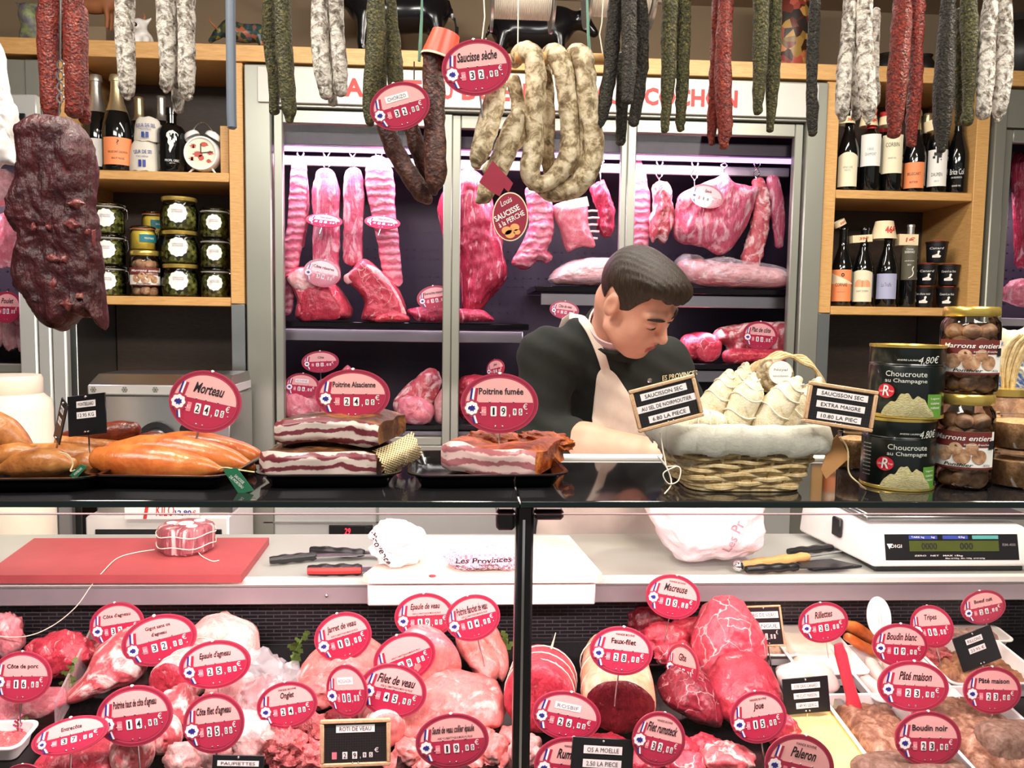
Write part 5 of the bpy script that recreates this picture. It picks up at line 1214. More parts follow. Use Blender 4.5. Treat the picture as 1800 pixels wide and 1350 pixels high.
# ------------------------------------------------------------ on the worktop
def slab_poly(name, label, cat, poly, z0, z1, m, group=None):
    k = len(poly); P = [atz(px, py, z1) for px, py in poly]; mb = MB()
    mb.add([(p.x, p.y, z1) for p in P]+[(p.x, p.y, z0) for p in P], [tuple(range(k)), tuple(range(2*k-1, k-1, -1))]+[(i, i+k, (i+1) % k+k, (i+1) % k) for i in range(k)])
    return mb.one(name, m, label, cat, group, smooth=False)
slab_poly('chopping_board', 'red plastic chopping board at the left of the worktop', 'board', [(-30, 1011), (424, 1010), (473, 945), (60, 946)], WZ+.001, WZ+.018, M['redboard'])
p = atz(320, 973, WZ+.019); p.z = WZ+.0195; t = thing('tied_meat', 'short tied round of pink meat and bone standing on the red board', 'meat', (p.x, p.y+.03, p.z), (0, 0, .3))
mb = MB(); n = 40; R = .06; vs_ = []; zz = [0, .006, .03, .052, .058, .06]; rr = [.9, 1.0, 1.02, 1.0, .93, .8]
for i in range(6):
    for j in range(n): a = 2*PI*j/n; d = rr[i]*(1-.09*abs(math.sin(a*4))**6+.05*noise.noise(Vector((3*math.cos(a), 3*math.sin(a), zz[i]*30)))); vs_.append((R*d*math.cos(a), R*d*math.sin(a), zz[i]))
fs = [(i*n+j, i*n+(j+1) % n, (i+1)*n+(j+1) % n, (i+1)*n+j) for i in range(5) for j in range(n)]+[tuple(range(5*n, 6*n)), tuple(range(n-1, -1, -1))]
mb.add(vs_, fs); mb.build('meat_body', meat('striped shin meat', '#6d2a34', '#a85a62', '#e2bcb8', .54, .62, 30, (1.6, 1.6, .3)), t)
for x, y, r in ((.0, -.0, .016), (-.03, .012, .011), (.028, .016, .012), (.012, -.032, .012)):
    MB().lathe([(0, .0605), (r*.5, .062), (r, .0615), (r*1.05, .0595)], 16, (x, y, 0)).build('bone_slice', M['bone'], t)
for z in (.018, .042): MB().tube([(1.04*R*math.cos(2*PI*i/30), 1.04*R*math.sin(2*PI*i/30), z+.003*math.sin(i)) for i in range(31)], .0011, 6).build('twine', M['twine'], t)
pts = [atz(272, 966, WZ+.022), atz(235, 972, WZ+.02), atz(205, 982, WZ+.02), atz(180, 1006, WZ+.02)]+[at(160, 1030, 1.675), at(135, 1065, 1.66), at(100, 1095, 1.65), at(60, 1115, 1.64), at(20, 1120, 1.64), at(-30, 1114, 1.64)]
MB().tube([Vector(q) for q in crom(pts, 8)], .0010, 6).one('loose_string', M['twine'], 'loose white string running from the tied meat down over the counter rail', 'string')
MB().tube([Vector(q) for q in crom([atz(345, 960, WZ+.03), atz(352, 975, WZ+.022), atz(372, 986, WZ+.02), atz(385, 985, WZ+.02)], 8)], .0010, 6).one('loose_string', M['twine'], 'short curled string end in front of the tied meat', 'string')
def knife(label, a, b, c, wpx, hm, bm=None, bw=.028, name='knife', z=WZ, trim=None):
    # handle from a to b (pixels on the worktop), blade on to c
    h = .012; A, B = atz(*a, z+h), atz(*b, z+h); t = thing(name, label, 'knife', (A.x, A.y, z), (0, 0, 0), None)
    L = B-A; r = wpx/2*mpp(A.y); d = L.normalized(); n_ = 12
    MB().tube([A+L*(i/n_) for i in range(n_+1)], [r*(.75+.25*math.cos(2*PI*(i/n_)*1.5+.3)**2)*(1 if 0 < i < n_ else .7) for i in range(n_+1)], 14, 0, True, .85, (0, 0, 1), 2.6).build('handle', hm, t, world=True)
    if trim: MB().tube([A+L*.02+Vector((0, -r*.8, .002)), A+L*.5+Vector((0, -r*.95, .002)), B+Vector((0, -r*.8, .002))], r*.45, 10).build('handle_inlay', trim, t, world=True)
    if c:
        C = atz(*c, z+h); sd = (C-B).cross(Vector((0, 0, 1))).normalized(); mb = MB()
        for dz in (.001, -.001): mb.v += [tuple(B+sd*bw*.45+Vector((0, 0, dz))), tuple(B-sd*bw*.5+Vector((0, 0, dz))), tuple(B.lerp(C, .8)-sd*bw*.45+Vector((0, 0, dz))), tuple(C+Vector((0, 0, dz))), tuple(B.lerp(C, .7)+sd*bw*.45+Vector((0, 0, dz)))]
        mb.f = [(0, 1, 2, 3, 4), (9, 8, 7, 6, 5)]+[(i, 5+i, 5+(i+1) % 5, (i+1) % 5) for i in range(5)]; mb.m = [0]*7
        mb.build('blade', bm or M['steel'], t, world=True, smooth=False)
    return t
knife('black handled knife lying leftmost beside the red board', (474, 985), (556, 977), (650, 974), 20, M['black'])
knife('black handled knife lying behind the leftmost knife', (546, 966), (640, 972), (720, 976), 18, M['black'])
knife('red and black handled knife lying nearest the counter rail', (541, 1002), (636, 1001), (700, 1000), 26, M['black'], trim=M['red'])
# white board hooked over the rail
zt_ = at(850, 1012, 1.64).z; zb_ = at(850, 1034, 1.64).z
t = thing('chopping_board', 'thick white chopping board hooked over the counter rail', 'board', (.05, 1.8, WZ))
P = [at(637, 1016, 1.64), at(1060, 1014, 1.64), atz(1000, 941, zt_), atz(730, 941, zt_)]
mb = MB(); r_ = .012
pl = [(P[0].x+r_, 1.64), (P[1].x-r_, 1.64), (P[1].x, 1.64+r_), (P[2].x, P[2].y), (P[3].x, P[3].y), (P[0].x, 1.64+r_)]
k = len(pl); mb.add([(x, y, zt_) for x, y in pl]+[(x, y, WZ+.0075) for x, y in pl], [tuple(range(k)), tuple(range(2*k-1, k-1, -1))]+[(i, i+k, (i+1) % k+k, (i+1) % k) for i in range(k)]); mb.build('board_top', M['whiteboard'], t, world=True, smooth=False)
MB().box2(X(646, 1050, 1.66), X(1046, 1050, 1.66), 1.655, 1.686, at(850, 1063, 1.66).z, WZ+.007, 0, .003).build('front_cleat', M['white'], t, world=True)
WB = zt_
pk = plain('pink white wrapping paper', '#f3dcdf', .7, var=.05, sc=40)
p = atz(697, 1002, WB); t = thing('wrapped_parcel', 'crumpled white paper parcel at the left of the white board', 'parcel', (p.x, p.y+.045, WB+.001))
mb = lump_mb(MB(), (0, 0, .043), (.058, .05, .043), 7, .22, 2.6, 0, 4, (0, .2, 0), power=2.6); mb.v = [(x, y, max(z, 0)) for x, y, z in mb.v]; wp = mb.build('paper', pk, t, angle=25)
bv = BVHTree.FromPolygons([Vector(q) for q in mb.v], mb.f)
def text_on(bv, T, body, c, w_, h_, rot, m, parent, name='lettering', arc=0):
    tm = MB(); put_text(tm, body, 0, 0, w_, h_, 0, 0, .1, .02); o = []
    for x, y, z in tm.v:
        z += arc*x*x; X_, Z_ = c[0]+x*math.cos(rot)-z*math.sin(rot), c[1]+x*math.sin(rot)+z*math.cos(rot); h_ = bv.ray_cast(Vector((X_, -2, Z_)), Vector((0, 1, 0)))[0]
        o.append((X_, (h_.y-.0012) if h_ else 0, Z_))
    n_ = MB(); n_.add(o, tm.f); return n_.build(name, m, parent, smooth=False)
text_on(bv, None, 'Provence', (-.032, .042), .07, .016, -1.0, M['ink'], t)
p = atz(850, 1008, WB); t = thing('wrapped_parcel', 'flat pink chequered paper packet at the right of the white board', 'parcel', (p.x, p.y+.035, WB+.001))
def gingham():
    t = NT('pink gingham paper'); c = t.n('ShaderNodeTexChecker'); c.inputs['Scale'].default_value = 180; c.inputs['Color1'].default_value = lin('#f6e3ea'); c.inputs['Color2'].default_value = lin('#e59cb8'); t.l(t.co(), c.inputs['Vector']); return t.done(c.outputs[0], .6)
mb = lump_mb(MB(), (0, 0, .022), (.080, .035, .022), 9, .16, 2.4, 0, 4, (0, 0, 0), power=3.2); mb.v = [(x, y, max(z, 0)) for x, y, z in mb.v]; mb.build('paper', gingham(), t, angle=30); bv = BVHTree.FromPolygons([Vector(q) for q in mb.v], mb.f)
text_on(bv, None, 'Les Provinces', (0, .026), .115, .011, .03, M['ink'], t); text_on(bv, None, 'boucherie', (0.01, .017), .04, .005, .02, M['ink'], t)
fl = MB(); rr_ = random.Random(2)
for i in range(9):
    cx = -.055+.0135*i
    for k_ in range(4):
        a0 = rr_.uniform(0, 6); q = [(cx+.006*math.cos(a0+b*.8)+.004*math.cos(k_*1.6), .009+.004*math.sin(a0+b*.8)+.003*math.sin(k_*1.6)) for b in range(6)]; o = []
        for x_, z_ in q: h_ = bv.ray_cast(Vector((x_, -2, z_)), Vector((0, 1, 0)))[0]; o.append((x_, (h_.y-.001) if h_ else 0, z_))
        fl.tube(o, .0004, 4)
fl.build('flower_print', M['ink'], t)['kind'] = 'stuff'
MB().sphere(atz(760, 1012, WB+.001), .006, 0, 8, 6, (1.3, 1, .35)).one('meat_scrap', M['beef'], 'tiny red meat scrap on the front of the white board', 'meat')
# carrier bag
t = thing('plastic_bag', 'white translucent carrier bag standing on the worktop before the man', 'bag', (X(1240, 1005, 1.80), 1.80, WZ))
O = [(1128, 868), (1180, 862), (1240, 870), (1300, 862), (1345, 868), (1340, 900), (1338, 940), (1330, 965), (1300, 978), (1240, 982), (1192, 980), (1172, 962), (1150, 930), (1138, 900)]
mb = puffy_mb(MB(), O, 1.80, .07, 12, 5, .014, 16, 4, 1.0, .5, 0, .2); bg_ = mb.build('bag_skin', M['bagfilm'], t, world=True, angle=60)
o_ = lump_mb(MB(), at(1258, 950, 1.80), (.06, .04, .035), 3, .15).build('bag_contents', M['pork'], t, world=True)
tm = MB(); put_text(tm, 'Les Pr', 0, 0, .075, .022, 0, 0, .1, .01, False, 1.2); c = at(1285, 940, 1.74); bv = BVHTree.FromPolygons([Vector(q) for q in mb.v], mb.f); o = []
for x, y, z in tm.v:
    h_ = bv.ray_cast(Vector((c.x+x, 1.4, c.z+z)), Vector((0, 1, 0)))[0]; o.append((c.x+x, (h_.y-.002) if h_ else c.y, c.z+z))
n_ = MB(); n_.add(o, tm.f); n_.build('lettering', plain('faded maroon print', '#b98a94', .6), t, world=True, smooth=False)
# steel, knives and cleaver right of the bag
t = knife('wood handled sharpening steel with metal end beside the bag', (1300, 994), (1420, 978), (1500, 966), 22, M['wood'], M['steel'], .012, 'sharpening_steel')
MB().sphere(atz(1298, 995, WZ+.014), .013, 0, 14, 10).build('metal_end', M['chrome'], t, world=True)
knife('black handled knife lying in front of the wood handled steel', (1312, 1001), (1402, 996), (1500, 994), 20, M['black'], M['slate'])
knife('black handled knife lying behind, left of the weighing scale', (1386, 970), (1462, 962), (1520, 960), 18, M['black'])
pth = [atz(1400, 990, WZ+.002), atz(1460, 985, WZ+.002), atz(1515, 997, WZ+.002), atz(1430, 1004, WZ+.002)]
mb = MB(); mb.add([tuple(q) for q in pth]+[tuple(q+Vector((0, 0, .004))) for q in pth], [(0, 1, 2, 3), (7, 6, 5, 4)]+[(i, i+4, (i+1) % 4+4, (i+1) % 4) for i in range(4)]); mb.one('cleaver_blade', M['slate'], 'flat dark blade lying by the left foot of the scale', 'blade', smooth=False)
# weighing scale
SX0, SX1 = X(1532, 1000, 1.725), X(1532, 1000, 1.725)+.36; sy = 1.72
t = thing('weighing_scale', 'white shop scale with steel plate at the right end of the worktop', 'scale', ((SX0+SX1)/2, 1.85, WZ))
sz0 = WZ+.012; sz1 = Z(1600, 929, 1.725); mb = MB()
xl = SX0-.03
vs_ = [(SX0, sy, sz0), (SX1, sy, sz0), (SX1, sy+.02, sz1), (SX0+.008, sy+.02, sz1), (xl-.01, 2.03, sz0), (SX1, 2.03, sz0), (SX1, 2.03, sz1+.01), (xl, 2.03, sz1+.01)]
bm = bmesh.new(); V = [bm.verts.new(v) for v in vs_]
for f in ((0, 1, 2, 3), (5, 4, 7, 6), (4, 0, 3, 7), (1, 5, 6, 2), (3, 2, 6, 7), (4, 5, 1, 0)): bm.faces.new([V[i] for i in f])
bmesh.ops.bevel(bm, geom=bm.edges[:], offset=.009, segments=3, affect='EDGES', profile=.5); bm.verts.index_update()
mb.add([v.co.copy() for v in bm.verts], [[v.index for v in f.verts] for f in bm.faces]); bm.free(); mb.build('housing', M['white'], t, world=True)
b = MB(); b.box2(SX0+.01, SX1-.01, sy+.01, 2.02, WZ+.0005, sz0, 0, .002); b.build('foot_base', M['black'], t, world=True)
pz_ = sz1+.022
MB().box2(SX0-.002, SX1+.02, sy+.035, 2.03, pz_-.012, pz_-.002, 0, .002).build('plate_rim', M['steel'], t, world=True); MB().box2(SX0+.004, SX1+.014, sy+.04, 2.025, pz_-.0015, pz_+.002, 0, .002).build('weighing_plate', M['steel'], t, world=True)
MB().box2(SX0+.05, SX1-.05, sy+.08, 2.0, sz1, pz_-.012).build('plate_stem', M['black'], t, world=True)
def onfront(mb, u0, u1, v0, v1, lift, mi=0):
    # quad on the sloping front: u along x from SX0, v = 0..1 up
    mb.add([(SX0+u, sy+.02*v-lift, sz0+(sz1-sz0)*v) for u, v in ((u0, v0), (u1, v0), (u1, v1), (u0, v1))], [(0, 1, 2, 3)], mi)
m = MB(); onfront(m, .03, .335, .18, .82, .0012); dp = m.build('display_panel', M['black'], t, world=True)
m = MB(); onfront(m, .085, .29, .40, .66, .0018); m.build('lcd', plain('olive lcd', '#4a5420', .2, var=.05), dp, world=True)
m = MB(); onfront(m, .085, .150, .70, .79, .0018); onfront(m, .162, .22, .70, .79, .0018); m.build('blue_tabs', plain('blue tab', '#3a4ea8', .4), dp, world=True)
m = MB(); onfront(m, .23, .29, .70, .79, .0018); m.build('teal_tab', plain('teal tab', '#59a7a4', .4), dp, world=True)
def fronttext(body, u, v, w_, h_, mm, nm='lettering'):
    tm = MB(); put_text(tm, body, 0, 0, w_, h_, 0, 0, 0, .01); n_ = MB(); k = .02/(sz1-sz0); zc = sz0+(sz1-sz0)*v
    n_.add([(SX0+u+x, sy+(zc+z-sz0)*k-.0026, zc+z) for x, y, z in tm.v], tm.f); n_.build(nm, mm, dp, world=True, smooth=False)
fronttext('TARE kg', .105, .745, .03, .005, M['white']); fronttext('kg', .14, .745, .008, .005, M['white']); fronttext('€/kg', .205, .745, .015, .005, M['white'])
fronttext('0000', .13, .53, .035, .014, M['ink']); fronttext('000', .215, .53, .03, .014, M['ink']); fronttext('DIGI', .055, .53, .025, .007, M['white']); fronttext('RM-400', .313, .56, .03, .006, M['inkgrey'])
fronttext('ZERO   NET   MAX 15kg', .15, .29, .11, .004, M['white']); fronttext('Max 6/15kg  Min 100g  e=d=2/5g', .21, .225, .09, .0035, M['white'])
m = MB(); m.add([(SX0+.026+x, sy+.0098-.0035, sz0+(sz1-sz0)*.53+z) for x, z in ((.006, .006), (.02, .006), (.013, -.006))], [(0, 1, 2)]); m.build('triangle_mark', M['white'], dp, world=True, smooth=False)
m = MB(); m.box((xl+.012, 1.86, sz0+.055), (.01, .035, .045), 0, .003, (0, 0, .1)); m.build('side_switch', M['black'], t, world=True)
# appliance, its cabinet, the sign and the canister behind the worktop
YA = 2.55; za = Z(280, 908, YA)
t = thing('white_cabinet', 'low white cabinet with dark slot under the steel appliance', 'cabinet', (X(278, 930, YA), YA+.2, 0))
ax0, ax1 = X(150, 930, YA), X(402, 930, YA)
MB().box2(ax0, ax1, YA, YA+.3, 0, za, 0, .006).build('cabinet_body', M['whitepaint'], t, world=True); MB().box2(ax0+.03, ax1-.02, YA-.004, YA-.0005, za-.14, Z(280, 930, YA), 0, .002).build('slot', M['black'], t, world=True)
t = thing('steel_appliance', 'brushed steel appliance with snowflake band and round dial in the left niche', 'appliance', (X(278, 800, YA), YA+.13, za+.001))
zt = Z(280, 660, YA); zb1, zb2 = Z(280, 677, YA), Z(280, 695, YA); x0, x1 = X(155, 700, YA), X(402, 700, YA)
MB().box2(x0+.006, x1, YA+.02, YA+.28, za+.002, zb2-.001, 0, .006).build('front_panel', M['steel'], t, world=True)
bnd = MB().box2(x0, x1, YA-.005, YA+.27, zb2, zb1, 0, .004).build('snowflake_band', M['alu_l'], t, world=True)
mb = MB(); mb.add([(x0+.002, YA, zb1), (x1, YA, zb1), (x1, YA+.26, zb1), (x0+.002, YA+.26, zb1), (x0+.012, YA+.05, zt), (x1, YA+.05, zt), (x1, YA+.24, zt), (x0+.012, YA+.24, zt)], [(0, 1, 5, 4), (1, 2, 6, 5), (2, 3, 7, 6), (3, 0, 4, 7), (4, 5, 6, 7), (3, 2, 1, 0)]); mb.build('sloped_lid', M['steel'], t, world=True, smooth=False)
for px in (164, 219, 273): 
    c = at(px, 685, YA-.006); m = MB()
    for q in range(3): a = q*PI/3; m.box((c.x, YA-.0062, c.z), (.018, .001, .002), 0, 0, (0, a, 0))
    for q in range(6): a = q*PI/3; m.box((c.x+.007*math.cos(a), YA-.0062, c.z+.007*math.sin(a)), (.006, .001, .0016), 0, 0, (0, -a+PI/2, 0))
    m.build('snowflake', M['alu_d'], bnd, world=True)
for px, py, r, mm in ((278, 775, 34, 'black'), (330, 755, 12, 'black'), (238, 760, 10, 'black')):
    c = at(px, py, YA+.02); R = r*mpp(YA); m = MB(); m.M = Matrix.Translation((c.x, YA+.019, c.z)) @ Matrix.Rotation(PI/2, 4, 'X'); m.lathe([(R*.0, .02), (R*.7, .02), (R*.72, .012), (R, .01), (R, 0), (0, 0)], 28); k_ = m.build('dial', M['black'], t, world=True)
    if r > 20: m = MB(); m.M = Matrix.Translation((c.x, YA-.0015, c.z)) @ Matrix.Rotation(PI/2, 4, 'X'); m.lathe([(0, .012), (R*.6, .01), (R*.66, 0), (0, 0)], 24); m.build('dial_cap', M['steel'], k_, world=True)
t = thing('price_sign', 'white sign reading 1 KILO 12,80 € before the white cabinet', 'sign', (X(285, 905, YA-.02), YA-.02, Z(285, 912, YA-.02)))
MB().box2(X(220, 900, YA-.02), X(351, 900, YA-.02), YA-.024, YA-.018, Z(285, 912, YA-.02), Z(285, 880, YA-.02), 0).build('sign_panel', M['paper'], t, world=True)
m = MB(); mb2 = MB(); y_ = YA-.0245
q = at(257, 898, y_); put_text(m, '1', q.x, q.z, .02, .05, y_, 0, .2, .03); q = at(290, 897, y_); put_text(m, 'KILO', q.x, q.z, .055, .036, y_, 0, .1, .01); q = at(341, 902, y_); put_text(m, '€', q.x, q.z, .012, .017, y_, 0, .1, .02); m.build('red_lettering', M['red'], t, world=True, smooth=False)
q = at(322, 902, y_); put_text(mb2, '12,80', q.x, q.z, .05, .018, y_, 0, 0, .03); mb2.build('lettering', M['blue'], t, world=True, smooth=False)
MB().box2(-2.0, X(132, 900, 2.2), 2.12, 2.44, 0, .80, 0, .006).one('side_table', M['whitepaint'], 'low white side table under the plastic canister', 'table')
cx = X(20, 800, 2.28); R = 66*mpp(2.28); zt = Z(20, 658, 2.28); zs = Z(20, 690, 2.28)
t = thing('plastic_canister', 'big cream plastic canister with screw lid at the left edge', 'canister', (cx, 2.28, .801)); c = (0, 0, 0); hh = zs-.801
MB().lathe([(0, 0), (R*.95, 0), (R, .02), (R, hh-.05), (R*.96, hh-.02), (R*.75, hh), (R*.72, hh+.005), (0, hh+.005)], 40).build('canister_body', plain('cream plastic', '#efe6d0', .4, var=.02), t)
MB().lathe([(R*.76, hh-.003), (R*.78, hh), (R*.78, zt-.801-.012), (R*.74, zt-.801-.002), (0, zt-.801)], 40).build('screw_lid', plain('cream plastic', '#efe6d0', .4, var=.02), t)
m = MB(); put_text(m, 'd....', .005, hh*.62, .07, .03, 0, 0, .3, 0, False, 0, R+.001); m.build('lettering', M['ink'], t, smooth=False)
MB().lathe([(R*.4, 0), (R*.5, .08), (0, .08)], 20, (X(382, 905, YA), YA+.08, za-.001)).one('white_tub', M['white'], 'small white tub on the white cabinet right of the sign', 'tub') if False else None
# ------------------------------------------------------------ on the glass shelf
S1 = SZ+.0006
def rrect(w_, d, r, n=5, ch=None):
    out = []
    for cx, cy, a0 in ((w_/2-r, d/2-r, 0), (-w_/2+r, d/2-r, PI/2), (-w_/2+r, -d/2+r, PI), (w_/2-r, -d/2+r, 3*PI/2)):
        for i in range(n+1): a = a0+PI/2*i/n; out.append((cx+r*math.cos(a), cy+r*math.sin(a)))
    return out
def tray(label, cx, cy, z, w_, d, h, rot=0, m=None, group=None, tilt=(0, 0), name='meat_tray', slope=.014, rad=.03):
    mb = MB(); prof = [(slope, .001, 0), (slope, 0, 0), (0, h, 0), (-.006, h, 0), (-.006, h-.002, 0), (0, h-.003, 0), (slope+.001, .003, 0), (slope+.001, .003, 0)]
    rings = []
    for ins, zz, _ in prof: rings.append([(x, y, zz) for x, y in rrect(w_-2*ins, d-2*ins, max(.006, rad-ins*.5))])
    k = len(rings[0]); vs_ = [p for r_ in rings for p in r_]; fs = [(i*k+j, i*k+(j+1) % k, (i+1)*k+(j+1) % k, (i+1)*k+j) for i in range(1, len(rings)-2) for j in range(k)]
    fs.append(tuple(range(k, 2*k))[::-1]); fs.append(tuple(range((len(rings)-2)*k, (len(rings)-1)*k)))
    mb.add(vs_, fs)
    E = Euler((tilt[0], tilt[1], rot)).to_matrix(); mb.v = [tuple(E @ Vector(p)+Vector((cx, cy, z))) for p in mb.v]
    return mb.one(name, m or M['blackglossy'], label, 'tray', group, origin=(cx, cy, z))
gt = 'black trays on the glass shelf'
for xa, xb, yf, d, rot, lb in ((-110, 150, 868, .19, .06, 'black tray under the ochre sausages at the left end of the shelf'), (148, 404, 862, .20, -.05, 'black tray under the orange smoked sausages'), (448, 694, 860, .19, .03, 'black tray under the streaky bacon slabs'), (716, 990, 860, .21, .06, 'black tray under the pale smoked pork slab')):
    a, b = atz(xa, yf, S1), atz(xb, yf, S1); tray(lb, (a.x+b.x)/2, a.y+d/2, S1, b.x-a.x, d, .022, rot, None, gt)
def saus(label, path, Y, m, group, seed=0, **k):
    o = meat_strip('sausage', label, 'sausage', group, path, Y, m, ratio=1.0, power=2.0, rough=k.pop('rough', .0015), seed=seed, rscale=50, n=20, **k); return o
go = 'ochre sausages on the left tray'
saus('ochre sausage standing highest at the left picture edge', [(-40, 730, 44), (0, 755, 54), (30, 778, 46), (56, 797, 20)], 1.31, M['s_ocher'], go, 1)
saus('ochre sausage lying behind the front one at the left picture edge', [(-40, 812, 34), (0, 806, 42), (30, 798, 40), (60, 794, 22)], 1.255, M['s_ocher'], go, 2)
f1 = saus('fat ochre sausage at the front of the left tray with twine and tag', [(6, 824, 20), (30, 818, 40), (68, 813, 50), (100, 812, 46), (124, 815, 24)], 1.215, M['s_ocher'], go, 3)
saus('long ochre sausage lying across the back between the two trays', [(45, 795, 30), (100, 797, 36), (150, 803, 40), (188, 812, 26)], 1.31, M['s_ocher'], go, 4)
saus('short pinkish sausage end left of the orange front sausage', [(128, 812, 24), (150, 815, 40), (172, 822, 30)], 1.27, M['s_ocher'], go, 5)
gm = 'orange smoked sausages on the second tray'
saus('big orange smoked sausage at the front of the second tray', [(178, 806, 44), (215, 812, 62), (265, 815, 66), (315, 819, 58), (355, 822, 38), (388, 825, 12)], 1.225, M['s_orange'], gm, 6)
saus('orange smoked sausage in the middle of the second tray', [(200, 796, 40), (262, 792, 56), (330, 796, 56), (395, 808, 46), (442, 822, 18)], 1.285, M['s_orange'], gm, 7)
saus('orange smoked sausage at the back under the Morteau tag', [(270, 786, 40), (330, 782, 48), (400, 791, 44), (446, 803, 32), (458, 808, 18)], 1.345, M['s_orange'], gm, 8)
gd = 'dark sausages at the back of the shelf'
saus('dark red sausage lying on top at the back behind the black card', [(120, 770, 26), (160, 766, 38), (205, 759, 38), (234, 756, 28)], 1.375, M['s_darkred'], gd, 9)
saus('brown sausage lying under the dark red one at the back', [(106, 776, 20), (150, 783, 30), (205, 787, 24), (250, 786, 10)], 1.36, M['s_ocher'], gd, 10)
saus('thin dark sausage end right of the dark red one at the back', [(226, 780, 12), (250, 773, 24), (275, 771, 24), (288, 773, 16)], 1.385, M['s_darkred'], gd, 11)
def twine(label, pts, r=.0011, m=None, name='twine', grp='twine ends on the glass shelf'):
    return MB().tube([Vector(q) for q in crom(pts, 7)], r, 6).one(name, m or M['net'], label, 'twine', grp)
twine('loose twine tying the front ochre sausage end', [at(105, 795, 1.19), at(120, 800, 1.185), at(128, 815, 1.185), at(124, 828, 1.18), at(132, 826, 1.18)])
twine('twine ends at the tip of the orange front sausage', [at(384, 826, 1.21), at(396, 822, 1.2), at(420, 826, 1.2), at(448, 830, 1.2)])
twine('twine ends at the front left edge of the first tray', [at(-10, 848, 1.17), at(15, 843, 1.168), at(38, 849, 1.165)])
saus('short wooden pin stuck in the orange front sausage', [(168, 836, 4), (171, 826, 5)], 1.185, M['frame_wood'], None, 12) if False else None
def card_poly(name, label, cat, pts, Y, m, th=.001, group=None, lean=0):
    W = [at(px, py, Y) for px, py in pts]; zm = min(p.z for p in W); W = [Vector((p.x, p.y+(p.z-zm)*lean, p.z)) for p in W]; k = len(W)
    mb = MB(); mb.add([tuple(p) for p in W]+[(p.x, p.y+th, p.z) for p in W], [tuple(range(k)), tuple(range(2*k-1, k-1, -1))]+[(i, i+k, (i+1) % k+k, (i+1) % k) for i in range(k)]); return mb, W
for pts, Y, lb, tx, rot in (([(392, 826), (416, 822), (446, 862), (420, 869)], 1.15, 'green cardboard tag hanging from the orange front sausage', 'SAUCISSE\nDE MORTEAU', -.75), ([(122, 836), (142, 816), (153, 820), (133, 842)], 1.178, 'small green tag on the front ochre sausage', 'MONTBELIARD', .75)):
    mb, W = card_poly('', '', '', pts, Y, None); t = thing('cardboard_tag', lb, 'tag', (W[0].x, W[0].y, min(p.z for p in W)), (0, 0, 0), 'green cardboard tags')
    mb.build('tag_card', M['taggreen'], t, world=True, smooth=False); c = sum(W, Vector())/4; m = MB(); q = mpp(Y)
    put_text(m, tx, c.x, c.z, (30 if rot < 0 else 18)*q, (12 if rot < 0 else 4)*q, Y-.0008, 0, 0, .01, False, rot); m.build('lettering', M['white'], t, world=True, smooth=False)
# slabs of bacon
def bslab(name, label, c, w_, d, h, rz, face, rind, seed, group=None, ry=0, side=None, sag=.0, sidew=0.0):
    t = thing(name, label, 'bacon', c, (0, ry, rz), group)
    def P(u, v, w3, amp):   # u across, v deep, w3 up in 0..1
        x, y, z = (u-.5)*w_, v*d, w3*h
        z += sag*h*(math.sin(u*PI*2.2+seed)*.5) ; y += .012*math.sin(u*5+seed)
        q = Vector((x*40+seed*9, y*40, z*40)); n_ = noise.noise_vector(q)*amp + noise.noise_vector(q*.35)*amp*2
        rd = .18; e = 1.0
        if w3 in (0, 1): pass
        k = min(u, 1-u, .1)/.1; k2 = min(w3, 1-w3, .2)/.2
        y2 = (1-k)*.010 + (1-k2)*.006 if v < .5 else 0
        z += (-(1-k)*.14*h if w3 > .5 else (1-k)*.06*h)
        return Vector((x, y+y2, z))+n_
    def grid(mb, f, nu, nv, mi=0):
        vs_ = [f(i/nu, j/nv) for i in range(nu+1) for j in range(nv+1)]; mb.add(vs_, [(i*(nv+1)+j, (i+1)*(nv+1)+j, (i+1)*(nv+1)+j+1, i*(nv+1)+j+1) for i in range(nu) for j in range(nv)], mi)
    A = .0035
    fm = MB(); grid(fm, lambda u, w3: P(u, 0, w3, .0018*min(1, 8*min(u, 1-u)+.0)), 40, 14); fm.build('cut_face', face, t, angle=80)
    rm = MB(); grid(rm, lambda u, v: P(u, v, 1, A*min(1, v*6)+.0018*min(1, 8*min(u, 1-u))*(v < .01)), 40, 24); grid(rm, lambda u, v: P(u, v, 0, .0), 20, 12); grid(rm, lambda v, w3: P(0, v, w3, A*min(1, v*6)*min(1, 9*w3)), 24, 12); grid(rm, lambda v, w3: P(1, v, w3, A*min(1, v*6)*min(1, 9*w3)), 24, 12); grid(rm, lambda u, w3: P(u, 1, w3, A*min(1, 9*w3)), 40, 12)
    rm.build('rind', rind, t, angle=80); return t
p = atz(556, 849, S1); s_ = mpp(1.22)
bslab('bacon_slab', 'lower dark rind streaky bacon slab, its long cut face to the front', (at(553, 840, 1.205).x, 1.205, S1+.006), 205*s_, .15, 50*s_, -.10, M['bacon'], M['rind'], 3, 'streaky bacon slabs', 0.015)
bslab('bacon_slab', 'upper dark rind streaky bacon slab lying on the lower one', (at(572, 790, 1.225).x, 1.225, S1+.056), 190*s_, .14, 44*s_, -.22, M['bacon'], M['rind'], 5, 'streaky bacon slabs', .0, sag=.10)
bslab('smoked_pork_slab', 'pale faced smoked pork slab with orange rind on the fourth tray', (at(850, 842, 1.26).x, 1.235, S1+.006), 190*s_, .17, 54*s_, -.40, M['bacon_l'], M['rind_o'], 7, None, 0, sag=.12)
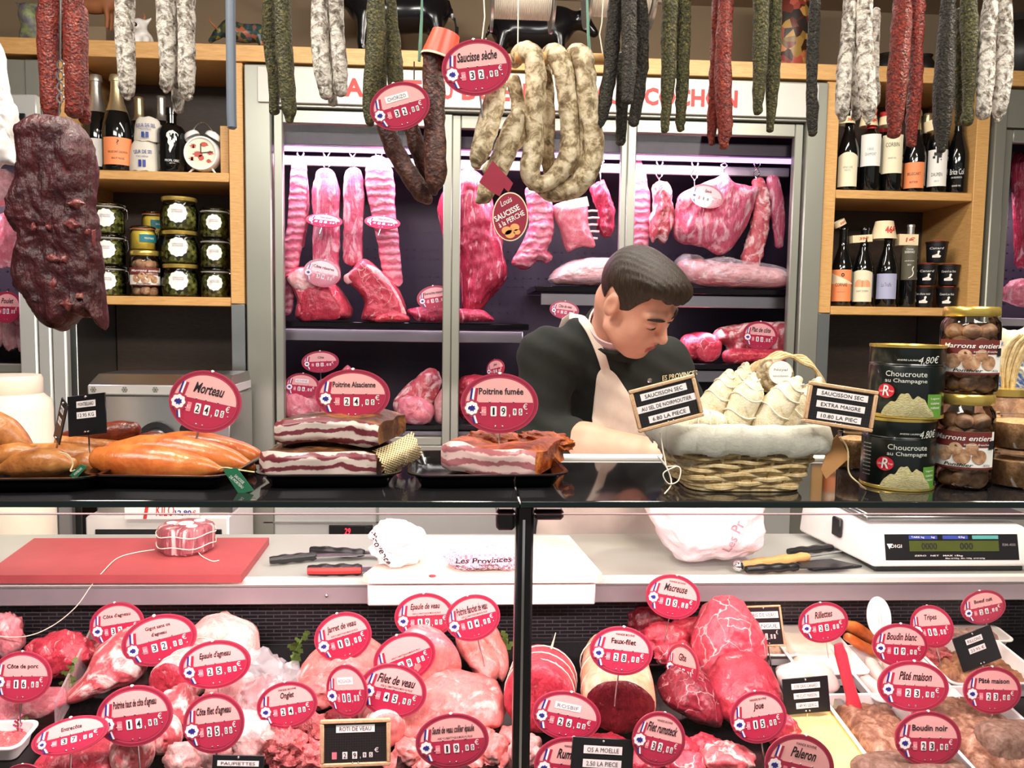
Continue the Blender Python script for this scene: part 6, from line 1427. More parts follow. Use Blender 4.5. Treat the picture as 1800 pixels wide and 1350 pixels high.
for i, (px, py, w_, h_, Y) in enumerate(((868, 776, 90, 26, 1.34), (960, 775, 96, 22, 1.36))):
    lump('smoked_pork_piece', ['crumpled orange rind piece behind the pale smoked pork', 'brown orange smoked piece at the right end of the fourth tray'][i], 'bacon', 'smoked pork pieces behind', px, py, w_, h_*1.4, Y, M['rind_o'], 60+i, .7, amp=.25, nsc=3.5, rot=(0, .1, 0))
# string net over the lower slab's end
m = MB(); P0 = [(648, 790), (690, 762), (730, 754), (742, 775), (735, 806), (700, 836), (675, 838)]
net = []
def npt(u, v):
    a = np.array((655+70*u+12*v, 792-34*u+4*math.sin(u*3))); b = np.array((678+65*u, 838-38*u))
    q = a*(1-v)+b*v; return at(q[0], q[1], 1.245+.05*u-.03*math.sin(PI*v)-.01)
for i in range(-9, 16):
    for sg_ in (1, -1):
        pts = [npt(u, v) for u, v in ((i/14+.62*k_/12 if sg_ > 0 else i/14+.62*(1-k_/12), k_/12) for k_ in range(13)) if 0 <= u <= 1]
        if len(pts) > 2: m.tube(pts, .0011, 5)
m.one('string_net', M['net'], 'cream string netting draped over the right end of the bacon', 'net')
# wicker basket
bx0, bx1 = atz(1226, 868, S1), atz(1420, 870, S1); bw = bx1.x-bx0.x; bc = Vector(((bx0.x+bx1.x)/2, 1.155+.085, S1))
t = thing('wicker_basket', 'pale wicker basket with grey linen lining holding dry sausages', 'basket', bc)
hB = .083
def bpath(z, off=0.0, n=4):
    k = z/hB; w_ = bw*(1+.42*k)+2*off; d = .15*(1+.25*k)+2*off; r = .03
    out = []
    P_ = rrect(w_, d, r, 6); L = len(P_)
    for i in range(L):
        a, b = P_[i], P_[(i+1) % L]; n_ = max(1, int(math.hypot(b[0]-a[0], b[1]-a[1])/.006))
        for j in range(n_): out.append((a[0]+(b[0]-a[0])*j/n_, a[1]+(b[1]-a[1])*j/n_))
    return out
rows = 12
for i in range(rows):
    z = .006+i*(hB-.012)/(rows-1); pth = bpath(z); L = len(pth); per = 8; pts = []
    for j in range(L+1):
        x, y = pth[j % L]; nn = math.hypot(x, y*1.6); o = .0042*math.sin(2*PI*j/per/2 + (PI if i % 2 else 0)); x2, y2 = x*(1+o/max(.03, nn)), y*(1+o*1.6/max(.03, nn)); pts.append((x2, y2, z+.0012*math.sin(j*.7+i)))
    MB().tube(pts, [.0036]*len(pts), 6, 0, False).build('weave_row', M['wicker'], t)
for j in range(0, 200, 8):
    a = bpath(0.0); b = bpath(hB); 
    k = j/200; i0, i1 = int(k*len(a)), int(k*len(b)); MB().tube([(a[i0][0], a[i0][1], .002), (b[i1][0], b[i1][1], hB)], .003, 6).build('stake', M['wicker'], t)
for q in (0, 1): pth = bpath(0.003, .002*q); MB().tube([(x, y, .003+.006*q) for x, y in pth+pth[:1]], .0042, 6, 0, False).build('base_rim', M['wicker'], t)
m = MB(); prof = [(.004, -.030), (.009, -.022), (.010, -.004), (.007, .010), (0, .014), (-.008, .010), (-.012, -.02), (-.014, -.05)]
R_ = [bpath(hB+0*z, o) for o, z in prof]; n_ = 150; vs_ = []
for (o, z), pth in zip(prof, R_):
    for j in range(n_):
        x, y = pth[int(j/n_*len(pth))]; w3 = .0022*noise.noise(Vector((x*60, y*60, z*60)))+.003*math.sin(j*.55)*(1 if z < -.01 else .3); vs_.append((x*(1+w3*4), y*(1+w3*4), hB+.003+z+w3))
m.add(vs_, [(i*n_+j, i*n_+(j+1) % n_, (i+1)*n_+(j+1) % n_, (i+1)*n_+j) for i in range(len(prof)-1) for j in range(n_)]); m.build('linen_lining', M['liner'], t, angle=80)
MB().box((0, 0, .004), (bw*.95, .14, .005)).build('basket_floor', M['wicker'], t)
m = MB()
for q in range(4): m.tube([at(x, y-2*q+3*math.sin(q+i), 1.33+.006*q) for i, (x, y) in enumerate(crom([(1290, 745), (1310, 668), (1350, 634), (1395, 630), (1435, 655), (1462, 720)], 6))], .0034, 6)
m.build('handle', M['wicker'], t, world=True)
gS = 'cloth wrapped dry sausages in the basket'
for i, (pth, Y, lb) in enumerate((
  ([(1238, 748, 40), (1252, 715, 48), (1272, 680, 40), (1284, 655, 14)], 1.235, 'cloth wrapped dry sausage leftmost in the basket, tip up'),
  ([(1290, 752, 50), (1305, 715, 56), (1318, 685, 46), (1325, 660, 14)], 1.215, 'cloth wrapped dry sausage second from the left, white and fat'),
  ([(1345, 748, 52), (1368, 712, 56), (1390, 685, 44), (1404, 668, 16)], 1.21, 'cloth wrapped dry sausage leaning in the middle of the basket'),
  ([(1390, 750, 44), (1410, 715, 50), (1430, 690, 40), (1440, 668, 14)], 1.26, 'cloth wrapped dry sausage at the right, under the EXTRA MAIGRE sign'),
  ([(1275, 700, 40), (1296, 675, 38), (1308, 655, 26), (1312, 640, 10)], 1.29, 'cloth wrapped dry sausage tip standing at the back left'),
  ([(1195, 748, 30), (1225, 740, 40), (1262, 742, 36)], 1.20, 'cloth wrapped dry sausage lying low behind the NOIRMOUTIER sign'))):
    o = meat_strip('dry_sausage', lb, 'sausage', gS, pth, Y, M['s_cloth'], ratio=1.0, power=2.0, rough=.003, seed=70+i, n=18)
    C = crom(pth, 6)
    for f_ in (.25, .5, .75, .93):
        q = C[min(len(C)-1, int(f_*(len(C)-1)))]; c = at(q[0], q[1], Y); r = q[2]/2*mpp(Y)*1.05; d = (at(C[-1][0], C[-1][1], Y)-at(C[0][0], C[0][1], Y)).normalized(); s2 = d.cross(Vector((0, -1, 0))).normalized()
        MB().tube([c+s2*r*math.cos(a)+Vector((0, -1, 0))*r*math.sin(a)+d*.003*math.sin(3*a) for a in [2*PI*j/20 for j in range(21)]], .0011, 6).build('twine', M['twine'], o, world=True)
t = lump('dry_sausage', 'grey mouldy round dry sausage with white paper label at the back of the basket', 'sausage', gS, 1362, 662, 66, 60, 1.28, M['s_speck'], 81, .8, amp=.08)
m = MB(); c = at(1372, 655, 1.245); m.prism(ell(.018, .018, 24, (c.x, c.z)), c.y, c.y+.001); m.build('paper_label', M['paper'], t, world=True)
m = MB(); put_text(m, 'Noyal', c.x, c.z+.004, .022, .005, c.y-.0006, 0, .1); put_text(m, 'saucisson', c.x, c.z-.005, .024, .003, c.y-.0006); m.build('lettering', M['inkgrey'], t, world=True, smooth=False)
mb, W = card_poly('', '', '', [(1458, 780), (1472, 764), (1494, 804), (1452, 842), (1443, 826)], 1.15, None, .0012); mb.one('kraft_tag', plain('kraft card', '#c28d57', .7, var=.05), 'brown kraft card tag hanging at the right side of the basket', 'tag', smooth=False)
twine('twine of the kraft tag running down to the shelf by the cans', [at(1476, 768, 1.149), at(1490, 790, 1.145), at(1492, 830, 1.145), at(1510, 850, 1.14), atz(1522, 860, S1+.001)])
twine('long twine tangle hanging at the left side of the basket', [at(1160, 760, 1.14), at(1165, 790, 1.138), at(1170, 818, 1.135), at(1155, 800, 1.13), at(1172, 822, 1.128), at(1180, 850, 1.125), at(1168, 868, 1.12)], .0010, M['twine'])
twine('second twine loop at the left side of the basket', [at(1172, 820, 1.13), at(1195, 822, 1.13), at(1192, 845, 1.125), at(1175, 850, 1.122), at(1166, 832, 1.12), at(1188, 820, 1.128)], .0009, M['twine'])
# cans of sauerkraut
def can(label, px, zb, w_, h, Y, rz, price=None, tx=.0):
    p = at(px, 700, Y); p.z = zb; t = thing('sauerkraut_can', label, 'can', p, (0, 0, rz-math.atan2(p.x, p.y)), 'dark green sauerkraut cans'); R = w_/2
    MB().lathe([(0, .001), (R*.97, .001), (R, .004), (R, h*.70), (R*.985, h*.715), (R, h*.73), (R*.985, h*.745), (R, h*.76), (R, h-.004)], 44).build('can_body', M['cangreen'], t)
    MB().lathe([(R*.96, h-.004), (R*1.015, h-.004), (R*1.02, h), (R*.97, h), (R*.95, h-.003), (0, h-.003)], 44).build('top_rim', M['gold'], t); MB().lathe([(R*.9, 0), (R*1.015, 0), (R*1.015, .004), (R, .005)], 44).build('bottom_rim', M['gold'], t)
    m = MB(); 
    for s, dx, cz, ww, hh in (('ANDRE LAURENT', 0.05, .80, .6, .022), ('Choucroute', 0, .61, 1.1, .075), ('au Champagne', 0, .51, 1.12, .07)): put_text(m, s, (dx+tx)*R, cz*h, ww*R, hh*h, 0, 0, 0, 0.004, False, 0, R+.0008)
    if price: put_text(m, price, (.60+tx)*R, .80*h, R*.62, .11*h, 0, 0, .3, .0, False, .05, R+.0008)
    m.build('lettering', plain('pale print', '#d7d9cf', .5, var=0), t, smooth=False)
    if tx > .1:
        m = MB()
        for k_ in range(9): put_text(m, 'valeurs nutritionnelles', -.95*R, (.62-.055*k_)*h, .35*R, .02*h, 0, 0, 0, 0, False, 0, R+.0008)
        m.build('small_print', plain('pale print', '#d7d9cf', .5, var=0), t, smooth=False)
    m = MB(); n_ = 40; vs_ = []; fs = []
    for i in range(n_+1):
        u = i/n_; X_ = (-.62+1.42*u)*R+tx*R*.7; top = .06+.30*math.sin(PI*u)**.8*(.9+.12*math.sin(u*19)+.06*math.sin(u*41))
        for v in range(7): z = (.03+(top-.03)*v/6)*h; rr_ = R+.0012+.0022*math.sin(PI*v/6)*math.sin(PI*u); vs_.append((rr_*math.sin(X_/R), -rr_*math.cos(X_/R), z))
    fs = [(i*7+j, (i+1)*7+j, (i+1)*7+j+1, i*7+j+1) for i in range(n_) for j in range(6)]; m.add(vs_, fs); m.build('sauerkraut_picture', M['kraut'], t)
    lx = (-.52+tx*.7)*R; m = MB(); bx = ell(.24*R, .20*R, 28, (lx, .37*h)); R2 = R+.0022; m.add([(R2*math.sin(x/R2), -R2*math.cos(x/R2), z) for x, z in bx], [tuple(range(28))]); lr = m.build('red_oval', plain('label rouge red', '#d22a3c', .4, var=0), t, smooth=False)
    m = MB(); put_text(m, 'R', lx, .375*h, .2*R, .3*R, 0, 0, .15, .02, False, 0, R2+.0006); put_text(m, 'Label', lx-.14*R, .37*h, .13*R, .07*R, 0, 0, .2, 0, False, 0, R2+.0004); put_text(m, 'Rouge', lx+.15*R, .37*h, .13*R, .07*R, 0, 0, .2, 0, False, 0, R2+.0004); m.build('lettering', M['white'], lr, smooth=False)
    gx = (.86+tx*.5)*R; m = MB(); bent_patch(m, R+.0009, gx-.26*R, gx+.26*R, .02*h, .34*h); gp_ = m.build('green_panel', M['green'], t)
    m = MB()
    for k_, s in enumerate(('Legume', 'cuisine', 'traditionnel')): put_text(m, s, gx, (.28-.06*k_)*h, .32*R, .035*h, 0, 0, 0, 0, False, 0, R+.0015)
    m.build('lettering', M['white'], gp_, smooth=False); return t
YC = 1.215; s2 = mpp(1.17); hc = (866-734)*s2; 
can('lower sauerkraut can standing on the glass shelf', 1583, S1, 126*mpp(1.2), hc, YC, .0, '4.80€', .28)
can('upper sauerkraut can with 4,80€ written in white', 1591, S1+hc+.0008, 128*mpp(1.2), (732-598)*s2, YC, .0, '4,80€', 0)
hj = (868-690)*mpp(1.165)
pj = at(1699, 700, 1.205); pj.z = S1; chestnut_jar(pj, 100*mpp(1.19), hj, 'lower jar of whole chestnuts standing on the glass shelf by the cans', 'big chestnut jars', True, -.05)
pj = at(1705, 600, 1.21); pj.z = S1+hj+.0008; chestnut_jar(pj, 101*mpp(1.19), (687-529)*mpp(1.19), 'upper jar of whole chestnuts resting on the lower jar', 'big chestnut jars', True, .08)
def spread(label, px, py, wpx, hpx, Y, group='clear jars of brown spread'):
    p = at(px, py, Y); w_, h = wpx*mpp(Y), hpx*mpp(Y); t = thing('spread_jar', label, 'jar', p, (0, 0, 0), group); R = w_/2
    MB().lathe([(0, 0), (R*.95, 0), (R, .004), (R, h*.9), (R*1.03, h*.92), (R*1.03, h), (R*.9, h), (R*.9, h*.95), (0, h*.95)], 30).build('glass_body', M['glass'], t)
    MB().lathe([(0, .002), (R*.94, .003), (R*.96, h*.78), (R*.5, h*.84), (0, h*.85)], 30).build('filling', crust('brown grainy spread', [(.3, '#a8794e'), (.5, '#cda070'), (.75, '#ecd0a8')], 160, 200, .5, .002, .7), t)
p = atz(1795, 852, S1)
for k_, nm in enumerate(('lowest', 'topmost')):
    q = at(1796, 800, 1.215); z = S1+k_*.0585
    t_ = spread('clear jar of brown spread at the right picture edge, %s of the two' % nm, 1796, 800, 112, 62, 1.215); o = [o for o in COL.objects if o.get('label') == 'clear jar of brown spread at the right picture edge, %s of the two' % nm][0]; o.location.z = z
spread('clear jar of brown crumbs between basket and can', 1502, 800, 60, 68, 1.36); [o for o in COL.objects if o.get('label') == 'clear jar of brown crumbs between basket and can'][0].location.z = S1
q = at(1762, 700, 1.33); q.z = S1; t = thing('preserve_jar', 'gold lidded jar hidden behind the chestnut jars', 'jar', q); h = Z(1762, 682, 1.33)-S1
MB().lathe([(0, 0), (.04, 0), (.04, h*.88), (.036, h*.92)], 26).build('glass_body', M['chestnut'], t); MB().lathe([(.036, h*.91), (.040, h*.92), (.040, h), (0, h)], 26).build('lid', M['gold'], t)
# raffia bunch and cloth at the right edge, in a small low basket
q = at(1800, 745, 1.33); t = thing('raffia_bunch', 'bundle of bent raffia canes tied in the middle at the right edge', 'bundle', (q.x, 1.33, S1)); 
for k_ in range(9):
    a = (k_-4)*5
    MB().tube([at(x+a*s_, y, 1.34+.004*(k_ % 3)) for x, y, s_ in [(p_[0], p_[1], p_[2]) for p_ in crom([(1795, 840, 1.2), (1780, 760, 1.1), (1773, 700, .45), (1775, 650, .7), (1790, 608, 1.0), (1812, 588, 1.0)], 6)]], .0026, 6).build('cane', M['wicker'], t, world=True)
MB().tube([at(1773+16*math.cos(2*PI*i/16), 700, 1.345+.016*math.sin(2*PI*i/16)) for i in range(17)], .002, 6).build('binding', M['wicker'], t, world=True)
meat_slab('folded_cloth', 'cream and blue folded cloth behind the raffia at the right edge', 'cloth', None, [(1752, 586), (1776, 582), (1800, 575), (1850, 560), (1850, 860), (1790, 858), (1762, 858), (1758, 700)], 1.395, .02, crust('cream and blue cloth', [(.45, '#e4d9b8'), (.52, '#e4d9b8'), (.56, '#3f66a8'), (.8, '#3f66a8')], 9, 80, .2, .002, .9), amp=.004)
# ------------------------------------------------------------ meat on the deck
def dY(py): return atdeck(900, py).y
def dl(name, label, group, px, py, w_, h_, m, seed, depth=.8, cat='meat', **k):
    Y = dY(py+h_/2); Y = Y+w_/2*mpp(Y)*depth*.8; k.setdefault('amp', .2)
    while Y > 1.2 and at(px, py, Y).z < deckz(Y)+h_*.52*mpp(Y): Y -= .004
    return lump(name, label, cat, group, px, py, w_, h_, Y, M[m], seed, depth, **k)
def ds(name, label, group, O, thick, m, seed, lean=.6, dy=0, cat='meat', **k):
    Y = dY(max(q[1] for q in O))+thick*.6+dy; k.setdefault('amp', .005)
    return meat_slab(name, label, cat, group, O, Y, thick, M[m] if isinstance(m, str) else m, seed=seed, lean=lean, **k)
def dtray(label, xa, xb, yf, yb, h=.03, m='white', slope=.008, grp='white trays on the deck', name='deli_tray'):
    a, b = atdeck(xa, yf), atdeck(xb, yf); Yb = min(dY(yb), 1.725); d = Yb-a.y; cy = a.y+d/2
    tray(label, (a.x+b.x)/2, cy, deckz(cy)+.002, b.x-a.x, d, h, 0, M[m], grp, (.12, 0), name, slope, .015)
    return ((a.x+b.x)/2, cy, deckz(cy)+.002, b.x-a.x, d)
def fill(name, label, T, z0, z1, m, ins=.012, seed=0, amp=.004, group=None, dx=(0, 1), dy=(0, 1), cat='pate', dome=0.0):
    cx, cy, z, w_, d = T; mb = MB(); n = 26; xa, xb = -w_/2+ins+(w_-2*ins)*dx[0], -w_/2+ins+(w_-2*ins)*dx[1]; ya, yb = -d/2+ins+(d-2*ins)*dy[0], -d/2+ins+(d-2*ins)*dy[1]
    vs_ = []; 
    for i in range(n+1):
        for j in range(n+1):
            x, y = xa+(xb-xa)*i/n, ya+(yb-ya)*j/n; e = min(i, n-i, j, n-j)/n; q = Vector((x*45+seed*3, y*45, seed)); k = min(1, e*12)
            vs_.append((cx+x, cy+y, z+.12*y+z1*(.55+.45*k**.5) + dome*(1-(1-min(1, e*3))**2) + amp*(noise.noise(q)+.6*noise.noise(q*2.3)+.4*noise.noise(q*5))*k))
    fs = [(i*(n+1)+j, (i+1)*(n+1)+j, (i+1)*(n+1)+j+1, i*(n+1)+j+1) for i in range(n) for j in range(n)]
    bd = [i*(n+1) for i in range(n+1)]+[n*(n+1)+j for j in range(1, n+1)]+[i*(n+1)+n for i in range(n-1, -1, -1)]+[j for j in range(n-1, 0, -1)]
    o = len(vs_); vs_ += [(vs_[b][0], vs_[b][1], z+.12*(vs_[b][1]-cy)+z0) for b in bd]; L = len(bd)
    fs += [(bd[i], bd[(i+1) % L], o+(i+1) % L, o+i) for i in range(L)]+[tuple(range(o, o+L))]
    mb.add(vs_, fs); return mb.one(name, m, label, cat, group, angle=70)
# --- pork and lamb at the left
gl_ = 'lamb and pork on the deck'
dl('pork_piece', 'pale pork heap at the left edge behind the clear divider', gl_, 8, 1118, 60, 80, 'pork', 1)
dl('dark_meat', 'dark red meat heap behind the clear plastic divider', gl_, 105, 1150, 110, 70, 'beef', 2)
ds('pork_chop', 'long pale pork chop in front of the Côte de porc tag', gl_, [(-20, 1236), (30, 1228), (70, 1226), (100, 1230), (104, 1248), (80, 1262), (40, 1268), (0, 1282), (-20, 1278)], .03, 'pork', 3)
ds('boned_lamb', 'boned lamb leg with red edge under the Gigot tag', gl_, [(106, 1234), (140, 1200), (150, 1168), (185, 1140), (225, 1132), (252, 1160), (248, 1195), (230, 1212), (180, 1226), (128, 1242)], .05, 'lamb', 4)
ds('lamb_chops', 'lamb chops showing behind the Côte d agneau tag', gl_, [(150, 1160), (180, 1128), (230, 1118), (262, 1130), (250, 1160), (200, 1172)], .04, 'lamb', 5)
roll('lamb_roast', 'tied lamb roast with pale fat and red cut end right of the lamb leg', gl_, 298, 1206, 42, 1.56, M['fatty'], M['beef'], .14, -.25, 0, 4)
ds('lamb_shoulder', 'wrapped lamb shoulder at the back behind the Epaule tag', gl_, [(318, 1140), (350, 1112), (390, 1110), (440, 1130), (450, 1170), (400, 1190), (340, 1180)], .05, 'fatty', 6)
for i, (px, py, w_, h_) in enumerate(((410, 1225, 100, 80), (470, 1235, 90, 90), (440, 1295, 110, 90), (375, 1320, 90, 70), (330, 1335, 80, 60))):
    dl('lamb_piece', ['pale lamb piece right under the Epaule d agneau tag', 'pale lamb piece left of the Onglet tag', 'pale lamb piece above the black PAUPIETTES card', 'pale lamb piece below the Côte filet tag', 'pale lump of fat left of the PAUPIETTES card'][i], gl_, px, py, w_, h_, 'fatty' if i != 1 else 'lamb', 10+i)
mb = puffy_mb(MB(), [(385, 1190), (430, 1172), (470, 1182), (520, 1196), (500, 1270), (480, 1290), (420, 1285), (382, 1270)], 1.40, .05, amp=.02, nsc=30, seed=4, lean=.5); mb.one('clear_bag', M['film'], 'clear plastic bag over the pale lamb pieces', 'bag')
ds('breast_strip', 'red streaked meat strip at the bottom left corner', gl_, [(60, 1345), (100, 1325), (160, 1322), (200, 1336), (205, 1375), (120, 1380), (60, 1375)], .04, 'beef', 7)
for i, (px, py, r) in enumerate(((232, 1332, 36), (290, 1300, 30))): roll('lamb_noisette', ['pale rolled lamb slice with dark centre below the Poitrine tag', 'small rolled lamb slice right of the Poitrine tag'][i], gl_, px, py, r, 1.36+.04*i, M['fatty'], M['lamb'], .06, .4, 0, 0)
dl('lamb_piece', 'pink marbled lamb piece between Poitrine and Côte filet tags', gl_, 318, 1250, 70, 90, 'lamb', 17)
# clear divider and trays
P = [at(168, 1112, 1.70), at(95, 1235, 1.44)]; zz = .075
mb = MB(); a, b = P; mb.add([(a.x, a.y, deckz(a.y)+.001), (b.x, b.y, deckz(b.y)+.001), (b.x, b.y, deckz(b.y)+zz*.7), (a.x, a.y, deckz(a.y)+zz)]+[(a.x+.004, a.y, deckz(a.y)+.001), (b.x+.004, b.y, deckz(b.y)+.001), (b.x+.004, b.y, deckz(b.y)+zz*.7), (a.x+.004, a.y, deckz(a.y)+zz)], [(0, 1, 2, 3), (7, 6, 5, 4), (0, 4, 5, 1), (1, 5, 6, 2), (2, 6, 7, 3), (3, 7, 4, 0)]); mb.one('clear_divider', film('clear divider plastic', '#f6dfe2', .35), 'slanting clear plastic divider by the dark meat at left', 'divider', smooth=False)
T = dtray('white tray cut by the left picture edge', -60, 30, 1345, 1285, .03)
fill('minced_meat', 'pale grey pink mince in the white tray at the left edge', T, .0045, .022, M['offal'], cat='meat')
def herb(label, px, py, hpx, Y, seed, lean=.2, name='herb_sprig', group='green herb sprigs between the meat', m='leaf'):
    p = at(px, py, Y); t = thing(name, label, 'herb', p, (0, 0, 0), group); r = random.Random(seed); h = hpx*mpp(Y)
    MB().tube([(lean*h*k*k, 0, h*k) for k in (0, .3, .6, .9)], h*.02, 6).build('stem', M['leaf'], t)
    for i in range(14):
        k = .25+.75*i/14; a = r.uniform(0, 6.28); L = h*r.uniform(.16, .3)*(1.1-.4*k); b = Vector((lean*h*k*k, 0, h*k)); d = Vector((math.cos(a), math.sin(a)*.6, r.uniform(.2, .9))).normalized(); s2 = d.cross(Vector((0, 1, .2))).normalized()*L*.35
        mb = MB(); mb.add([b, b+d*L*.35+s2, b+d*L*.6+s2*.5, b+d*L*.75+s2*.9, b+d*L, b+d*L*.75-s2*.9, b+d*L*.6-s2*.5, b+d*L*.35-s2], [(0, 1, 2, 6, 7), (2, 3, 4, 5, 6)]); q = [tuple(v) for v in mb.v]; mb.v += [(x, y+.0008, z) for x, y, z in q]; mb.f += [(14, 15, 10, 9, 8)[:5] and (8+7, 8+6, 8+2, 8+1, 8), (8+6, 8+5, 8+4, 8+3, 8+2)]; mb.m = [0]*4
        mb.build('leaf', M[m], t)
    return t
M['pinkleaf'] = plain('pink plastic leaf', '#e0507f', .5)
herb('green sprig by the lamb leg and clear divider', 118, 1222, 60, 1.52, 1); herb('green sprig at the left by the pink plastic flower', 40, 1290, 32, 1.42, 2)
herb('pink plastic leaf decoration at the left edge', 30, 1300, 40, 1.40, 3, .1, 'plastic_leaf', None, 'pinkleaf'); herb('tall celery like sprig left of the Jarret de veau tag', 508, 1198, 92, 1.62, 4, .35)
herb('green sprig at the bottom beside the mince and wooden frame', 478, 1335, 50, 1.36, 5); herb('green sprig behind the post, left of it', 884, 1200, 90, 1.62, 6, .1)
# --- veal in the middle
gv = 'veal on the deck'
ds('veal_shank', 'pale veal shank below the Jarret de veau tag', gv, [(520, 1205), (545, 1175), (575, 1160), (620, 1150), (665, 1165), (680, 1200), (640, 1225), (600, 1232), (560, 1232), (530, 1222)], .05, 'veal', 20)
dl('veal_piece', 'pink veal piece left of the dark kidneys', gv, 560, 1215, 80, 60, 'veal', 21)
dl('kidneys', 'dark red kidneys below the tag with the white strip', None, 612, 1262, 80, 36, 'kidney', 22)
for i, (px, py, w_, h_) in enumerate(((505, 1320, 70, 70), (545, 1290, 70, 60), (565, 1335, 70, 60), (520, 1270, 60, 50))):
    dl('offal_piece', ['ragged pink offal piece left of the wooden ROTI DE VEAU board', 'ragged pink offal piece under the Onglet tag', 'curled pink offal piece at the corner of the wooden board', 'ragged offal piece right behind the Onglet pin'][i], 'ragged pink offal on the deck', px, py, w_, h_, 'offal', 24+i, amp=.4, nsc=3.5)
dl('fat_strip', 'pale pink strip of meat left of the ragged offal', gv, 462, 1300, 36, 90, 'pork', 29)
roll('veal_ham', 'cut veal leg with round pink face behind the Quasi tag', gv, 768, 1180, 50, 1.57, M['pork'], M['veal'], .12, .35, 0, 0)
for i, O in enumerate(([(800, 1140), (825, 1128), (850, 1150), (880, 1180), (868, 1216), (850, 1220), (826, 1195), (805, 1170)], [(822, 1130), (850, 1122), (878, 1150), (895, 1185), (884, 1218), (862, 1200), (845, 1165)])):
    ds('veal_breast', ['veal breast piece under the Poitrine flanchet tag', 'second veal breast piece against the black post'][i], gv, O, .035, 'veal', 30+i, dy=.02*i)
ds('veal_fillet', 'long pink veal fillet right of the Filet de veau tag', gv, [(680, 1290), (720, 1255), (760, 1232), (820, 1228), (870, 1240), (888, 1262), (884, 1290), (850, 1300), (780, 1300), (720, 1318)], .06, 'veal', 33)
roll('veal_roast', 'rolled pale veal roast showing right of the wooden board', gv, 680, 1285, 34, 1.44, M['fatty'], M['veal'], .10, .3, 0, 3)
T = dtray('black tray of diced veal under the Sauté de veau tag', 700, 900, 1395, 1300, .02, 'blackglossy', grp=None, name='meat_tray')
rr = random.Random(8)
for i, (px, py) in enumerate(((718, 1322), (735, 1345), (870, 1318), (890, 1340), (850, 1300), (780, 1292), (830, 1345), (745, 1310), (700, 1345), (900, 1300), (868, 1350))):
    lump('diced_veal', 'cube of pale diced veal in the black tray', 'meat', 'diced veal cubes in the black tray', px, py, 50, 42, 1.335+.0*i+.03*(py < 1315), M['veal'], 40+i, .8, rot=(0, rr.uniform(-.5, .5), rr.uniform(0, 3)), amp=.2, power=3.2)
# --- beef at the right
gb = 'beef on the deck'
roll('beef_roast', 'round red tied beef roast directly right of the black post', gb, 945, 1232, 62, 1.45, M['beef'], M['beef'], .12, -.2, 0, 3)
t = thing('pick', 'long white pointed pick stuck in the beef roast by the post', 'pick', at(955, 1196, 1.46)); a, b, c = at(953, 1198, 1.46), at(962, 1165, 1.46), at(977, 1112, 1.46)
MB().tube([a, b, c], [.0042, .0038, .0006], 8, 0, True, .4, (0, -1, 0)).build('blade', M['label_c'], t, world=True); MB().tube([a, at(958, 1180, 1.455), at(966, 1162, 1.455)], [.003, .0025, .001], 8).build('clip', M['white'], t, world=True)
roll('faux_filet', 'large beef sirloin with thick tan fat and dark red cut face', gb, 1088, 1243, 64, 1.435, meat('tan dry fat', '#c98f6a', '#e6b791', '#f2d3b4', .5, .65, 20), M['beef_dark'], .20, -.12, .1, 3, squash=.85)
for i, (px, py, w_, h_, mm) in enumerate(((1140, 1085, 70, 60, 'beef_dark'), (1170, 1115, 90, 60, 'beef'), (1215, 1105, 80, 60, 'beef'), (1190, 1140, 80, 46, 'beef_cut'), (1235, 1135, 60, 50, 'beef'), (1150, 1120, 50, 50, 'beef'))):
    dl('beef_piece', ['dark beef piece highest behind the Macreuse tag', 'red beef piece under the Macreuse tag', 'red beef piece right of the Macreuse pin', 'sliced beef piece in front in the dark dish', 'red beef piece left of the large veined cut', 'small red beef piece at the left rim of the dark dish'][i], gb, px, py+10, w_, h_, mm, 50+i)
T = dtray('dark dish under the Macreuse beef pieces', 1130, 1250, 1185, 1120, .02, 'blackglossy', grp=None, name='meat_tray')
ds('veined_beef', 'large bright red beef cut with white veins and fat edge', gb, [(1222, 1150), (1238, 1120), (1262, 1096), (1290, 1088), (1318, 1098), (1338, 1130), (1350, 1160), (1340, 1185), (1310, 1195), (1280, 1206), (1240, 1216), (1222, 1200)], .07, 'beef_cut', 56, .3)
ds('beef_shank', 'dark veined beef shank piece under the Gîte tag', gb, [(1162, 1250), (1180, 1222), (1205, 1208), (1235, 1218), (1262, 1245), (1270, 1280), (1255, 1298), (1215, 1290), (1180, 1275), (1165, 1265)], .06, meat('veined dark beef', '#5f1220', '#96283a', '#e9b5b4', .62, .7, 30, vein=26), 57, .4)
ds('beef_cheek', 'red beef cheek behind the Joue tag', gb, [(1255, 1235), (1275, 1212), (1315, 1200), (1350, 1205), (1375, 1235), (1375, 1275), (1320, 1300), (1265, 1290), (1250, 1265)], .06, 'beef', 58, .5)
for i, (px, py, w_, h_, mm) in enumerate(((1185, 1320, 90, 60, 'beef'), (1240, 1318, 70, 50, 'beef'), (1205, 1345, 80, 50, 'beef_cut'), (1060, 1320, 110, 50, 'beef'), (925, 1320, 60, 60, 'fatty'), (1125, 1345, 70, 50, 'beef'), (1330, 1225, 60, 50, 'beef'), (1375, 1285, 60, 60, 'beef'))):
    dl('beef_piece', ['red beef piece right of the Filet rumsteck tag', 'red beef piece left of the white marrow bones', 'red beef piece at the bottom right of the Filet rumsteck tag', 'flat red beef below the sirloin face', 'pale fat lump left of the OS A MOELLE card', 'red beef piece at the bottom under the Filet rumsteck tag', 'small beef piece behind the Joue tag top', 'red beef piece behind the right edge of the Joue tag'][i], gb, px, py, w_, h_, mm, 60+i)
t = dl('marrow_bone', 'pink meat with white marrow bone ends at the bottom middle right', None, 1275, 1338, 100, 56, 'lamb', 70)
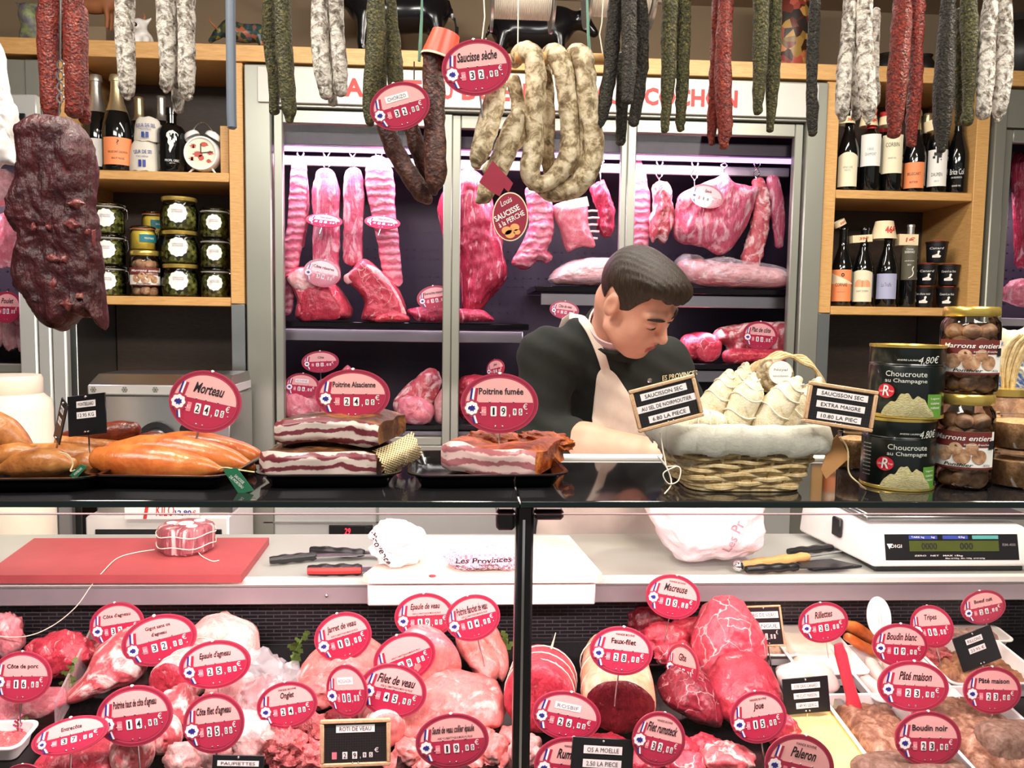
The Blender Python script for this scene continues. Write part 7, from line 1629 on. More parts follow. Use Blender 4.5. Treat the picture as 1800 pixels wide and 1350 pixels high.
for px, py, r in ((1270, 1325, 14), (1318, 1330, 12), (1240, 1330, 9)): MB().sphere(at(px, py, 1.31), r*mpp(1.3), 0, 14, 10, (1, .8, .7)).build('bone_end', M['bone'], t, world=True)
# --- pates at the right
gp_ = 'pates and terrines on the deck'
T = dtray('glass dish of speckled terrine at the back beside the veined beef', 1345, 1402, 1175, 1110, .03, 'white'); fill('speckled_terrine', 'speckled pale terrine in the dish beside the veined beef', T, .0045, .03, crust('speckled terrine', [(.3, '#7c4a35'), (.42, '#c99a80'), (.6, '#e8cdb8')], 70, 80, .3), group=gp_)
T = dtray('white tray of rillettes under the Rillettes tag', 1408, 1525, 1212, 1105, .034); fill('rillettes', 'smooth white fat covered rillettes filling the back tray', T, .0045, .031, plain('rillettes fat', '#f3e4d3', .4, var=.04), ins=.016, amp=.002, group=gp_)
saus('orange sausage lying at the back right of the Rillettes tag', [(1485, 1098, 18), (1505, 1105, 24), (1530, 1122, 22), (1550, 1140, 16)], 1.66, M['s_orange'], 'orange sausages at the back of the deck', 21)
saus('second orange sausage at the back beside the white tag back', [(1490, 1120, 16), (1515, 1135, 20), (1545, 1150, 16)], 1.62, M['s_orange'], 'orange sausages at the back of the deck', 22)
T = dtray('white tray of white puddings under the Boudin blanc tag', 1540, 1690, 1262, 1170, .034)
for k_ in range(4): cx, cy, z, w_, d = T; MB().tube([(cx-w_*.4+.0*i, cy, z) for i in (0,)]+[], .01) if False else None; mb = MB(); x = cx-w_*.33+w_*.22*k_; mb.tube([(x+.004*math.sin(i), cy+d*(-.38+.76*i/8), z+.017+.12*d*(-.38+.76*i/8)) for i in range(9)], [.006]+[.0125]*7+[.006], 14); mb.one('white_pudding', M['bone'], 'pale white pudding lying in the tray under the Boudin blanc tag', 'sausage', 'white puddings in the tray')
T = dtray('white tray at the back of the right end', 1660, 1778, 1150, 1100, .03); fill('pate_block', 'pinkish grey pate block in the back right tray', T, .0045, .034, crust('pink grey pate', [(.3, '#7a4a44'), (.5, '#b08a80'), (.7, '#d8c4b8')], 60, 80, .4), .016, group=gp_)
T = dtray('white tray in front at the right end behind the Pâté maison tags', 1672, 1840, 1232, 1162, .036); fill('rillons', 'brown fried pork chunks in the right hand tray', T, .0045, .026, crust('rillons', [(.3, '#5a3322'), (.5, '#9c6a48'), (.7, '#caa27c')], 40, 60, .6), .016, 5, .012, group=gp_)
dl('tripe', 'brown ragged tripe heap under the Tripes tag', None, 1625, 1150, 90, 40, 'offal', 75, amp=.35)
T = dtray('metal dish of yellow foie gras terrine', 1425, 1592, 1415, 1262, .03, 'steel', grp=None); fill('foie_gras_terrine', 'yellow fat topped foie gras terrine in the metal dish', T, .0045, .029, plain('yellow terrine fat', '#efd488', .45, var=.08, sc=20), .016, 2, .002, group=gp_)
ds('wrapped_foie_gras', 'pale film wrapped foie gras block behind the black card', gp_, [(1372, 1214), (1390, 1200), (1440, 1196), (1470, 1206), (1474, 1230), (1440, 1242), (1385, 1242)], .03, plain('film wrapped pale liver', '#ecd6cc', .25, var=.08), 76)
T = dtray('white dish of browned pate in front of the red handled knife', 1548, 1690, 1400, 1262, .036); pc = crust('browned pate crust', [(.3, '#553222'), (.48, '#875c46'), (.62, '#b48e74'), (.75, '#dcc4ae')], 40, 50, .8, .004, .5); fill('country_pate', 'browned country pate in the white dish behind the Boudin noir tag', T, .0045, .03, pc, .016, 3, .006, group=gp_, dome=.01)
T = dtray('white dish of cut pate at the bottom right corner', 1722, 1900, 1400, 1250, .036); fill('country_pate', 'browned crust of the cut pate at the right edge', T, .0045, .03, pc, .016, 4, .006, group=gp_, dome=.012)
cut = crust('pate cut face', [(.3, '#5a4034'), (.5, '#7c6050'), (.7, '#9a8072')], 90, 120, .4, .002, .6)
lump('pate_block', 'grey brown cut pate block at the bottom right corner', 'meat', gp_, 1785, 1312, 140, 84, 1.30, M['bone'], 77, .6, amp=.05, power=4).data.materials[0] = cut
lump('blood_pudding', 'mauve brown block of blood pudding at the bottom under the Boudin noir tag', 'meat', gp_, 1600, 1358, 210, 56, 1.24, M['bone'], 78, .4, amp=.06, power=4).data.materials[0] = cut
# knife with red handle standing in the pate
t = thing('knife', 'knife with red plastic handle stuck upright in the white dish', 'knife', at(1530, 1300, 1.42)); Yk = 1.41
MB().tube([at(1473, 1132, Yk+.03), at(1478, 1150, Yk+.028), at(1488, 1190, Yk+.02), at(1498, 1225, Yk+.012), at(1500, 1240, Yk+.01), at(1508, 1254, Yk+.008)], [.008, .0115, .0105, .0115, .0145, .010], 14, 0, True, .6, (0, -1, 0), 2.6).build('handle', plain('red knife plastic', '#d93a4c', .35), t, world=True)
MB().tube([at(1506, 1252, Yk+.008), at(1516, 1275, Yk), at(1530, 1304, Yk-.004)], [.008, .0075, .002], 8, 0, True, .14, (0, -1, 0), 2.6).build('blade', M['steel'], t, world=True)
# ------------------------------------------------------------ hanging over the counter
for yy in (1.24, 1.34):
    MB().tube([(-1.6, yy, 2.034+.6*(yy-1.24)), (1.7, yy, 2.034+.6*(yy-1.24))], .011, 12).one('hanging_bar', M['steel'], 'steel bar above the counter for the sausages, %s of two' % ('front' if yy < 1.3 else 'rear'), 'bar')
for xx in (-1.5, 1.6):
    for yy in (1.24, 1.34): MB().tube([(xx, yy, 2.046+.6*(yy-1.24)), (xx, yy, 2.779)], .006, 8).one('ceiling_rod', M['steel'], 'thin steel rod holding the %s sausage bar at its %s end' % ('front' if yy < 1.3 else 'rear', 'left' if xx < 0 else 'right'), 'rod')
def hs(label, group, path, m, seed, Y=1.24, rough=.0025, **k):
    path = list(path)
    if path[0][1] <= 5: x0, y0, w0 = path[0][:3]; path = [(x0, -56, w0*.9), (x0, -20, w0)]+path
    return meat_strip('hanging_sausage', label, 'sausage', group, path, Y, M[m], ratio=1.0, power=2.0, rough=rough, seed=seed, n=18, rscale=130, **k)
G1 = 'thin dry sausages hanging in bundles'
L_ = [
 ('s_red', [(88, 0, 34), (84, 60, 32), (86, 130, 30), (90, 190, 30), (96, 208, 16)], 'dark red sausage hanging front left of the wire chain', 0),
 ('s_red', [(106, 0, 14), (107, 60, 13), (107, 100, 12)], 'short thin dark sausage behind the leftmost red ones', .03),
 ('s_red', [(130, 0, 32), (131, 70, 34), (132, 140, 32), (130, 195, 28)], 'bright paprika red sausage hanging right of the wire chain', .0),
 ('s_red', [(143, 20, 20), (144, 120, 20), (144, 180, 24), (150, 210, 18)], 'dark red sausage behind the bright red one at the left', .035),
 ('s_white', [(220, 0, 31), (219, 50, 31), (222, 110, 29), (223, 160, 24), (224, 172, 10)], 'single white mould sausage hanging right of the red bundle', 0),
 ('s_white', [(292, 0, 31), (293, 60, 30), (295, 120, 24), (292, 150, 22), (291, 160, 10)], 'left white mould sausage of the three beside the grey tube', 0),
 ('s_white', [(308, 0, 16), (310, 100, 14), (313, 165, 20), (313, 192, 16)], 'thin longest white sausage between the pair beside the grey tube', .025),
 ('s_white', [(327, 0, 29), (328, 60, 28), (328, 130, 28), (328, 165, 22), (334, 172, 10)], 'right white mould sausage of the three beside the grey tube', 0),
 ('s_herb', [(474, 0, 22), (473, 60, 22), (480, 130, 20), (482, 195, 16)], 'left herb crusted sausage of the first green pair', .02),
 ('s_herb', [(497, 0, 27), (498, 60, 28), (503, 130, 27), (508, 190, 24), (509, 210, 14)], 'right herb crusted sausage of the first green pair', 0),
 ('s_white', [(563, 0, 28), (562, 60, 30), (567, 120, 30), (573, 165, 22)], 'left white speckled sausage of the pair left of the big green ones', 0),
 ('s_white', [(590, 0, 26), (593, 60, 24), (597, 110, 26), (599, 160, 22)], 'right white speckled sausage of the pair left of the big green ones', 0),
 ('s_white', [(577, 40, 14), (583, 120, 16), (585, 180, 16)], 'thin white sausage tip hanging lowest between the speckled pair', .03),
 ('s_herb', [(660, 0, 30), (661, 60, 32), (656, 120, 30), (650, 180, 24), (650, 215, 16)], 'wide golden green herb sausage left of the red tags', 0),
 ('s_herb', [(688, 0, 16), (690, 60, 22), (694, 120, 28), (696, 165, 22)], 'green herb sausage right of the golden one', .02),
 ('s_herb', [(672, 60, 20), (670, 150, 20), (660, 205, 20)], 'dark green herb sausage behind the golden pair', .045),
 ('s_herbdark', [(1083, 0, 24), (1077, 60, 26), (1073, 120, 24), (1063, 180, 24), (1055, 218, 16)], 'black peppered sausage curving to the left, first of its bundle', .01),
 ('s_herbdark', [(1106, 0, 26), (1106, 60, 26), (1106, 120, 24), (1103, 175, 20)], 'brown peppered sausage in the middle front of the black bundle', -.012),
 ('s_herbdark', [(1126, 0, 22), (1129, 60, 24), (1128, 120, 22), (1120, 180, 22), (1113, 215, 18)], 'black peppered sausage rightmost of the black bundle', .01),
 ('s_herbdark', [(1092, 100, 18), (1093, 180, 20), (1091, 248, 18)], 'black peppered sausage hanging lowest of the black bundle', .035),
 ('s_herb', [(1178, 0, 28), (1176, 60, 26), (1175, 130, 25), (1171, 190, 18), (1168, 228, 14)], 'left olive sausage of the pair before the COCHON letters', 0),
 ('s_herb', [(1200, 0, 26), (1201, 60, 25), (1200, 130, 22), (1197, 190, 20), (1196, 226, 14)], 'right dark green sausage of the pair before the COCHON letters', .015),
 ('s_red', [(1265, 0, 26), (1262, 80, 26), (1258, 160, 24), (1252, 220, 18), (1251, 252, 10)], 'left paprika sausage hanging at the right end of the sign', .02),
 ('s_red', [(1276, 0, 24), (1272, 80, 28), (1271, 160, 28), (1274, 220, 26), (1272, 256, 16)], 'right paprika sausage hanging at the right end of the sign', 0),
 ('s_herb', [(1338, 0, 26), (1337, 60, 26), (1335, 130, 24), (1332, 195, 16)], 'left golden green sausage beside the patchwork vase', 0),
 ('s_herb', [(1362, 0, 22), (1361, 80, 24), (1358, 150, 22), (1353, 228, 12)], 'right dark green sausage beside the patchwork vase', .015),
 ('s_herbdark', [(1433, 0, 18), (1430, 60, 20), (1427, 130, 19), (1428, 200, 19), (1428, 234, 14)], 'single dark sausage hanging before the beech upright', 0),
 ('s_white', [(1495, 0, 24), (1492, 60, 26), (1484, 130, 26), (1481, 190, 24), (1481, 208, 14)], 'left white sausage of the four before the right shelf', 0),
 ('s_white', [(1520, 0, 26), (1519, 60, 28), (1522, 130, 30), (1527, 190, 28), (1526, 214, 12)], 'middle white sausage of the four before the right shelf', -.012),
 ('s_white', [(1540, 20, 14), (1538, 100, 14), (1540, 180, 14)], 'right dark speckled sausage of the four white ones', .025),
 ('s_white', [(1504, 60, 14), (1503, 150, 14), (1505, 205, 16)], 'thin white sausage hidden between the front white ones', .03),
 ('s_red', [(1586, 0, 30), (1584, 60, 34), (1578, 130, 34), (1574, 190, 30), (1572, 234, 22)], 'left wide paprika sausage before the wine bottles', 0),
 ('s_red', [(1612, 0, 26), (1611, 80, 22), (1609, 150, 24), (1604, 210, 22), (1602, 252, 16)], 'right bright paprika sausage before the wine bottles', .005),
 ('s_herbdark', [(1668, 0, 24), (1664, 60, 28), (1660, 130, 34), (1657, 200, 32), (1655, 262, 16)], 'wide dark green sausage before the white label bottle', 0),
 ('s_herb', [(1702, 0, 28), (1704, 60, 28), (1704, 130, 22), (1702, 180, 18), (1700, 212, 22)], 'pale golden green sausage right of the wide dark green one', 0),
 ('s_herb', [(1686, 20, 14), (1686, 120, 14), (1686, 215, 14)], 'dark thin sausage between the wide green and the golden one', .03),
 ('s_white', [(1742, 0, 24), (1735, 60, 28), (1732, 130, 30), (1728, 200, 24)], 'left white sausage at the far right of the row', 0),
 ('s_white', [(1766, 0, 22), (1766, 60, 28), (1764, 130, 30), (1757, 190, 24), (1754, 212, 10)], 'right white sausage at the far right of the row', .005)]
for i, (m_, pth, lb, dy) in enumerate(L_): hs(lb, G1, pth, m_, 100+i, 1.24+dy, .0022 if m_ != 's_white' else .0016)
MB().tube([at(405, -60, 1.24), at(405, 0, 1.24), at(406, 100, 1.24), at(407, 200, 1.24), at(408, 224, 1.24), at(408, 227, 1.24)], [.007]*4+[.0068, .004], 14).one('grey_tube', plain('slate blue grey plastic', '#6d7783', .5), 'slate grey rod hanging left of the first green sausages', 'rod')
# U shaped and looped sausages
MB().tube([at(905, 101, 1.275), at(1062, 104, 1.275)], .0085, 10).one('wooden_bar', M['wood'], 'short wooden bar carrying the three looped speckled sausages', 'bar')
for px, py in ((738, 1), ): pass
gt_ = 'green twine ends hanging from above'
MB().tube([at(743, -56, 1.24), at(742, 30, 1.24), at(739, 80, 1.24), at(737, 108, 1.24)], [.0016, .002, .003, .0018], 8, rough=.0015, rscale=200).one('green_twine', M['greentwine'], 'green twine hanging left of the red paper cup', 'twine', gt_)
MB().tube([at(1030, -56, 1.275), at(1034, 60, 1.275), at(1037, 96, 1.275), at(1052, 101, 1.275)], [.0016, .0022, .003, .002], 8, rough=.0015, rscale=200).one('green_twine', M['greentwine'], 'green twine knotted to the right end of the wooden bar', 'twine', gt_)
MB().tube([at(1063, -56, 1.3), at(1058, 40, 1.3), at(1054, 60, 1.3), at(1061, 105, 1.3)], .0009, 6).one('white_string', M['twine'], 'thin white string hanging right of the wooden bar', 'string')
MB().tube([at(912, -56, 1.275), at(911, 0, 1.275), at(910, 98, 1.275)], .0009, 6).one('white_string', M['twine'], 'thin white string holding the left end of the wooden bar', 'string')
gu = 'dark U shaped smoked sausages'
def us(label, g, path, m, seed, Y, **k): return meat_strip('looped_sausage', label, 'sausage', g, path, Y, M[m], ratio=1.0, power=2.0, rough=.0025, seed=seed, n=20, rscale=70, **k)
us('thick dark smoked sausage under the red paper cup', gu, [(762, 95, 34), (762, 150, 37), (764, 220, 37), (766, 290, 38), (765, 320, 32), (762, 336, 16)], 's_brown', 1, 1.215)
us('dark smoked sausage slanting down from the 32,00 tag', gu, [(676, 222, 30), (690, 255, 32), (715, 300, 33), (738, 335, 32), (752, 352, 18)], 's_brown', 2, 1.235)
us('third dark smoked sausage between the two others', gu, [(722, 218, 26), (732, 255, 28), (748, 300, 28), (756, 325, 20)], 's_brown', 3, 1.27)
gk = 'speckled looped sausages on the wooden bar'
us('speckled sausage loop leftmost over the wooden bar', gk, [(905, 110, 20, .04), (915, 93, 30, .02), (932, 94, 36, 0), (942, 130, 36, -.008), (940, 200, 35, -.008), (937, 265, 36, -.008), (932, 300, 36, -.006), (945, 322, 30, 0), (975, 312, 32, .006), (998, 280, 36, .0), (1002, 230, 34, 0), (997, 170, 34, -.004), (988, 115, 38, -.004), (972, 94, 34, .015), (958, 104, 20, .04)], 's_speck', 4, 1.265)
us('speckled sausage loop rightmost over the wooden bar', gk, [(1004, 110, 22, .04), (1010, 96, 32, .015), (1022, 100, 38, -.004), (1030, 140, 36, -.008), (1036, 200, 36, -.008), (1043, 260, 36, -.004), (1032, 305, 38, 0), (1005, 332, 36, .01), (970, 338, 32, .02), (945, 322, 28, .03)], 's_speck', 5, 1.265)
us('speckled sausage slanting from under the Saucisse sèche tag', gk, [(875, 150, 30), (866, 190, 38), (852, 240, 38), (842, 275, 32), (838, 290, 18)], 's_speck', 6, 1.22)
us('speckled sausage behind the round hanging label at left', gk, [(910, 200, 24), (898, 235, 38), (884, 275, 38), (868, 312, 36), (850, 344, 30), (842, 352, 16)], 's_speck', 7, 1.25)
us('shaded speckled sausage hanging behind between the loops', gk, [(958, 120, 24), (962, 200, 26), (962, 270, 26), (965, 300, 20)], 's_speck', 8, 1.32)
us('shaded speckled sausage hanging behind at the right loop', gk, [(1008, 150, 22), (1013, 220, 26), (1014, 280, 26), (1012, 305, 18)], 's_speck', 9, 1.32)
us('speckled sausage hanging behind the first loop at left', gk, [(903, 140, 22), (912, 200, 26), (905, 250, 26), (860, 300, 24)], 's_speck', 10, 1.31)
# paper cup
a, b = at(757, 58, 1.215), at(771, 104, 1.215); t = thing('paper_cup', 'red paper cup put upside down over the dark sausage', 'cup', b, Matrix.Rotation(.28, 3, 'Y').to_euler()); h = (a-b).length
MB().lathe([(.026, 0), (.020, h), (.019, h), (.0, h-.002)], 30).build('cup_wall', plain('red orange card', '#d8492f', .35), t); MB().lathe([(.0262, -.001), (.0268, .0005), (.0262, .002), (.0255, .0005), (.0262, -.001)], 30).build('white_rim', M['card'], t)
MB().tube([at(848, -56, 1.19), at(852, 30, 1.19), at(847, 72, 1.195)], .0009, 6).one('white_string', M['twine'], 'white string holding the Saucisse sèche tag', 'string')
MB().tube([at(728, 108, 1.2), at(728, 140, 1.2)], .001, 6).one('dark_wire', M['s_brown'], 'short dark wire above the 32,00 tag', 'wire')
# spools of string
for xa, xb, y1, lb in ((868, 968, 30, 'left big spool of white string above the counter'), (1036, 1140, 26, 'right big spool of white string above the counter')):
    A, B = at(xa, y1-46, 1.75), at(xb, y1-46, 1.75); r = 46*mpp(1.75); t = thing('string_spool', lb, 'spool', (A+B)/2, (0, 0, 0), 'spools of white string')
    L = (B-A).length; m = MB(); n_ = 60; m.tube([(-L/2+L*i/n_, 0, 0) for i in range(n_+1)], [r*(.97+.03*(i % 2)) for i in range(n_+1)], 28); m.build('string_winding', M['twine'], t)
    for q in (-1, 1): MB().tube([(q*(L/2+.001), 0, 0), (q*(L/2+.006), 0, 0)], r*1.45, 28).build('flange', M['steel'], t)
A = at(800, -16, 1.75); MB().tube([(A.x, 1.75, A.z), (at(1180, -16, 1.75).x, 1.75, A.z)], .009, 10).one('spool_axle', M['steel'], 'steel axle through the two string spools', 'axle')
for px in (985, 1018): q = at(px, -16, 1.75); MB().tube([(q.x, 1.75, q.z+.01), (q.x, 1.75, 2.779)], .006, 8).one('axle_hanger', M['steel'], 'thin steel hanger of the spool axle, %s one' % ('left' if px < 1000 else 'right'), 'rod')
# hanging beef slab, chain and hook
m = MB(); c = [at(106, y, 1.19) for y in (110, 125, 140, 155, 170, 182, 205)]
for q in (1, -1): m.tube([(at(106+q*6*math.sin(i*PI/4), 104+i*4.9, 1.19)) for i in range(17)], .0013, 6)
m.tube([at(106, 182, 1.19), at(104, 195, 1.19), at(103, 212, 1.188)], .0016, 6); m.tube([at(106, -56, 1.19), at(106, 104, 1.19)], .0013, 6)
m.one('chain_hook', M['chrome'], 'twisted wire hook carrying the hanging dark beef slab', 'hook')
O = [(38, 222), (70, 206), (105, 205), (135, 215), (160, 245), (168, 290), (167, 340), (172, 390), (178, 440), (182, 490), (186, 530), (185, 578), (165, 560), (140, 562), (115, 582), (75, 562), (55, 535), (35, 500), (28, 460), (38, 420), (22, 390), (20, 350), (35, 300), (34, 250)]
t = meat_slab('beef_slab', 'large dark red dried beef slab hanging at the left front', 'meat', None, O, 1.19, .035, meat('dried beef', '#22050a', '#480d15', '#7a2c2c', .68, .76, 30, (1, 1, .8), .5, bump=1.0), amp=.0055, nsc=42, seed=90, rings=14, n=8, p=.4, edge=.35)
gq = meat('beef slab fat', '#5a2022', '#7e3a38', '#b07a70', .6, .7, 60)
for i, (px, py, a_, b_) in enumerate(((135, 358, 16, 8), (128, 395, 13, 9), (92, 455, 12, 8), (112, 456, 7, 8), (165, 420, 3, 18), (155, 408, 5, 6), (95, 500, 8, 12), (120, 535, 12, 10), (60, 400, 5, 8), (85, 400, 5, 6), (140, 590-70, 8, 6))):
    puffy_mb(MB(), [(px+a_*math.cos(k*PI/4)*(1+.3*math.sin(k*5+i)), py+b_*math.sin(k*PI/4)*(1+.3*math.cos(k*3+i))) for k in range(8)], 1.1545, .005, 4, 3, amp=.002, seed=i).build('fat_patch', gq, t, world=True)
# white paper at left edge
puffy_mb(MB(), [(-30, 70), (2, 80), (12, 130), (22, 180), (30, 212), (26, 250), (34, 292), (10, 290), (-30, 290)], 1.5, .02, amp=.006, seed=3).one('white_cloth', M['cloth_w'], 'white cloth hanging at the upper left picture edge', 'cloth', angle=70)
# hang tags
t = thing('hang_tag', 'round red and cream hang tag reading SAUCISSE à la PERCHE', 'tag', at(897, 422, 1.19)); Yt = 1.19; c = at(897, 381, Yt); a_, b_ = 31*mpp(Yt), 42*mpp(Yt)
MB().prism(ell(a_, b_, 40, (c.x, c.z)), Yt, Yt+.001).build('card', M['t_rim'], t, world=True)
m = MB(); m.prism(ell(a_, b_, 40, (c.x, c.z)), Yt-.0003, Yt); m.build('cream_border', M['card'], t, world=True); m = MB(); m.prism(ell(a_*.94, b_*.95, 40, (c.x, c.z)), Yt-.0007, Yt-.0003); m.build('red_field', plain('dark crimson card', '#8f1f35', .5), t, world=True)
m = MB(); s4 = mpp(Yt); put_text(m, 'SAUCISSE', c.x-6*s4, c.z+6*s4, 48*s4, 10*s4, Yt-.0012, 0, 0, .02, False, .5); put_text(m, 'à la PERCHE', c.x+2*s4, c.z-4*s4, 50*s4, 9*s4, Yt-.0012, 0, .1, .01, False, .5); put_text(m, 'Louis', c.x-8*s4, c.z+26*s4, 22*s4, 10*s4, Yt-.0012, 0, .3, 0, False, .5); m.build('lettering', M['white'], t, world=True, smooth=False)
m = MB()
for dx, dz, r in ((-6, -24, 9), (8, -18, 8), (0, -30, 9), (12, -26, 6)): m.prism(ell(r*s4, r*s4*.8, 14, (c.x+dx*s4, c.z+dz*s4)), Yt-.0012, Yt-.0007)
m.build('food_picture', plain('sausage picture', '#e0a060', .5), t, world=True)
mb, W = card_poly('', '', '', [(866, 282), (902, 322), (894, 338), (886, 330), (878, 345), (862, 336), (842, 320)], 1.195, None); t = thing('hang_tag', 'red tapering hang tag above the round SAUCISSE tag', 'tag', (W[0].x, W[0].y, W[3].z)); mb.build('card', plain('dark crimson card', '#8f1f35', .5), t, world=True, smooth=False)
mb, W = card_poly('', '', '', [(998, 352), (1032, 345), (1036, 362), (1002, 367)], 1.255, None); mb.one('paper_tag', M['paper'], 'small white printed paper tag under the looped sausages', 'tag', smooth=False)
# ------------------------------------------------------------ price tags
def frameof(px, py, Y, tilt, yaw, lean): return at(px, py, Y), Matrix.Rotation(math.radians(yaw), 3, 'Z') @ Matrix.Rotation(-math.radians(lean), 3, 'X') @ Matrix.Rotation(-math.radians(tilt), 3, 'Y')
def pin_mb(a_, y=.002, length=.05, b=0): return MB().tube([(0, y, -b+.006), (0, y, -b-length)], .0013, 8)
PIG = [(-.9, .1), (-.55, .5), (-.2, .45), (.1, .8), (.35, .45), (.75, .55), (.7, .1), (.95, -.25), (.5, -.4), (.45, -.85), (.1, -.55), (-.3, -.8), (-.4, -.35), (-.85, -.35)]
def oval(px, py, wp, hp_, tilt, name, price, Y, label, yaw=0, lean=8, style='script', top=None, sub=None, strip=None, group='oval butcher price tags', pin=.05, back=False):
    c, R = frameof(px, py, Y, tilt, yaw, lean); s = mpp(Y); a, b = wp/2*s/max(.35, math.cos(math.radians(yaw))), hp_/2*s
    t = thing('price_tag', label, 'price tag', c, R.to_euler(), group)
    m = MB(); m.prism(ell(a, b, 56), -.0012, .0012, 0)
    if back: 
        m.build('panel', M['white'], t, angle=30); MB().box((0, -.004, 0), (a*.22, .004, b*1.5), 0, .002).build('clip', M['white'], t); pin_mb(a, 0, pin, b).build('pin', M['chrome'], t); return t
    n = 56
    for r0, r1, y, mi in ((.90, .925, -.0015, 1), (.945, .96, -.0015, 1)):
        e0, e1 = ell(a*r0, b*r0, n), ell(a*r1, b*r1, n); m.add([(x, y, z) for x, z in e0+e1], [(i, (i+1) % n, n+(i+1) % n, n+i) for i in range(n)], mi)
    z0 = .03*b; fa, fb = a*.86, b*.83; th = math.asin(z0/fb)
    up = ell(fa, fb, 40, (0, 0), th, PI-th); lo = ell(fa, fb, 40, (0, 0), PI-th, 2*PI+th)
    m.add([(x, -.0016, z) for x, z in up], [tuple(range(len(up)))], 2); m.add([(x, -.0016, z) for x, z in lo], [tuple(range(len(lo)))], 3)
    m.build('panel', [M['t_rim'], M['t_line'], M['t_top'], M['t_low']], t, angle=30)
    # rosette with tricolour ribbon
    m = MB(); rx, rz, rr = -.71*a, -.16*b, .22*b
    for k, mi in ((-1, 2), (0, 0), (1, 3)):
        o = k*.055*a; P = [(-.70*a+o, .50*b), (-.62*a+o, .50*b), (-.69*a+o, -.12*b), (-.55*a+o, -.66*b), (-.63*a+o, -.66*b), (-.77*a+o, -.12*b)]
        P = [(x*.96, z) for x, z in P]; m.add([(x, -.0021-.0001*(k+1), z) for x, z in P], [(0, 1, 2, 5), (5, 2, 3, 4)], mi)
    for k, (r, mi, w_) in enumerate(((1.25, 1, .10), (.98, 0, .07))): m.add([(rx+rr*r*(1+w_*math.cos(8*q))*math.cos(q), -.0026-.0004*k, rz+rr*r*(1+w_*math.cos(8*q))*math.sin(q)) for q in [2*PI*i/48 for i in range(48)]], [tuple(range(48))], mi)
    m.add([(rx+x*rr*.62, -.0034, rz+z*rr*.62) for x, z in PIG], [tuple(range(len(PIG)))], 2)
    m.build('rosette', [M['t_white'], M['t_rim'], M['t_blue'], M['t_low']], t, smooth=False)
    m = MB(); y = -.0021
    if strip is not None: m.add([(x, y, z) for x, z in ((-.40*a, .24*b), (.36*a, .24*b), (.36*a, .52*b), (-.40*a, .52*b))], [(0, 1, 2, 3)], 1); put_text(m, strip, -.02*a, .38*b, .62*a, .15*b, y-.0005, 2)
    if name:
        L = name.split('\n'); sh, bo = (.30, .022) if style == 'script' else (0, .022)
        for i, q in enumerate(L):
            zz = (.40 if len(L) == 1 else .52-.27*i)*b; asp = text_geo(q, sh, bo)[2]; hh = (.34 if style == 'script' else .22)*b*(1 if len(L) == 1 else .85); ww = min(hh*asp*(.60 if style == 'script' else .95), 1.14*a); put_text(m, q, .04*a, zz, ww, hh, y, 0, sh, bo)
    if top: put_text(m, top, .06*a, .68*b, .60*a, .085*b, y, 0, 0, .01)
    if sub: put_text(m, sub, .08*a, .13*b, .95*a, .075*b, y, 0, 0, .01)
    if m.f: m.build('lettering', [M['ink'], M['t_white'], M['inkgrey']], t, smooth=False)
    m = MB(); y = -.0022; zc = -.26*b
    def bx(cx, cz, w_, h_, mi): m.add([(cx+x*w_/2, y, cz+z*h_/2) for x, z in ((-1, -.8), (-.8, -1), (.8, -1), (1, -.8), (1, .8), (.8, 1), (-.8, 1), (-1, .8))], [tuple(range(8))], mi)
    bx(-.40*a, zc, .13*a, .30*b, 2); put_text(m, 'KG', -.40*a, zc, .09*a, .12*b, y-.0005, 0)
    d1, d2 = price.split(',')
    for i, ch in enumerate(d1): bx((-.15+.25*i)*a, zc, .155*a, .33*b, 0); put_text(m, ch, (-.15+.25*i)*a, zc, (.10 if ch != '1' else .05)*a, .24*b, y-.0006, 1, 0, .01)
    put_text(m, ',', .26*a, zc-.15*b, .025*a, .1*b, y-.0002, 0)
    for i, ch in enumerate(d2): bx((.39+.15*i)*a, zc-.02*b, .09*a, .22*b, 0); put_text(m, ch, (.39+.15*i)*a, zc-.02*b, .055*a, .16*b, y-.0006, 1, 0, .01)
    put_text(m, '€', .66*a, zc+.16*b, .11*a, .2*b, y-.0002, 0)
    m.build('price_digits', [M['t_white'], M['ink'], M['t_kg']], t, smooth=False)
    m = MB(); m.sphere((0, 0, b*.985), .055*a, 0, 12, 8, (1, .5, .8)); m.build('top_knob', M['white'], t)
    m = MB()
    for x, z in ((-.48, -.32), (-.25, .05), (.02, .05), (.36, .05), (.70, -.34), (-.1, -.76), (.08, -.76)): m.sphere((x*a, -.002, z*b), .024*a, 0, 8, 5, (1, .4, 1))
    m.build('studs', M['stud'], t)['kind'] = 'stuff'
    if pin: pin_mb(a, .001, pin, b).build('pin', M['chrome'], t)
    return t
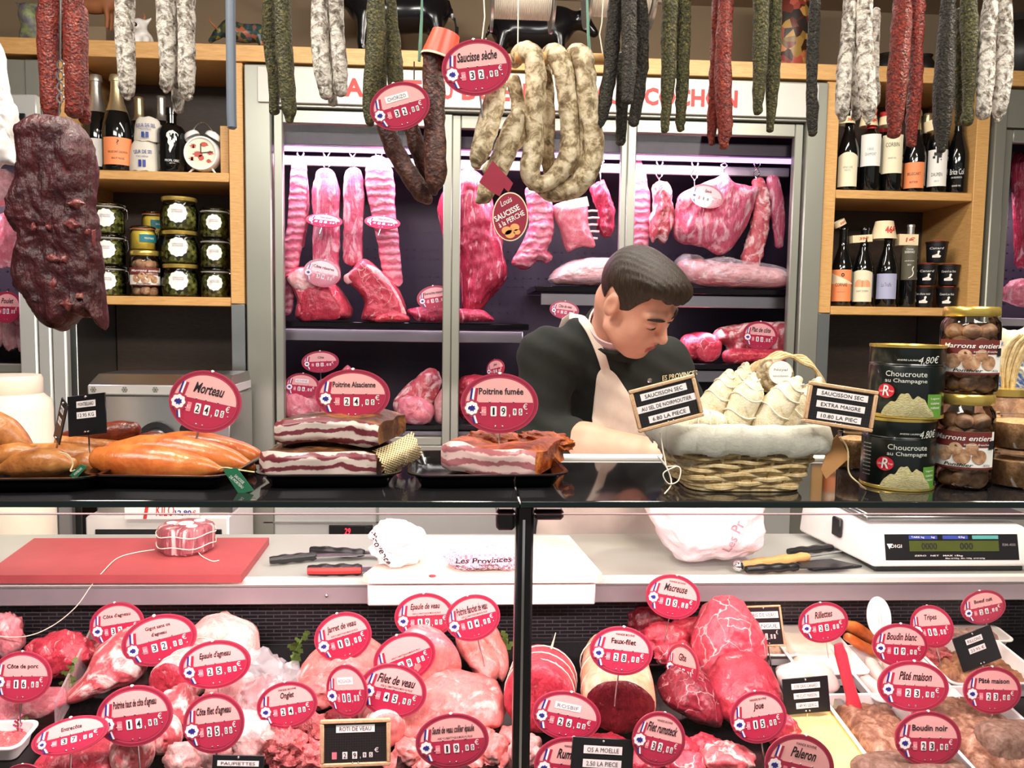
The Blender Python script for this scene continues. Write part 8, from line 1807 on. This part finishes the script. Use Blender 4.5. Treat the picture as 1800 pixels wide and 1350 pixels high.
def slate(px, py, wp, hp_, tilt, lines, Y, label, yaw=0, lean=8, frame=False, price=None, pin=.05, group='slate price cards', sw=.8, widths=None):
    c, R = frameof(px, py, Y, tilt, yaw, lean); s = mpp(Y); w_, h = wp*s/max(.35, math.cos(math.radians(yaw))), hp_*s
    t = thing('slate_card', label, 'price card', c, R.to_euler(), group)
    MB().box((0, 0, 0), (w_*(.98 if frame else 1), .002, h*(.98 if frame else 1)), 0, .0008).build('board', M['gslate'] if frame else M['slate'], t)
    if frame:
        fw = .055*w_; m = MB()
        for x, z, a, b in ((0, h/2-fw/2, w_, fw), (0, -h/2+fw/2, w_, fw)): m.box((x, -.001, z), (a, .006, b), 0, .0012)
        for x in (-1, 1): m.box((x*(w_/2-fw/2), -.001, 0), (fw, .0059, h-2*fw-.0002), 0, .001)
        m.build('wooden_frame', M['frame_wood'], t)
    m = MB(); n = len(lines); hh = h*(.16 if n > 1 or price else .2)
    for i, q in enumerate(lines):
        z = (h*.27-i*h*.27) if n > 1 else (h*.30 if price else 0); ww = w_*(widths[i] if widths else sw)
        m.add([(x, -.0016-.003*frame*0, z+k) for x, k in ((-ww/2, -hh/2), (ww/2, -hh/2), (ww/2, hh/2), (-ww/2, hh/2))], [(0, 1, 2, 3)], 0); put_text(m, q, 0, z, ww*.82, hh*.55, -.0021, 1)
    m.build('text_strip', [M['t_white'], M['ink']], t, smooth=False)
    if price:
        m = MB(); d1, d2 = price.split(','); z = -h*.26
        m.add([(-.30*w_+x*.035*w_, -.0016, z+k*.075*h) for x, k in ((-1, -1), (1, -1), (1, 1), (-1, 1))], [(0, 1, 2, 3)], 2)
        for i, ch in enumerate(d1+d2):
            x = (-.15+.14*i if i < 2 else .13+.09*(i-2))*w_; k = 1 if i < 2 else .7; m.add([(x+u*.035*w_*k, -.0016, z+v*.075*h*k) for u, v in ((-1, -1), (1, -1), (1, 1), (-1, 1))], [(0, 1, 2, 3)], 0); put_text(m, ch, x, z, .04*w_*k, .11*h*k, -.0022, 1, 0, .01)
        put_text(m, ',', .07*w_, z-.06*h, .01*w_, .05*h, -.0016, 0); put_text(m, '€', .30*w_, z+.1*h, .06*w_, .1*h, -.0016, 0); m.build('price_digits', [M['t_white'], M['ink'], M['t_kg']], t, smooth=False)
    m = MB(); m.sphere((0, -.002, h*.44), .0022, 0, 8, 6); m.sphere((-.04*w_, -.002, -h*.42), .0018, 0, 8, 6); m.sphere((.04*w_, -.002, -h*.42), .0018, 0, 8, 6); m.build('studs', M['stud'], t)['kind'] = 'stuff'
    if pin: pin_mb(0, .002, pin, h/2).build('pin', M['chrome'], t)
    return t
VB = 'VIANDE BOVINE'; AB = "AGE A L'ABATTAGE 8 MOIS AU PLUS"
def DT(py, h): return dY(py+h/2+25)-.055
for q in (
 (206, 1098, 94, 78, 9, "Côte d'agneau", '32,00', 'sans', {}), (280, 1125, 132, 88, 14, "Gigot sans os\nd'agneau", '32,00', 'sans', {}),
 (378, 1168, 126, 84, 8, "Epaule d'agneau", '25,00', 'script', {'Y': 1.38}), (38, 1190, 104, 90, 0, 'Côte de porc', '16,60', 'sans', {}),
 (237, 1258, 133, 106, 7, "Poitrine haut de côte d'agneau", '14,95', 'script', {}), (376, 1271, 108, 106, 6, "Côte filet d'agneau", '25,00', 'script', {}),
 (124, 1293, 130, 62, 13, 'Entrecôte', '37,00', 'sans', {'lean': 35}), (40, 1382, 84, 78, 3, '', '12,00', 'sans', {'lb': 'oval price tag of which only the top shows at the bottom left corner'}),
 (603, 1119, 103, 86, 16, 'Jarret de veau', '19,95', 'script', {'sub': AB}), (746, 1083, 107, 82, 3, 'Epaule de veau', '19,95', 'script', {'sub': AB}),
 (831, 1086, 100, 82, 14, 'Poitrine flanchet de veau', '14,95', 'script', {'sub': AB, 'Y': 1.50}), (711, 1156, 114, 86, 20, 'Quasi escalope de veau', '29,00', 'script', {'sub': AB}),
 (691, 1214, 122, 96, -12, 'Filet de veau', '45,95', 'script', {'sub': AB}), (610, 1214, 78, 92, 12, '', '18,00', 'sans', {'strip': 'ROGNON', 'yaw': -25}),
 (505, 1239, 108, 82, 8, 'Onglet', '24,00', 'script', {'top': VB}), (795, 1302, 134, 98, 4, 'Sauté de veau collier épaule', '19,95', 'script', {'sub': AB}),
 (1183, 1049, 102, 80, -11, 'Macreuse', '15,20', 'script', {'top': VB}), (1092, 1144, 117, 88, -7, 'Faux-filet', '28,95', 'sans', {'top': VB, 'Y': 1.29}),
 (1200, 1171, 40, 80, 10, 'Gîte', '15,80', 'script', {'yaw': -60, 'Y': 1.45}), (996, 1258, 128, 88, -12, '', '26,95', 'sans', {'strip': 'ROSBIF'}),
 (1002, 1346, 134, 104, -8, 'Rumsteck', '24,95', 'script', {'top': VB, 'Y': 1.275}), (1158, 1299, 100, 100, -14, 'Filet rumsteck', '32,95', 'script', {'top': VB}),
 (1333, 1260, 108, 96, 8, 'Joue', '15,95', 'script', {'top': VB}), (1447, 1094, 95, 74, 8, 'Rillettes', '28,00', 'script', {}),
 (1638, 1101, 60, 78, 16, 'Tripes', '16,90', 'script', {'yaw': -35}), (1728, 1067, 88, 62, 11, 'Boeuf cuit', '26,22', 'sans', {}),
 (1582, 1134, 108, 80, -3, 'Boudin blanc', '19,95', 'script', {}), (1605, 1206, 138, 94, -4, 'Pâté maison', '23,95', 'script', {}),
 (1744, 1213, 114, 88, -2, 'Pâté maison', '23,00', 'sans', {}), (1631, 1298, 130, 102, -2, 'Boudin noir', '23,95', 'sans', {}),
 (1405, 1345, 134, 114, -14, 'Paleron', '15,95', 'script', {'top': VB})):
    px, py, wq, hq, ti, nm, pr, sty, kw = q; what = nm.replace('\n', ' ') or kw.get('strip')
    lb = kw.pop('lb', None) or 'oval crimson price tag reading %s, %s €' % (what, pr)
    oval(px, py, wq, hq, ti, nm, pr, kw.pop('Y', min(1.60, DT(py, hq))), lb, style=sty, group='oval price tags in the counter', **kw)
oval(1545, 1085, 46, 76, 6, '', '0,0', 1.60, 'white back of an oval price tag with clip beside the Boudin blanc tag', group='oval price tags in the counter', yaw=0, back=True)
slate(625, 1305, 126, 84, 1, ['ROTI DE VEAU'], 1.245, 'wooden framed slate reading ROTI DE VEAU 29,95 €', frame=True, price='29,95', group='slate cards in the counter', sw=.55)
slate(1346, 1100, 56, 74, 10, ['RIS DE VEAU', 'LANGUE'], 1.60, 'wooden framed slate turned sideways behind the veined beef', frame=True, price='33,00', yaw=-25, group='slate cards in the counter')
slate(418, 1358, 92, 62, -2, ['PAUPIETTES', '3.50 LA PIECE'], 1.25, 'black slate card reading PAUPIETTES at the bottom edge', group='slate cards in the counter')
slate(1058, 1342, 116, 92, -4, ['OS A MOELLE', '2.50 LA PIECE'], 1.235, 'black slate card reading OS A MOELLE', group='slate cards in the counter', sw=.62)
slate(1417, 1222, 88, 66, 4, ['FOIE GRAS CANARD', 'MI-CUIT MAISON', '149.95 LE/KG'], 1.40, 'black slate card reading FOIE GRAS CANARD', group='slate cards in the counter', widths=(.62, .55, .48))
slate(1717, 1140, 80, 66, 19, ['RILLONS', '23.95 €'], 1.55, 'tilted black slate card reading RILLONS', group='slate cards in the counter', sw=.42)
# on the shelf
gs_ = 'oval price tags on the glass shelf'
oval(361, 706, 124, 108, -12, 'Morteau', '24,95', 1.29, 'oval crimson price tag reading Morteau over the orange sausages', group=gs_)
oval(620, 694, 130, 90, 0, 'Poitrine Alsacienne', '24,95', 1.295, 'oval crimson price tag reading Poitrine Alsacienne behind the bacon', style='sans', group=gs_, lean=4, pin=.02)
oval(878, 709, 138, 107, 0, 'Poitrine fumée', '19,95', 1.275, 'oval crimson price tag reading Poitrine fumée', style='sans', group=gs_, lean=4, pin=.03)
oval(838, 119, 120, 92, 8, 'Saucisse sèche', '32,95', 1.185, 'oval crimson price tag reading Saucisse sèche hanging over the counter', group='hanging oval price tags', lean=-6, pin=.03)
oval(703, 187, 104, 78, 17, '', '32,00', 1.185, 'oval crimson price tag with white strip hanging left of the dark sausage', strip='CHORIZO', group='hanging oval price tags', lean=-6, pin=0)
slate(153, 729, 76, 70, 8, ['MONTBELIARD', '12.95 KG'], 1.285, 'black slate card reading MONTBELIARD over the ochre sausages', yaw=-20, group='slate cards on the shelf', sw=.5)
slate(107, 740, 26, 74, -16, ['MTB', '11.90'], 1.23, 'narrow grey slate card turned sideways at the ochre sausages', yaw=-50, group='slate cards on the shelf', sw=.5)
slate(1171, 709, 122, 78, 15, ['SAUCISSON SEC', 'AU SEL DE NOIRMOUTIER', '6.80 LA PIECE'], 1.125, 'wooden framed slate reading AU SEL DE NOIRMOUTIER on the basket', frame=True, pin=0, group='wooden slates on the basket', widths=(.70, .93, .62), lean=3)
slate(1477, 715, 130, 76, -8, ['SAUCISSON SEC', 'EXTRA MAIGRE', '10.80 LA PIEC'], 1.125, 'wooden framed slate reading EXTRA MAIGRE on the basket', frame=True, pin=0, group='wooden slates on the basket', widths=(.74, .70, .64), lean=3)
# in the cold cabinets
gc = 'oval price tags in the cold cabinet'
for px, py, wq, hq, ti, nm, pr, lb, kw in (
 (570, 388, 63, 32, -8, 'Travers de porc', '12,95', 'flat brownish oval tag on the second hanging pork strip', {'lean': 40}), (672, 391, 62, 32, -8, 'Travers de porc', '12,95', 'flat brownish oval tag on the wide hanging pork strip', {'lean': 40}),
 (566, 480, 64, 48, -12, 'Côte réserve', '39,00', 'oval tag reading Côte réserve on the beef rib cut', {'style': 'sans'}), (764, 523, 62, 42, 10, 'Entrecôte maturée', '36,00', 'pink oval tag over the flank steak on the left shelf', {'style': 'sans'}),
 (563, 636, 64, 38, 3, 'Côte', '20,30', 'oval tag reading Côte on the lower shelf', {'style': 'sans'}), (531, 678, 60, 44, -4, '', '16,50', 'dark oval tag with white strip on the lower shelf', {'strip': 'ECHINE'}),
 (871, 648, 30, 34, 15, 'Joue', '17,00', 'small narrow oval tag above the Poitrine fumée tag', {'yaw': -40}), (1242, 345, 62, 42, -12, '', '18,00', 'oval tag pinned on the big hanging pork shoulder', {'strip': ''}),
 (1336, 590, 64, 52, -4, 'Plat de côte', '10,00', 'oval tag reading Plat de côte over the beef ribs', {}), (992, 545, 52, 32, -6, 'Côte de veau', '29,00', 'oval tag behind the left shoulder of the man', {}),
 (12, 540, 48, 54, 0, 'Poulet', '11,00', 'oval tag in the left edge cabinet', {})):
    oval(px, py, wq, hq, ti, nm, pr, 2.945, lb, group=gc, pin=.03, **dict({'strip': None}, **kw)) if kw.get('strip') != '' else oval(px, py, wq, hq, ti, 'Epaule', pr, 2.945, lb, group=gc, pin=.03)
